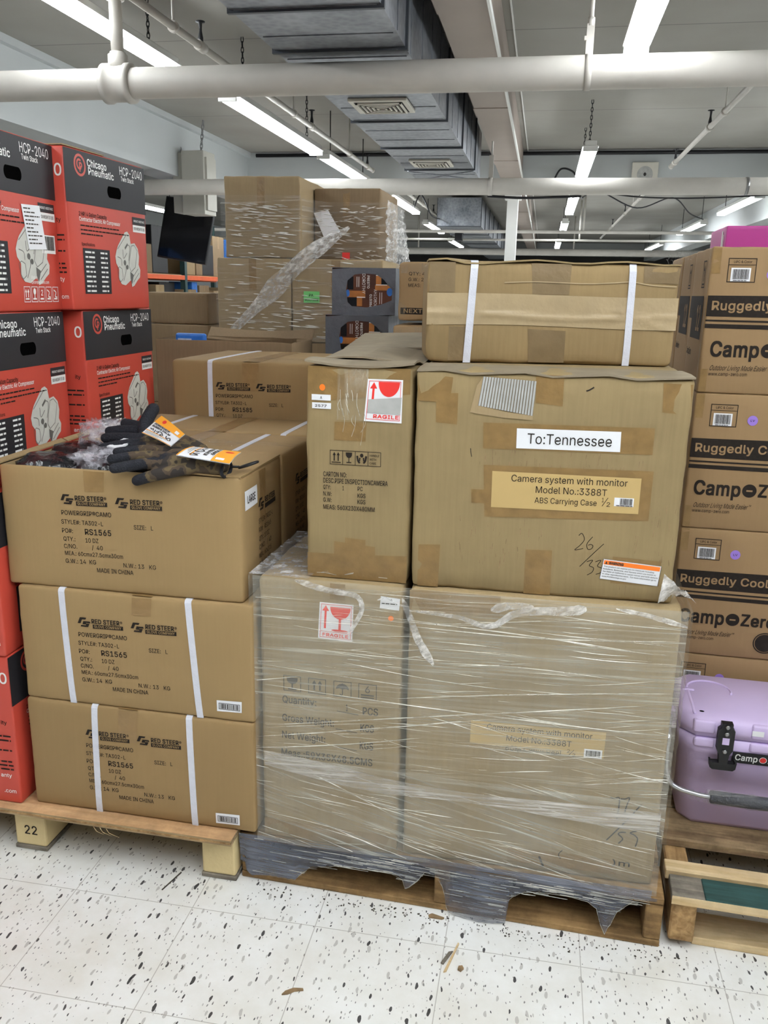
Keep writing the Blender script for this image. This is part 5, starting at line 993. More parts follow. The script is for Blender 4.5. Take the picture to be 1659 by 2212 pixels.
def fragile(bm, f, c, o, torn=False):
    """white sticker: red glass, up arrow and FRAGILE; corners TL TR BR BL"""
    quad(bm, c, o, f, 0)
    g = lambda u, v, q: f(*(((1 - u) * c[0][k] + u * c[1][k]) * v + ((1 - u) * c[3][k] + u * c[2][k]) * (1 - v) for k in (0, 1)), q)
    frame_(bm, .05, .05, .95, .96, .012, o + .0005, g, 1)
    if torn: quad(bm, [(.07, .52), (.98, .6), (.96, .2), (.07, .2)], o + .0009, g, 2, 6, 3)
    q = o + .0006
    rect(bm, .16, .44 if torn else .3, .22, .8, q, g, 1, 1, 2); flat(bm, [(.09, .78), (.29, .78), (.19, .93)], q, g, 1)
    if torn: disc(bm, .62, .94, .3, .34, q, g, 1, 20, 180, 360)
    else:
        disc(bm, .62, .9, .3, .32, q, g, 1, 20, 180, 360); rect(bm, .585, .27, .655, .62, q, g, 1, 1, 1); disc(bm, .62, .27, .24, .03, q, g, 1, 16)
    rect(bm, .06, .215, .94, .225, q, g, 1, 2, 1)
    text(bm, 'RAGILE' if torn else 'FRAGILE', .13 if not torn else .24, .085, .75 if not torn else .68, .09, q, g, 0, 1, .06)
# narrow upper carton
def p(bm):
    f, o = ULc.F, .0011; handling(bm, f, o)
    for s, u, v, wd, cap in [('CARTON NO:', .0399, .2379, .053, .0108), ('DESC.PIPE INSPECTIONCAMERA', .0399, .2235, .145, .0108), ('QTY:', .0399, .2089, .017, .0096), ('1', .0839, .2089, .003, .0096), ('PC', .1179, .2095, .0115, .0096), ('N.W:', .0399, .1939, .019, .0096), ('KGS', .1179, .1939, .018, .0098), ('G.W:', .0399, .1799, .019, .0096), ('KGS', .1179, .1799, .018, .0098), ('MEAS: 560X230X480MM', .0399, .1635, .117, .0102)]: text(bm, s, u, v, wd, cap, o, f, .3, 0, .015)
ULc.part('printing', p, 'ink')
def p(bm):
    f = ULc.F
    for c in ([(.004, .478), (.2286, .478), (.2286, .425), (.004, .4)], [(.0649, .36), (.1359, .3619), (.1339, .3199), (.0639, .3199)], [(.002, .058), (.2306, .066), (.2306, .002), (.002, .002)], [(.0649, .09), (.1589, .083), (.16, .05), (.065, .05)], [(.09, .1), (.137, .098), (.137, .08), (.09, .08)]): ULc.part('brown_tape', lambda bm: quad(bm, c, .0008, f, 0), 'tape_olive')
p(None)
def p(bm):
    for k in range(12):
        x = random.uniform(.075, .132); y0_ = random.uniform(.37, .46); l = random.uniform(.02, .07); stroke(bm, [(x, y0_), (x + random.uniform(-.006, .006), y0_ - l / 2), (x + random.uniform(-.01, .01), y0_ - l)], random.uniform(.0006, .0013), .0022, ULc.F)
    for k in range(8): x = random.uniform(.02, .2); stroke(bm, [(x, .012), (x + .02, .008 + random.uniform(0, .012))], .0014, .0022, ULc.F)
ULc.part('clear_tape_creases', p, 'crease')
ULc.part('clear_tape', lambda bm: (rect(bm, .07, .365, .138, .475, .0015, ULc.F), rect(bm, .07, .0, .138, .3, .0015, ULc.T)), 'tape_clear')
ULc.part('fragile_sticker', lambda bm: fragile(bm, ULc.F, [(.1369, .4549), (.2129, .4549), (.2119, .3629), (.1299, .3649)], .0018, True), ['white_label', 'red_print', 'paper_grey'], 'half torn red and white fragile sticker')
def p(bm):
    f = ULc.F
    for c, s, x in (((.0129, .4049, .0559, .4175), 'A', .0325), ((.0139, .3869, .0569, .3999), '2577', .021)):
        rect(bm, c[0], c[1], c[2], c[3], .0014, f, 0); text(bm, s, x, c[1] + .0035, .004 if s == 'A' else .026, .0055, .002, f, 0, 1, .02)
ULc.part('lot_labels', p, ['white_label', 'ink'], 'two small white lot labels')
ULc.part('orange_dot', lambda bm: disc(bm, .0369, .4329, .0065, .007, .0014, ULc.F), 'orange_print')
bm = nb(); w_ = .2326
sheet(bm, [[(-.002 + (w_ + .006) * i / 8, -.006 + .15 * j / 4, .4795 + (.012 * (1 - abs(i / 4 - 1)) * 0 + .010 * abs(i / 4 - 1) ** 2) * (1 - j / 4) + .006 * math.sin(j * .9)) for i in range(9)] for j in range(5)], .0045); obj('top_flap', bm, 'kraft_grey', ULc.root)
bm = nb(); sheet(bm, [[(.0 + w_ * i / 5, .155 + .26 * j / 4, .482 + .012 * j / 4 + .006 * math.sin(i)) for i in range(6)] for j in range(5)], .004); obj('rear_flap', bm, 'kraft_grey', ULc.root)
# wide upper carton
def p(bm):
    f, o = URc.F, .0022
    for s, u, v, wd, cap, b_ in [('To:Tennessee', .2361, .3339, .1711, .0215, 0), ('Camera system with monitor', .2081, .2519, .2381, .0142, 0), ('Model No.:3388T', .2601, .2299, .1462, .0142, 0), ('ABS Carrying Case', .2591, .2079, .1282, .0122, 0)]: text(bm, s, u, v, wd, cap, o, f, .4, 0, b_)
    text(bm, '1', .3972, .2175, .004, .0095, o, f); text(bm, '2', .4075, .2085, .007, .0095, o, f); stroke(bm, [(.3985, .209), (.4095, .2275)], .0012, o, f)
    barcode(bm, .434, .214, .459, .2275, o + .0004, f, 0, 18, 3); scrawl(bm, .427, .2115, .46, .002, o + .0004, f)
URc.part('printing', p, 'ink')
URc.part('address_label', lambda bm: quad(bm, [(.2131, .3649), (.4242, .3669), (.4252, .3249), (.2141, .3229)], .0014, URc.F), 'white_label', 'white To:Tennessee label')
URc.part('product_label', lambda bm: quad(bm, [(.1671, .2719), (.4732, .2719), (.4732, .1959), (.1681, .1929)], .0014, URc.F), 'yellow_label', 'yellow product label')
URc.part('barcode_label', lambda bm: rect(bm, .4225, .2105, .462, .229, .0018, URc.F), 'white_label')
def p(bm):
    f = URc.F
    for c in ([(.1431, .3739), (.4902, .3769), (.4902, .3219), (.1451, .3189)], [(.1481, .2839), (.4962, .2879), (.4952, .1819), (.1551, .1709)], [(.124, .23), (.166, .23), (.166, .2), (.126, .2)], [(.0141, .0979), (.0621, .1009), (.0601, .002), (.0141, .002)], [(.2471, .1029), (.3031, .1049), (.3051, .002), (.2481, .002)], [(.2451, .4765), (.3021, .4765), (.3031, .4139), (.2491, .4189)], [(.0421, .4309), (.0881, .4329), (.0881, .3669), (.0431, .3699)], [(.003, .4719), (.0761, .4649), (.0711, .4119), (.003, .4139)], [(.4982, .4679), (.5555, .4669), (.5555, .4049), (.5012, .4099)], [(.43, .1), (.53, .095), (.53, .04), (.43, .04)]): URc.part('brown_tape', lambda bm: quad(bm, c, .0007, f, 0), 'tape_olive')
p(None)
def p(bm):
    f = URc.F
    for q in ([(.3562, .1419), (.3612, .147), (.3652, .1435), (.3682, .1329), (.36, .12), (.3502, .1099), (.3582, .111), (.3672, .1139)], [(.3852, .1409), (.3772, .13), (.3742, .1219), (.3772, .1129), (.3842, .114), (.3872, .1209), (.3822, .1239), (.3772, .1215)], [(.4092, .1269), (.39, .105), (.3632, .0729)], [(.3772, .0849), (.3892, .0889), (.3832, .0769), (.3922, .072), (.39, .062), (.3802, .0549)], [(.3952, .0859), (.4062, .0899), (.4002, .0769), (.4092, .072), (.4072, .062), (.3982, .0579)]): stroke(bm, q, .0014, .0010, f)
    stroke(bm, [(.348, .447), (.354, .449), (.363, .455)], .003, .001, f); stroke(bm, [(.119, .318), (.12, .308), (.122, .3)], .0015, .001, f)
URc.part('handwriting', p, 'ink', 'black marker numbers')
def p(bm):
    f = URc.F; fl = [(.1381, .4689), (.2481, .4629), (.2441, .3919), (.1301, .4089)]
    quad(bm, fl, .0006, f, 1); g = lambda u, v, q: f(*(((1 - u) * fl[0][k] + u * fl[1][k]) * v + ((1 - u) * fl[3][k] + u * fl[2][k]) * (1 - v) for k in (0, 1)), q)
    for k in range(19):
        u = (k + .5) / 19
        prism(bm, [(u - .018, 0), (u + .018, 0), (u + .018, 1), (u - .018, 1)], .0006, .0024, g, 0)
URc.part('bare_corrugation', p, ['paper_grey', 'kraft_grey'], 'torn patch showing grey corrugation')
bm = nb(); f = URc.F
for P in ([(.1381, .4689), (.126, .45), (.1141, .3939), (.1301, .4089)], [(.1141, .3939), (.18, .386), (.2441, .3829), (.2441, .3919), (.19, .398), (.1301, .4089)]): flat(bm, P, .002, f)
obj('torn_paper', bm, 'card_far', URc.root)
def p(bm):
    f = URc.F; c = [(.4112, .0939), (.5322, .0849), (.5282, .0399), (.4062, .0489)]
    quad(bm, c, .0013, f, 0); g = lambda u, v, q: f(*(((1 - u) * c[0][k] + u * c[1][k]) * v + ((1 - u) * c[3][k] + u * c[2][k]) * (1 - v) for k in (0, 1)), q)
    rect(bm, .02, .74, .98, .95, .0018, g, 1); text(bm, 'WARNING', .1, .78, .26, .13, .0023, g, 0, 2, .05); flat(bm, [(.04, .78), (.085, .78), (.0625, .92)], .0023, g, 2)
    for k in range(5): text(bm, ['This product can expose you to chemicals including', 'Butadiene, Butanone, and Styrene which are known to', 'the State of California to cause cancer and birth defects', 'or other reproductive harm.  For more information go to', 'www.P65Warnings.ca.gov'][k], .03, .62 - k * .125, [.86, .9, .94, .92, .42][k], .065, .0019, g, 0, 2, .01)
    frame_(bm, 0, 0, 1, 1, .008, .0017, g, 2)
URc.part('warning_label', p, ['white_label', 'orange_print', 'ink_soft'], 'white and orange warning label')
def p(bm):
    f = URc.F
    for k in range(130):
        zone = random.choice([(.14, .49, .285, .32), (.1, .3, .06, .17), (.44, .55, .02, .22)]); x, y = random.uniform(*zone[:2]), random.uniform(*zone[2:]); l = random.uniform(.005, .022); stroke(bm, [(x, y), (x + random.uniform(-.002, .002), y - l)], random.uniform(.0006, .0016), .0005, f)
URc.part('scuff_marks', p, 'leaf_brown')
bm = nb(); sheet(bm, [[(.0 + .5585 * i / 10, -.004 + .16 * j / 3, .4795 + .004 * math.sin(i * 2.1) * (1 - j / 3) - .003 * (j == 0)) for i in range(11)] for j in range(4)], .0035); obj('top_flap', bm, 'kraft_grey', URc.root)
# flat carton on top
def band(bm):
    N, J = 40, 12; g = []
    for j in range(J + 1):
        row = []
        for i in range(N + 1):
            u = -.001 + .5633 * i / N; v = .083 + .003 * math.sin(u * 9) + (.07 - .002 * math.sin(u * 7)) * j / J
            cr_ = .006 * math.exp(-((v - .106 - .004 * math.sin(u * 11 + 1)) / .0035) ** 2) * (.5 + .5 * math.sin(u * 14 + 2) ** 2); cr_ += .0035 * math.exp(-((v - .095 + (u - .5) * .35) / .004) ** 2) * (u > .42); cr_ *= 1 - .9 * math.exp(-((u - .0965) / .022) ** 2) - .9 * math.exp(-((u - .4545) / .022) ** 2)
            row.append(bm.verts.new(Tc.F(u, v, .0016 + cr_)))
        g.append(row)
    for j in range(J):
        for i in range(N): bm.faces.new((g[j][i], g[j + 1][i], g[j + 1][i + 1], g[j][i + 1])).smooth = True
Tc.part('paper_band', band, 'tape_pale', 'pale wrinkled paper tape band')
for c in ([(.229, .2205), (.3179, .2205), (.3159, .154), (.2337, .154)], [(.4792, .219), (.5583, .216), (.5583, .1819), (.4802, .1829)], [(.2286, .0779), (.314, .0749), (.315, .004), (.2337, .004)], [(.003, .22), (.06, .22), (.06, .155), (.003, .155)], [(.05, .08), (.09, .08), (.09, .004), (.05, .004)]): Tc.part('dark_tape', lambda bm: quad(bm, c, .0008, Tc.F), 'tape_dark')
def p(bm):
    for P, a in (([(.17, .178), (.24, .181), (.36, .179), (.45, .185)], .003), ([(.45, .186), (.5, .178), (.555, .176)], .002)): stroke(bm, P, .0022, .0022, Tc.F)
Tc.part('paper_fold', p, 'tape_pale')
bm = nb(); sheet(bm, [[(.0 + .5613 * i / 14, -.003 + .14 * j / 3, .2245 + .003 * math.sin(i * 1.3) - (.012 * math.exp(-((i - 2.4) / .6) ** 2) if j == 0 else 0)) for i in range(15)] for j in range(4)], .0035); obj('top_flap', bm, 'card_olive', Tc.root)
Tc.strap(.1025, .0925, .0165, lift=.0028); Tc.strap(.454, .455, .0155, lift=.0028)
# carton behind the narrow one, flap lifted
c = Carton('shipping_carton', 'carton behind the narrow one with a flap lifted towards the flat carton', 'box', (-.515, 2.222, .8106), -.5, .31, .3, .482, 'card_far', .008, seed=31, group=G1)
bm = nb(); sheet(bm, [[(.0 + .31 * i / 5, .0 + .26 * j / 4, .486 + .028 * (j / 4) + .012 * i / 5) for i in range(6)] for j in range(5)], .004); obj('top_flap', bm, 'kraft_grey', c.root)
c = Carton('shipping_carton', 'carton in the lower layer behind the narrow wrapped one', 'box', (-.58, 2.15, .1296), -1.5, .4, .4, .6802, 'card_far', .008, seed=32, group=G1)
c = Carton('shipping_carton', 'carton in the lower layer behind the wide wrapped one', 'box', (-.155, 2.185, .1296), .3, .47, .38, .6802, 'card_far', .008, seed=33, group=G1)

# print and labels under the film
def p(bm):
    f, o = LLc.F, .001
    for s, u, v, wd, cap in [('Quantity:', .0555, .3708, .0831, .0185), ('1', .2106, .3678, .004, .0175), ('PCS', .2506, .3638, .036, .019), ('Gross Weight:', .0545, .3228, .1271, .0185), ('KGS', .2456, .3198, .032, .019), ('Net Weight:', .0535, .2778, .1071, .0185), ('KGS', .2446, .2738, .032, .0195), ('Meas.:59X35X68.5CMS', .0515, .2308, .2241, .0185)]: text(bm, s, u, v, wd, cap, o, f, .3, 0, .02)
    for u, v in ((.1886, .3655), (.1856, .319), (.1856, .272)): stroke(bm, [(u, v), (u + .052, v - .004)], .0016, o, f)
    for u, k in ((.0585, 0), (.1191, 1), (.1801, 2), (.2396, 3)):
        frame_(bm, u, .4025, u + .043, .442, .0016, o, f)
        if k == 0: glass(bm, f, u + .008, .4065, .027, .031, o)
        elif k == 1: arrows(bm, f, u + .006, .4065, .031, .031, o)
        elif k == 2: umbrella(bm, f, u + .006, .4065, .031, .031, o)
        else: text(bm, '6', u + .016, .42, .011, .017, o, f); rect(bm, u + .006, .412, u + .037, .4155, o, f, 0, 1, 1); rect(bm, u + .006, .4065, u + .037, .409, o, f, 0, 1, 1)
LLc.part('printing', p, 'ink_soft')
LLc.part('fragile_sticker', lambda bm: fragile(bm, LLc.F, [(.1466, .6318), (.2256, .6318), (.2236, .5418), (.1426, .5438)], .001), ['white_label', 'red_print'], 'red and white fragile sticker')
LLc.part('lot_label', lambda bm: (quad(bm, [(.2876, .6588), (.3316, .6558), (.3296, .6278), (.2856, .6298)], .0012, LLc.F, 0), text(bm, 'A', .31, .65, .0032, .0045, .0018, LLc.F, -2, 1, .02), scrawl(bm, .29, .641, .325, .003, .0018, LLc.F, 1)), ['white_label', 'ink'], 'small white lot label')
LLc.part('orange_dot', lambda bm: disc(bm, .3116, .6078, .0062, .0062, .0012, LLc.F), 'orange_print')
LLc.part('brown_tape', lambda bm: (rect(bm, .17, .64, .205, .678, .0005, LLc.F), rect(bm, .004, .004, .338, .05, .0005, LLc.F)), 'tape_olive')
def p(bm):
    f, o = LRc.F, .0018
    for s, u, v, wd, cap in [('Camera system with monitor', .1863, .3588, .2331, .0142), ('Model No.:3388T', .2313, .3358, .1441, .0138), ('60M Cable Reel', .2303, .3118, .1251, .0125)]: text(bm, s, u, v, wd, cap, o, f, .5)
    text(bm, '2', .367, .322, .006, .0085, o, f); text(bm, '2', .3795, .3135, .006, .0085, o, f); stroke(bm, [(.369, .3135), (.382, .33)], .0012, o, f)
    barcode(bm, .408, .319, .44, .333, o + .0004, f, 0, 18, 8)
    for q in ([(.4703, .2218), (.4803, .2198), (.4903, .2218), (.491, .195), (.4893, .1658)], [(.4933, .2208), (.503, .221), (.5123, .2248), (.508, .205), (.5043, .1818)], [(.5393, .2108), (.51, .165), (.4713, .1098)], [(.5123, .1358), (.5, .134), (.4963, .1288), (.504, .122), (.5063, .1158), (.4983, .1048)], [(.5363, .1418), (.527, .139), (.5223, .1348), (.533, .13), (.5393, .1208), (.5363, .1008)]): stroke(bm, q, .003, .001, f, 0)
    stroke(bm, [(.3753, .0688), (.3673, .0558), (.3723, .0448)], .002, .001, f, 0); stroke(bm, [(.3233, .0438), (.3343, .0178)], .005, .001, f); text(bm, ')m', .489, .0448, .0395, .0155, .001, f, 1, 0, .02)
LRc.part('printing', p, 'ink')
LRc.part('product_label', lambda bm: quad(bm, [(.1493, .3778), (.4483, .3808), (.4473, .3158), (.1493, .3208)], .001, LRc.F), 'yellow_label', 'yellow product label')
LRc.part('barcode_label', lambda bm: rect(bm, .4043, .3152, .4436, .3362, .0014, LRc.F), 'white_label')
LRc.part('brown_tape', lambda bm: (rect(bm, .0, .63, .2, .678, .0005, LRc.F), rect(bm, .25, .02, .5, .06, .0005, LRc.F)), 'tape_olive')

# ------------------------------------------------------------------ stretch film around the lower cartons
t = thing('stretch_film', 'clear stretch film wound around the two lower camera cartons and the pallet top', 'plastic film', (-.61, 1.745, .13), -.7)
FW, FD, FH = .947, .75, .687
def ff(u, v, o):
    return Vector((u, -.009 - o - .005 * sq(u / FW) * sq(v / FH) + .0016 * noise.noise(Vector((u * 7, v * 60, 0))) + .003 * noise.noise(Vector((u * 3, v * 6, 4))) + max(0, .06 - v) * -.06, v))
def grid(bm, fn, A, B, nu, nv):
    g = [[bm.verts.new(fn(A[0] + (A[1] - A[0]) * i / nu, B[0] + (B[1] - B[0]) * j / nv)) for i in range(nu + 1)] for j in range(nv + 1)]
    for j in range(nv):
        for i in range(nu): bm.faces.new((g[j][i], g[j][i + 1], g[j + 1][i + 1], g[j + 1][i])).smooth = True
bm = nb(); grid(bm, lambda u, v: ff(u, v, 0), (-.002, FW), (.22, FH), 40, 90); obj('front_sheet', bm, 'film_clear', t)
bm = nb(); grid(bm, lambda u, v: ff(u, v, .0006), (-.002, FW), (.0, .235), 40, 50); obj('lower_front_sheet', bm, 'film_low', t)
bm = nb(); grid(bm, lambda a, v: Vector((-.012 - .002 * noise.noise(Vector((a * 9, v * 50, 2))) + .02 * a, -.009 + a, v)), (0, .38), (0, FH), 14, 60); obj('side_sheet', bm, 'film_clear', t)
bm = nb(); grid(bm, lambda a, v: Vector((FW - .004 + .012 + .003 * noise.noise(Vector((a * 9, v * 40, 5))) + max(0, .1 - v) * .12, -.009 + a, v)), (0, .42), (0, FH), 14, 60)
obj('side_sheet', bm, 'film_clear', t)
bm = nb(); grid(bm, lambda u, a: Vector((u + (.02 * a if u < .3 else 0), -.009 + a, FH + .002 + .005 * abs(noise.noise(Vector((u * 18, a * 18, 1)))) * (1 if .1 > u - .0 else .15))), (-.012, .13), (0, .36), 20, 24); obj('top_sheet', bm, 'film_crumple', t)
rs_ = random.Random(5)
bm = nb()
def crease(bm, f, u, v, l, ang, wd, hgt, mi=0, n=8):
    ca, sa = math.cos(R_(ang)), math.sin(R_(ang)); prev = None; bow = rs_.uniform(-.02, .02) * l
    for k in range(n + 1):
        s_ = k / n; q = math.sin(math.pi * s_) ** .6 + .04; x = u + ca * l * s_; y = v + sa * l * s_ + bow * math.sin(math.pi * s_); h = wd * q / 2
        if not (-.002 < x < FW and .0 < y < FH): prev = None; continue
        cur = [bm.verts.new(f(x + sa * h, y - ca * h, .0009)), bm.verts.new(f(x, y, .0009 + hgt * q)), bm.verts.new(f(x - sa * h, y + ca * h, .0009))]
        if prev:
            for a in (0, 1): bm.faces.new((prev[a], cur[a], cur[a + 1], prev[a + 1])).material_index = mi
        prev = cur
for k in range(230):
    v = rs_.uniform(.01, .675); u = rs_.uniform(-.05, .92)
    if v > .42: an = rs_.gauss(-.5, 1.6) if rs_.random() < .75 else rs_.uniform(5, 12)
    elif v > .22: an = rs_.gauss(1, 3) if rs_.random() < .45 else rs_.choice([rs_.uniform(7, 13), rs_.uniform(-14, -8)])
    else: an = rs_.gauss(-9, 5)
    big = rs_.random() < .22
    crease(bm, ff, u, v, rs_.uniform(.12, .42) if big else rs_.uniform(.03, .16), an, rs_.uniform(.0014, .0028) if big else rs_.uniform(.0007, .0016), rs_.uniform(.0006, .0014))
for (u0, v0, u1, v1) in [(.0, .28, .62, .41), (.0, .31, .9, .47), (.0, .25, .4, .33), (.33, .61, .9, .585), (.02, .42, .9, .40), (.02, .24, .33, .12), (.33, .42, .93, .5), (.3, .06, .93, .0), (.36, .6, .93, .62)]:
    l = math.hypot(u1 - u0, v1 - v0); crease(bm, ff, u0, v0, l, math.degrees(math.atan2(v1 - v0, u1 - u0)), .0032, .0014, 0, 20)
obj('film_folds', bm, 'crease', t)
# the crumpled overlap band and the loose tails at the top
bm = nb()
def bandf(u, w_):
    v = .195 - .035 * max(0, .3 - u) / .3 * -1 - .012 * (u - .3) * (u > .3); return ff(u, v + w_ * (1 + .3 * math.sin(u * 9)), .002 + .003 * abs(noise.noise(Vector((u * 25, w_ * 160, 3)))))
grid(bm, bandf, (0.02, FW - .01), (-.019, .019), 120, 10); obj('overlap_band', bm, 'film_band', t)
def tail(name, pts, wd, m_='film_tail'):
    bm = nb(); P = spline([(a, b_, 0) for a, b_ in pts], 8); n = len(P); g = []
    for i, p_ in enumerate(P):
        d_ = (P[min(i + 1, n - 1)] - P[max(i - 1, 0)]).normalized(); s_ = Vector((-d_.y, d_.x, 0)); h = (wd[0] + (wd[1] - wd[0]) * i / (n - 1)) * min(1, .25 + i / 5, .25 + (n - 1 - i) / 5)
        g.append([bm.verts.new(ff((p_ + s_ * h * e).x, (p_ + s_ * h * e).y, .004 + .007 * abs(noise.noise(Vector((i * .6, e * 2.5, len(pts)))))))  for e in (-1, -.6, -.2, .2, .6, 1)])
    for a, b_ in zip(g, g[1:]):
        for k in range(5): bm.faces.new((a[k], a[k + 1], b_[k + 1], b_[k])).smooth = True
    obj(name, bm, m_, t)
tail('loose_tail', [(.345, .665), (.365, .62), (.385, .57), (.42, .515)], (.006, .010)); tail('loose_tail', [(.10, .685), (.17, .668), (.24, .66), (.255, .63), (.235, .585), (.225, .565)], (.008, .004)); tail('loose_tail', [(.36, .638), (.47, .632), (.54, .618), (.6, .655), (.7, .668), (.74, .676)], (.003, .012)); tail('loose_tail', [(.54, .655), (.58, .668), (.63, .672)], (.012, .004)); tail('loose_tail', [(.29, .655), (.31, .662), (.335, .65), (.36, .645)], (.002, .002)); tail('loose_tail', [(.8, .682), (.87, .672), (.946, .655)], (.004, .006))
bm = nb(); grid(bm, lambda a, b_: Vector((.885 + .07 * a + .01 * b_, .01 + .10 * a * (1 - b_) + .02 * b_, FH + .006 + .06 * b_ * (1 - a) + .008 * noise.noise(Vector((a * 9, b_ * 9, 0))))), (0, 1), (0, 1), 10, 10); obj('corner_peak', bm, 'film_tail', t)
# gathered skirt over the pallet front, torn lower edge
SK = [(-.003, .05), (.0289, .016), (.081, .026), (.145, .025), (.185, .06), (.2561, .077), (.3261, .082), (.3831, .082), (.4141, .068), (.4212, .042), (.432, .05), (.4512, .071), (.4682, .098), (.4952, .095), (.5122, .067), (.5242, .023), (.5322, .004), (.5482, .001), (.61, .003), (.6663, .006), (.6633, .054), (.6973, .086), (.7424, .096), (.8054, .097), (.8504, .091), (.8704, .076), (.8835, .033), (.8934, .02), (.9055, .04), (.9165, .075), (.9485, .11), (1.0, .118)]
def low(u):
    for a, b_ in zip(SK, SK[1:]):
        if a[0] <= u <= b_[0] + 1e-9: s_ = (u - a[0]) / max(1e-6, b_[0] - a[0]); return a[1] + (b_[1] - a[1]) * s_ + .003 * noise.noise(Vector((u * 120, 0, 0)))
    return .1
M = Matrix.Translation(Vector(PBL)) @ Matrix.Rotation(R_(YB), 4, 'Z'); Mi = (Matrix.Translation(Vector((-.61, 1.745, .13))) @ Matrix.Rotation(R_(-.7), 4, 'Z')).inverted() @ M
bm = nb()
US = sorted(set([p_[0] for p_ in SK] + [k * .0085 for k in range(118)])); US = [u for u in US if u <= 1.0]; g = []
for u in US:
    l = low(u); row = []
    for j in range(15):
        s_ = j / 14; v = .1302 + (l - .1302) * s_
        row.append(bm.verts.new(Mi @ Vector((u, -.006 - .004 * s_ - .005 * noise.noise(Vector((u * 8, v * 110, 0))) - .012 * s_ * max(0, 1 - abs(u - .6) / .08) * (l < .02) + (.012 * s_ if l > .03 else 0), v))))
    g.append(row)
for a, b_ in zip(g, g[1:]):
    for j in range(14): bm.faces.new((a[j], b_[j], b_[j + 1], a[j + 1])).smooth = True
# gathered apron from the pallet edge back to the carton feet
for a, b_ in zip(US[::3], US[3::3]):
    P = [Mi @ Vector((q, yy, zz)) for q, yy, zz in ((a, -.006, .1302), (b_, -.006, .1302))]; Q = [ff((q * .93 + .02), .012, .001) for q in (a, b_)]
    bm.faces.new([bm.verts.new(p_) for p_ in (P[0], P[1], Q[1], Q[0])])
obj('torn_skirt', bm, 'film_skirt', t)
bm = nb()
for a, b_ in zip(US, US[1:]):
    if .08 < a < .95:
        e = .0035 if .5 < a < .54 or .87 < a < .92 or .41 < a < .46 else .0012
        P = [Mi @ Vector((q, -.0125 + (.012 if low(q) > .03 else 0) - .001, low(q) + s_)) for q, s_ in ((a, 0), (b_, 0), (b_, e), (a, e))]; bm.faces.new([bm.verts.new(p_) for p_ in P])
obj('torn_edge', bm, 'crease', t)
bm = nb()
for k in range(170):
    u = rs_.uniform(.02, .96); top = .1302; lo = low(u); v = rs_.uniform(lo + .002, top)
    f = lambda a, b2, o: Mi @ Vector((a, -.0125 - o, b2)); l = rs_.uniform(.02, .09); n = 6; prev = None
    for i in range(n + 1):
        x = u + l * i / n; y = v - l * .02 * i / n + .012 * (low(min(x, .99)) - lo) * (i / n)
        if x > .99 or y < low(x) + .001: break
        cur = [bm.verts.new(f(x, y - .0004, .0)), bm.verts.new(f(x, y, .001)), bm.verts.new(f(x, y + .0004, .0))]
        if prev:
            for a in (0, 1): bm.faces.new((prev[a], cur[a], cur[a + 1], prev[a + 1]))
        prev = cur
obj('skirt_folds', bm, 'crease', t)
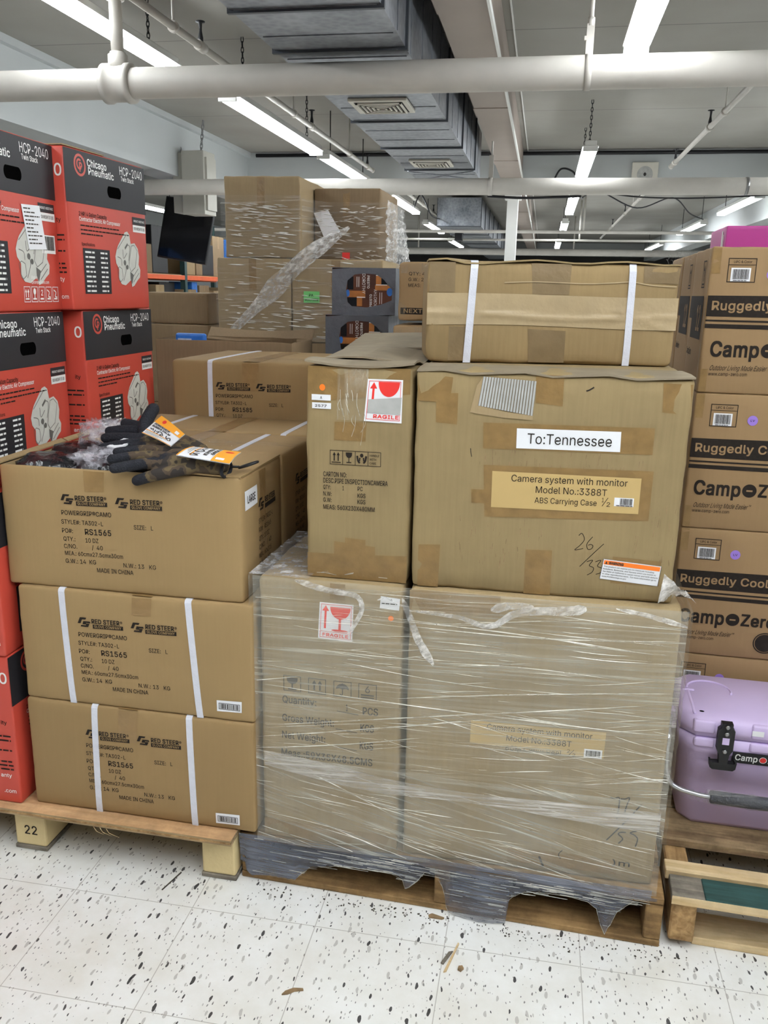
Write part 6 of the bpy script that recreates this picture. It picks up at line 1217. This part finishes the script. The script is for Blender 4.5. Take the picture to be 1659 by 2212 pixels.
# ------------------------------------------------------------------ cooler cartons on the right
G2 = 'cooler cartons on the right pallet'
def camp_box(label, loc, rz, seed=0, front=True, side=False, dot=True, badge=False, mat='card_camp', w_=.5, d=.27):
    c = Carton('cooler_carton', label, 'box', loc, rz, w_, d, .3552, mat, .006, (.003, .002, .001), .002, 12, G2, seed=seed)
    f, o = c.F, .0009
    if front:
        def p(bm):
            frame_(bm, .0396, .2719, .1048, .3289, .0018, o, f); rect(bm, .0396, .3125, .1048, .3137, o, f, 0, 4, 1); text(bm, 'UPC & Color', .052, .3172, .042, .0062, o, f, .6, 0, .01)
            quad(bm, [(.001, .2395), (.499, .2445), (.499, .1895), (.001, .1895)], o, f, 0, 14, 3); rect(bm, .001, .1772, .499, .1815, o, f, 0, 14, 1); rect(bm, .001, .1608, .499, .1712, o, f, 0, 14, 1)
            text(bm, 'Camp', .0202, .0914, .115, .0385, o, f, 0, 0, .045); text(bm, 'Zero', .178, .0935, .085, .0345, o, f, 0, 0, .045); disc(bm, .1565, .109, .0175, .0175, o, f, 0, 28)
            text(bm, 'www.camp-zero.com', .0222, .0444, .092, .0085, o, f, .8, 0, .005); text(bm, 'Outdoor Living Made Easier™', .0242, .0575, .142, .0125, o, f, .8, 0, .0, .5)
            barcode(bm, .052, .279, .089, .303, o + .0012, f, 0, 24, 4); scrawl(bm, .054, .2755, .085, .002, o + .0012, f)
            if badge: ring(bm, .245, .05, .03, .03, .003, o, f, 0); disc(bm, .245, .05, .025, .025, o, f, 0)
        c.part('printing', p, 'ink')
        c.part('knockout_lettering', lambda bm: (text(bm, 'Ruggedly Cool...', .0125, .2045, .247, .0225, o + .0006, f, .5, 0, .035), text(bm, '™', .262, .222, .012, .006, o + .0006, f), rect(bm, .149, .107, .164, .1112, o + .0006, f, 0, 2, 1)), mat)
        c.part('barcode_label', lambda bm: rect(bm, .0478, .2744, .0932, .306, .0014, f), 'white_label', 'white barcode label')
        if dot: c.part('color_dot', lambda bm: disc(bm, .1425, .2908, .0125, .0128, .0014, f), 'purple_print', 'round lilac LV sticker'); c.part('dot_letters', lambda bm: text(bm, 'LV', .1375, .2882, .01, .0055, .002, f, 0, 0, .02), 'ink')
        c.part('corner_tape', lambda bm: (rect(bm, .002, .292, .022, .353, .0004, f), rect(bm, .003, .003, .02, .06, .0004, f)), 'tape_olive')
    if side:
        def p(bm):
            g = c.Lf
            rect(bm, .06, .13, d - .04, .238, o, g, 0, 6, 3); frame_(bm, d - .1, .258, d - .055, .325, .003, o, g); arrows(bm, g, d - .092, .265, .03, .05, o); text(bm, 'CampZero', .02, .085, .09, .018, o, g, 0, 0, .03); rect(bm, .0, .18, .06, .238, o, g, 0, 3, 2)
        c.part('side_printing', p, 'ink'); c.part('side_lettering', lambda bm: text(bm, '12', d - .12, .15, .055, .065, o + .0006, c.Lf, 0, 0, .02), mat)
    return c
C3 = camp_box('cooler carton at the foot of the right pile, mostly behind the lilac cooler', (.3965, 2.268, .1452), -1.26, 41)
C2 = camp_box('cooler carton third from the top of the right pile, dark round badge at its right', (.3962, 2.265, .5009), -1.26, 42, badge=True)
C1 = camp_box('cooler carton second from the top of the right pile, behind the torn-patch carton', (.3958, 2.265, .8566), -1.26, 43)
C0 = camp_box('topmost front cooler carton of the right pile, under the magenta box', (.3968, 2.265, 1.2123), -1.26, 44, side=True)
C0.part('shine_film', lambda bm: [stroke(bm, [(x, .34), (x + .004, .2), (x - .003, .02)], .002, .003, C0.Lf) for x in (.266, .262)], 'crease')
for k, yy in enumerate((2.55, 2.835)):
    for j in range(4):
        camp_box(f"cooler carton in the {['second', 'third'][k]} row of the right pile, {['lowest', 'second lowest', 'second highest', 'topmost'][j]} layer", (.408 + .006 * k, yy, .1452 + .3557 * j), -1.26, 45 + j + 4 * k, False, j == 3, w_=.5)
bm = nb()
for x0, y0, x1, y1 in ((.40, 2.545, .40, 2.815), (.404, 2.82, .408, 3.09)):
    for k in range(7):
        a = Vector((x0 - .004, y0 + (y1 - y0) * (k + rs_.uniform(-.3, .3)) / 6, 1.575)); n_ = 10; prev = None
        for i in range(n_ + 1):
            p_ = a + Vector((.003 * math.sin(i), .02 * math.sin(i * 1.7 + k), .01 * abs(math.sin(i * 2.3 + k)) - .035 * (i / n_))); cur = [bm.verts.new(p_ + Vector((0, e * (.004 + .003 * math.sin(i * 3)), .002 * abs(e)))) for e in (-1, 1)]
            if prev: bm.faces.new((prev[0], prev[1], cur[1], cur[0]))
            prev = cur
lump_ = [(-.0, 0)]
tag(obj('stretch_film', bm, 'film_crumple'), 'crinkled film along the top of the rear cooler cartons', 'plastic film')
c = Carton('magenta_box', 'magenta carton lying on top of the cooler cartons, right edge', 'box', (.487, 2.6, 1.5695), -1, .45, .26, .072, 'magenta_box', .003, (.001, .001, .001), .001, 8, seed=50)
c.part('white_print', lambda bm: (rect(bm, .2, .01, .215, .06, .001, c.Lf), rect(bm, .222, .012, .23, .05, .001, c.Lf)), 'white_label')
# lilac cooler
t = thing('cooler', 'lilac hard cooler with black latch and bail handle, in front of the cooler cartons', 'cooler', (.398, 1.985, .1452), -1.3)
W_, D_ = .46, .262
def octo(z, i, c):
    x0, y0, x1, y1 = i, i, W_ - i, D_ - i * .6; return [(x0 + c, y0, z), (x1 - c, y0, z), (x1, y0 + c, z), (x1, y1 - c, z), (x1 - c, y1, z), (x0 + c, y1, z), (x0, y1 - c, z), (x0, y0 + c, z)]
def loft(bm, secs, capb=True, capt=True):
    R = [[bm.verts.new(Vector(p)) for p in s] for s in secs]
    for a, b_ in zip(R, R[1:]):
        for k in range(len(a)): bm.faces.new((a[k], a[(k + 1) % len(a)], b_[(k + 1) % len(a)], b_[k]))
    if capb: bm.faces.new(R[0][::-1])
    if capt: bm.faces.new(R[-1])
def soften(bm, off, seg=3): bmesh.ops.bevel(bm, geom=[e for e in bm.edges if len(e.link_faces) == 2 and e.calc_face_angle(0) > .12], offset=off, segments=seg, affect='EDGES', profile=.5, clamp_overlap=True)
bm = nb(); loft(bm, [octo(0, .028, .03), octo(.012, .022, .032), octo(.205, .012, .032), octo(.212, .007, .034), octo(.251, .005, .034)]); soften(bm, .004)
obj('body', bm, 'cooler_lilac', t, True)
bm = nb()
for u0, u1 in ((.035, .085), (.165, .42)): bbox(u0, .0, .226, u1, .03, .252, .006, 2, bm)
obj('rim_lug', bm, 'cooler_lilac', t, True)
bm = nb(); loft(bm, [octo(.256, .004, .036), octo(.276, .0, .036), octo(.298, .003, .037), octo(.306, .016, .036)]); soften(bm, .004)
ld = obj('lid', bm, 'cooler_lilac', t, True)
bm = nb(); bbox(.10 - .07, .022, .303, .10 - .062, .2, .3075, .002, 1, bm)
tube(bm, [Vector((.088 + .055 * math.cos(a), .165 + .052 * math.sin(a), .3065)) for a in [R_(-20 + 10 * k) for k in range(21)]], .003, 8); bbox(.02, .15, .303, .05, .158, .309, .002, 1, bm); bbox(.165, -.004, .264, .42, .02, .301, .005, 2, bm); bbox(.03, -.002, .266, .082, .02, .299, .005, 2, bm)
obj('lid_mouldings', bm, 'cooler_lilac', ld, True)
bm = nb(); disc(bm, .052, .035, .006, .004, .0008, lambda u, v, o: Vector((u, v, .306 + o))); obj('tie_hole', bm, 'hole_black', ld)
f = lambda u, v, o: Vector((u, -.006 - o, v))
rect_pts = lambda c, w2: [(c - w2, 0), (c + w2, 0)]
bm = nb(); cx = .105
prism(bm, [(cx - .013, .305), (cx + .013, .305), (cx + .013, .293), (cx + .019, .287), (cx + .019, .235), (cx + .012, .222), (cx + .010, .2), (cx + .026, .199), (cx + .028, .203), (cx + .032, .203), (cx + .03, .186), (cx + .024, .181), (cx - .024, .181), (cx - .03, .186), (cx - .032, .203), (cx - .028, .203), (cx - .026, .199), (cx - .010, .2), (cx - .012, .222), (cx - .019, .235), (cx - .019, .287), (cx - .013, .293)], -.006, .012, f); soften(bm, .0015, 2)
la = obj('latch', bm, 'rubber_black', t)
bm = nb(); prism(bm, [(cx - .008, .268), (cx + .008, .268), (cx + .008, .25), (cx - .008, .25)], .0115, .0125, f); obj('latch_slot', bm, 'cooler_lilac', la)
for v in (.297, .279, .232):
    bm = nb(); tube(bm, [f(cx, v, .011), f(cx, v, .0165), f(cx, v, .0175)], [.0055, .0055, .003], 12); obj('bolt', bm, 'steel', la)
fb = lambda u, v, o: Vector((u, .010 - o + (.21 - v) * .12, v))
bm = nb(); q = [(.13, .2225), (.295, .2225), (.295, .1925), (.13, .1925)]; prism(bm, q[::-1], -.008, .006, fb); pl = obj('name_plate', bm, 'rubber_black', t)
bm = nb(); text(bm, 'Camp', .136, .2005, .052, .0175, .0066, fb, 0, 0, .03); text(bm, 'Zero', .212, .2005, .043, .0165, .0066, fb, 0, 0, .03); ring(bm, .2005, .208, .0088, .0088, .0014, .0066, fb, 0); obj('plate_lettering', bm, 'white_print', pl)
bm = nb(); disc(bm, .2005, .208, .0072, .0072, .0067, fb); obj('plate_emblem', bm, 'red_print', pl)
bm = nb(); rect(bm, .165, .275, .192, .289, .0052, lambda u, v, o: Vector((u, -.004 - o + .004, v))); bmesh.ops.translate(bm, vec=(0, -.0005, 0), verts=bm.verts); obj('price_sticker', bm, 'white_label', t)
bm = nb(); hp = spline([(-.008, .10, .255), (-.022, .03, .262), (-.030, -.03, .262), (-.030, -.036, .2), (-.022, -.04, .155), (.0, -.044, .134), (.05, -.047, .124), (.08, -.047, .122)], 8); tube(bm, hp, .006, 12)
hp2 = [Vector((W_ - p_.x, p_.y, p_.z)) for p_ in hp]; tube(bm, hp2, .006, 12); tube(bm, [(.08, -.047, .122), (W_ - .08, -.047, .122)], .006, 12); obj('bail_handle', bm, 'alu', t, True)
bm = nb(); tube(bm, [(.078, -.047, .122), (.08, -.047, .122), (.2, -.048, .1215), (W_ - .08, -.047, .122), (W_ - .078, -.047, .122)], [.012, .0155, .016, .0155, .012], 18); obj('foam_grip', bm, 'foam_grip', t, True)
bm = nb(); tube(bm, [(.07 + .035 * k, -.048, .122) for k in range(10)], [.017 + .0025 * (k % 2) for k in range(10)], 16, 0, False); tube(bm, [p_ + Vector((0, 0, -.004)) for p_ in hp[20:]], [.008 + .005 * ((k * 7) % 3) / 2 for k in range(len(hp) - 20)], 10, 0, False); obj('grip_film', bm, 'film_back', t)
bm = nb(); box(bm, -.016, .09, .225, .008, .125, .27); obj('handle_pivot', bm, 'cooler_lilac', t)

# ------------------------------------------------------------------ goods behind
G3 = 'film-wrapped cartons of the tall rear pile'
def big(label, loc, rz, w_, d, h, mat='card_far', seed=0, group=G3, bul=(.004, .003, .002), tape=True, nm='shipping_carton'):
    c = Carton(nm, label, 'box', loc, rz, w_, d, h, mat, .008, bul, .005, 10, group, seed=seed)
    if tape: c.part('tape', lambda bm: rect(bm, w_ * .44, h * .62, w_ * .54, h - .004, .0006, c.F), 'tape_olive')
    return c
t = thing('wooden_pallet', 'pallet under the tall wrapped rear pile, hidden by the front stacks', 'pallet', (-1.7, 4.15, 0))
for k in range(6): board(t, 'deck_board', (0, .19 * k, .12, 1.02, .19 * k + .13, .14), 'pine')
for x in (0, .49, .98): board(t, 'stringer', (x, .01, .02, x + .04, 1.07, .12), 'pine_y')
D1 = big('brown carton at the lower left of the tall wrapped rear pile', (-1.634, 4.2, 1.19), 0, .385, .5, .406, 'card_far', 61)
D2 = big('brown carton with the green auction note, lower right of the wrapped rear pile', (-1.243, 4.2, 1.19), 0, .46, .5, .404, 'card_far', 62)
D3 = big('brown carton at the upper left of the tall wrapped rear pile', (-1.585, 4.2, 1.598), 0, .386, .5, .38, 'card_far', 63)
D4 = big('brown carton at the upper right of the wrapped rear pile, paper sheet on its film', (-1.19, 4.44, 1.597), -.5, .345, .5, .352, 'card_far2', 64)
for k, (x, w_) in enumerate(((-1.634, .385), (-1.243, .46))):
    big(['left', 'right'][k] + ' supporting carton at the base of the wrapped rear pile', (x, 4.2, .1405), 0, w_, .5, 1.048, 'card_far2', 65 + k)
D2.part('auction_note', lambda bm: (rect(bm, .065, .195, .146, .25, .012, D2.F, 0), text(bm, 'PA', .093, .225, .022, .013, .0135, D2.F, 0, 1, .02), text(bm, 'AUCTION', .072, .203, .067, .013, .0135, D2.F, 0, 1, .02)), ['green_label', 'ink'], 'green auction note')
t = thing('stretch_film', 'clear stretch film over the tall rear pile, twisted rope of film across it', 'plastic film', (-1.63, 4.19, 1.19))
def fb2(u, v, o): return Vector((u, -.008 - o + .004 * noise.noise(Vector((u * 5, v * 40, 2))), v))
bm = nb(); grid(bm, lambda u, v: fb2(u, v, 0), (-.005, .84), (.0, .4), 30, 60); obj('front_sheet', bm, 'film_back', t); bm = nb(); grid(bm, lambda u, v: fb2(u, v, .0), (.03, .44), (.4, .70), 20, 50); obj('upper_front_sheet', bm, 'film_back', t)
bm = nb(); grid(bm, lambda u, v: Vector((u, .01 + (.22 * min(1, (u - .44) / .06) if u > .44 else 0) + .012 * noise.noise(Vector((u * 9, v * 22, 7))), v)), (.44, .82), (.38, .69 ), 30, 44); obj('upper_right_sheet', bm, 'film_back', t)
bm = nb(); grid(bm, lambda a, v: Vector((.825 + .02 * noise.noise(Vector((a * 14, v * 14, 1))) + .05 * a * (1 - v), .21 + .5 * a, v * .32 + .38)), (0, 1), (0, 1), 20, 30); obj('crumpled_sheet', bm, 'film_tail', t)
bm = nb()
for k in range(190):
    v = rs_.uniform(.01, .66); u = rs_.uniform(.03, .7) if v < .4 else rs_.uniform(.06, .36); l = rs_.uniform(.02, .1); an = rs_.gauss(-4, 2.5); wd = rs_.uniform(.0025, .0055); ca, sa = math.cos(R_(an)), math.sin(R_(an)); prev = None
    for i in range(5):
        s_ = i / 4; q = math.sin(math.pi * s_) ** .6 + .05; cur = [bm.verts.new(fb2(u + ca * l * s_, v + sa * l * s_ + e * wd * q / 2, .001 + (.002 if e == 0 else 0))) for e in (-1, 0, 1)]
        if prev:
            for a in (0, 1): bm.faces.new((prev[a], cur[a], cur[a + 1], prev[a + 1]))
        prev = cur
obj('film_folds', bm, 'crease_strong', t)
bm = nb()
for k in range(110):
    v = rs_.uniform(.41, .67); u = rs_.uniform(.45, .78); l = rs_.uniform(.015, .07); an = rs_.gauss(-2, 6); wd = rs_.uniform(.002, .005); ca, sa = math.cos(R_(an)), math.sin(R_(an)); prev = None
    for i in range(5):
        s_ = i / 4; q = math.sin(math.pi * s_) ** .6 + .05; cur = [bm.verts.new((u + ca * l * s_, .188 - (.002 if e == 0 else 0), v + sa * l * s_ + e * wd * q / 2)) for e in (-1, 0, 1)]
        if prev:
            for a in (0, 1): bm.faces.new((prev[a], cur[a], cur[a + 1], prev[a + 1]))
        prev = cur
obj('upper_right_folds', bm, 'crease_strong', t)
bm = nb(); P = spline([(.06, .0, .03), (.16, -.012, .12), (.27, -.02, .22), (.37, -.02, .32), (.5, -.02, .43), (.66, .1, .56)], 10); g = []
for i, p_ in enumerate(P):
    d_ = (P[min(i + 1, len(P) - 1)] - P[max(i - 1, 0)]).normalized(); s_ = Vector((-d_.z, 0, d_.x)); h = (.018 + .03 * (i / len(P)) + .018 * math.exp(-((i - 24) / 6) ** 2)) * min(1, .15 + (len(P) - 1 - i) / 9)
    g.append([bm.verts.new(p_ + s_ * h * e + Vector((0, -.012 - .016 * abs(noise.noise(Vector((i * .35, e * 3.5, 1)))), 0))) for e in [k / 5 - 1 for k in range(11)]])
for a, b_ in zip(g, g[1:]):
    for k in range(10): bm.faces.new((a[k], a[k + 1], b_[k + 1], b_[k])).smooth = True
obj('twisted_rope', bm, 'film_tail', t)
bm = nb(); f4 = lambda u, v, o: Vector((u, .195 - o, v)); quad(bm, [(.45, .635), (.525, .65), (.59, .545), (.505, .515)], .0, f4); obj('paper_sheet', bm, 'white_label', t)['label'] = 'white paper sheet'
bm = nb(); rect(bm, .60, .405, .64, .445, .0, f4); rect(bm, .608, .412, .632, .438, .001, f4); obj('red_note', bm, 'red_print', t)
# grey wrapped coffee cases
def brew_case(label, loc, rz, seed):
    c = Carton('grey_wrapped_case', label, 'box', loc, rz, .256, .26, .182, 'coffee_brown', .004, (.001, .001, .001), .001, 6, 'grey wrapped cases in the rear', seed=seed)
    w_, h = c.w, c.h; f = c.F
    hole = [(.055, .1), (.062, .135), (.09, .158), (.13, .163), (.18, .16), (.21, .14), (.246, .1), (.244, .06), (.2, .042), (.14, .03), (.08, .034), (.062, .05)]
    bm = nb(); rim = []
    for (u, v) in hole:
        a = math.atan2(v - h / 2, u - w_ / 2); ca, sa = math.cos(a), math.sin(a); k = min((w_ / 2 + .002) / max(abs(ca), 1e-6), (h / 2 + .002) / max(abs(sa), 1e-6)); rim.append((w_ / 2 + ca * k, h / 2 + sa * k))
    cor = [(-.002, h + .002), (w_ + .002, h + .002), (w_ + .002, -.002), (-.002, -.002)]
    n = len(hole); vi = [bm.verts.new(f(u, v, .003 + .001 * math.sin(i * 2.1))) for i, (u, v) in enumerate(hole)]; vo = [bm.verts.new(Vector((u, -.006, v))) for u, v in rim]
    for i in range(n):
        j = (i + 1) % n; bm.faces.new((vi[i], vo[i], vo[j], vi[j]))
    for (u, v) in cor:
        i = min(range(n), key=lambda k: (rim[k][0] - u) ** 2 + (rim[k][1] - v) ** 2); j = min([(i + 1) % n, (i - 1) % n], key=lambda k: (rim[k][0] - u) ** 2 + (rim[k][1] - v) ** 2)
        bm.faces.new((vo[i], vo[j], bm.verts.new(Vector((u, -.006, v)))))
    for q in ((-.003, -.006, -.002, -.002, .26, h + .002), (w_ + .002, -.006, -.002, w_ + .003, .26, h + .002), (-.003, -.006, h + .0015, w_ + .003, .26, h + .003)): box(bm, *q)
    obj('grey_film', bm, 'grey_wrap', c.root)
    o = .0008
    c.part('gold_panels', lambda bm: [rect(bm, a, b_, d, e, o, f) for a, b_, d, e in ((.06, .07, .135, .095), (.175, .098, .245, .118), (.1, .035, .122, .07), (.178, .12, .2, .158))], 'coffee_gold')
    c.part('dark_panels', lambda bm: [rect(bm, a, b_, d, e, o, f) for a, b_, d, e in ((.06, .034, .1, .068), (.2, .12, .24, .158), (.06, .1, .085, .15))], 'screen_black')
    def p(bm):
        text(bm, 'PRESTO', .142, .155, .05, .010, o + .0006, f, -90, 0, .03); text(bm, 'DOROTHY', .122, .162, .078, .0125, o + .0006, f, -90, 0, .0); text(bm, 'PRESTO', .163, .032, .05, .010, o + .0006, f, 90, 0, .03); text(bm, 'DOROTHY', .183, .032, .07, .0125, o + .0006, f, 90, 0, .0)
        for u in (.108, .1, .195, .203): stroke(bm, [(u, .15), (u, .11)] if u < .15 else [(u, .09), (u, .045)], .0022, o + .0006, f)
        rect(bm, .1, .068, .135, .0715, o + .0008, f, 0, 1, 1); rect(bm, .178, .118, .225, .121, o + .0008, f, 0, 1, 1); rect(bm, .178, .155, .2, .158, o + .0008, f, 0, 1, 1)
    c.part('white_lettering', p, 'white_print')
    c.part('blue_roundel', lambda bm: (disc(bm, .235, .092, .012, .016, o + .0008, f), disc(bm, .062, .085, .008, .014, o + .0008, f)), 'blue_pack')
    return c
brew_case('grey wrapped case with a window of brown coffee print, upper one', (-.85, 3.46, 1.352), 0, 71); brew_case('grey wrapped case with a window of brown coffee print, lower one', (-.872, 3.44, 1.166), 0, 72)
big('support carton beneath the grey wrapped cases', (-.9, 3.46, 0), 0, .3, .3, 1.163, 'card_far2', 73, None)
def next_box(label, loc, seed, qty):
    c = big(label, loc, -.5, .34, .3, .204, 'card_camp', seed, 'cartons marked QTY beside the grey cases', tape=False)
    c.part('printing', lambda bm: (text(bm, 'QTY: ' + qty, .036, .158, .07, .0115, .001, c.F, 0, 0, .01), text(bm, 'G.W.: 22', .035, .138, .065, .0115, .001, c.F, 0, 0, .01), text(bm, 'MEAS:', .035, .118, .045, .0115, .001, c.F, 0, 0, .01), rect(bm, .008, .022, .28, .045, .001, c.F)), 'ink')
    c.part('knockout_lettering', lambda bm: text(bm, 'NEXT GEN', .02, .027, .13, .0145, .0017, c.F, 0, 0, .03), 'card_camp')
    c.part('clear_tape', lambda bm: (rect(bm, .004, .165, .33, .2, .0012, c.F), quad(bm, [(.0, .07), (.03, .05), (.02, .0), (.0, .0)], .0012, c.F)), 'tape_clear')
next_box('brown carton with black NEXT band, upper one, left of the flat banded carton', (-.518, 3.1, 1.346), 74, '43'); next_box('brown carton printed QTY 43, lower one, above the lifted flap', (-.535, 3.09, 1.125), 75, '43')
big('support carton beneath the QTY cartons', (-.54, 3.1, 0), 0, .36, .34, 1.122, 'card_far2', 76, None)
# open carton with blue packs, big torn carton
c = Carton('open_carton', 'open brown carton holding blue packages behind the glove pallet', 'box', (-1.5, 3.17, .85), 0, .56, .3, .40, 'card_far2', .006, (.003, .003, .001), .003, 10, seed=81, open_top=True)
bm = nb(); sheet(bm, [[(.10 + .46 * i / 6, .29 + .05 * j / 3, .39 + .045 * j / 3 - .012 * math.sin(math.pi * i / 6)) for i in range(7)] for j in range(4)]); sheet(bm, [[(.10 + .46 * i / 8, .05 + .015 * (i / 8), .375 + .022 * (i / 8) ** 2 + .014 * j) for i in range(9)] for j in range(2)]); obj('top_flap', bm, 'card_far2', c.root)
bm = nb(); box(bm, .01, .01, .3, .55, .29, .315); obj('packing_layer', bm, 'card_in', c.root)
big('support carton beneath the open carton of blue packages', (-1.5, 3.17, 0), 0, .56, .3, .849, 'card_far2', 82, None)
for k, (x, y, w_, h, lb) in enumerate(((.02, .06, .13, .102, 'larger blue package sticking out of the open carton'), (.0, .03, .15, .072, 'flat pale blue package leaning at the front of the open carton'), (.16, .03, .13, .074, 'blue package at the right in the open carton'))):
    bm = bbox(0, 0, 0, w_, .025, h, .01, 3); o = obj('blue_package', bm, 'blue_pack'); o.location = (-1.49 + x + (0 if k else .005), 3.17 + y + .05 * (k == 0) - .0, 1.1655); tag(o, lb, 'package', 'blue packages in the open carton')
    bm = nb(); f = lambda u, v, q: Vector((u, -q, v)); rect(bm, w_ * .1, h * .55, w_ * .55, h * .8, .0008, f); rect(bm, w_ * .6, h * .45, w_ * .92, h * .7, .0008, f); obj('label_print', bm, 'pale_pack', o)
D5 = big('large plain brown carton with a frayed lower edge, left of the wrapped rear pile', (-2.22, 4.62, 1.247), -3, .37, .4, .172, 'card_far2', 83, None, (.002, .002, .001), False)
D6 = big('plain brown carton carrying the frayed one, left of the wrapped rear pile', (-2.24, 4.6, .8), -3, .4, .44, .444, 'card_far2', 84, None, (.002, .002, .001), False)
big('support carton at the foot of the frayed carton pile', (-2.24, 4.6, 0), -3, .4, .44, .797, 'card_far2', 85, None, (.002, .002, .001), False)
D5.part('frayed_tears', lambda bm: [stroke(bm, [(x, .002), (x + .03, .006), (x + .05, .001)], .003, .001, D5.F) for x in (.05, .16, .21, .3)] + [stroke(bm, [(.3, .14), (.34, .15), (.355, .165)], .005, .001, D5.F)], 'leaf_brown')
# small litter on the floor
def litter(name, label, cat, pts, m_, h=.004):
    bm = nb(); prism(bm, pts, 0.0003, h, lambda u, v, o: Vector((u, v, o))); tag(obj(name, bm, m_), label, cat)
litter('wood_splinter', 'pale wood splinter on the floor in front of the wrapped pallet', 'wood chip', [(-.123, 1.54), (-.117, 1.543), (-.097, 1.63), (-.1, 1.632)], 'pine_pale'); litter('wood_splinter', 'short grey wood splinter beside the pale one on the floor', 'wood chip', [(-.132, 1.565), (-.126, 1.562), (-.109, 1.604), (-.118, 1.6)], 'pine_grey')
litter('dry_leaf', 'small brown crumb on the floor right of the splinters', 'litter', [(-.093, 1.553), (-.086, 1.549), (-.08, 1.558), (-.084, 1.565), (-.092, 1.562)], 'leaf_brown', .005); litter('dry_leaf', 'curled brown scrap on the bare floor at the front', 'litter', [(-.452, 1.41), (-.44, 1.414), (-.428, 1.424), (-.41, 1.43), (-.412, 1.434), (-.432, 1.431), (-.447, 1.42)], 'leaf_brown')
litter('wood_splinter', 'thin dark splinter on the floor near the numbered pallet block', 'wood chip', [(-.838, 1.66), (-.836, 1.66), (-.816, 1.73), (-.818, 1.732)], 'grime', .003)
litter('bark_chip', 'dark bark chip against the front of the wrapped pallet', 'litter', [(-.175, 1.7), (-.145, 1.7), (-.14, 1.704), (-.155, 1.708), (-.17, 1.712), (-.178, 1.706)], 'leaf_brown', .005)
bm = nb()
for k in range(170):
    x = rs_.uniform(-.6, .42); y = 1.735 - .035 * (x + .66) - abs(rs_.gauss(0, .022)) - .004; r = rs_.uniform(.0006, .0022); a = rs_.uniform(0, 3); prism(bm, [(x + r * math.cos(a + g_) * (1 + .6 * math.sin(g_ * 2)), y + r * math.sin(a + g_)) for g_ in (0, 1.3, 2.5, 3.8, 5)], .0002, .002, lambda u, v, o: Vector((u, v, o)))
tag(obj('floor_dirt', bm, 'grime'), 'loose dirt and crumbs along the foot of the wrapped pallet', 'dirt', kind='stuff')
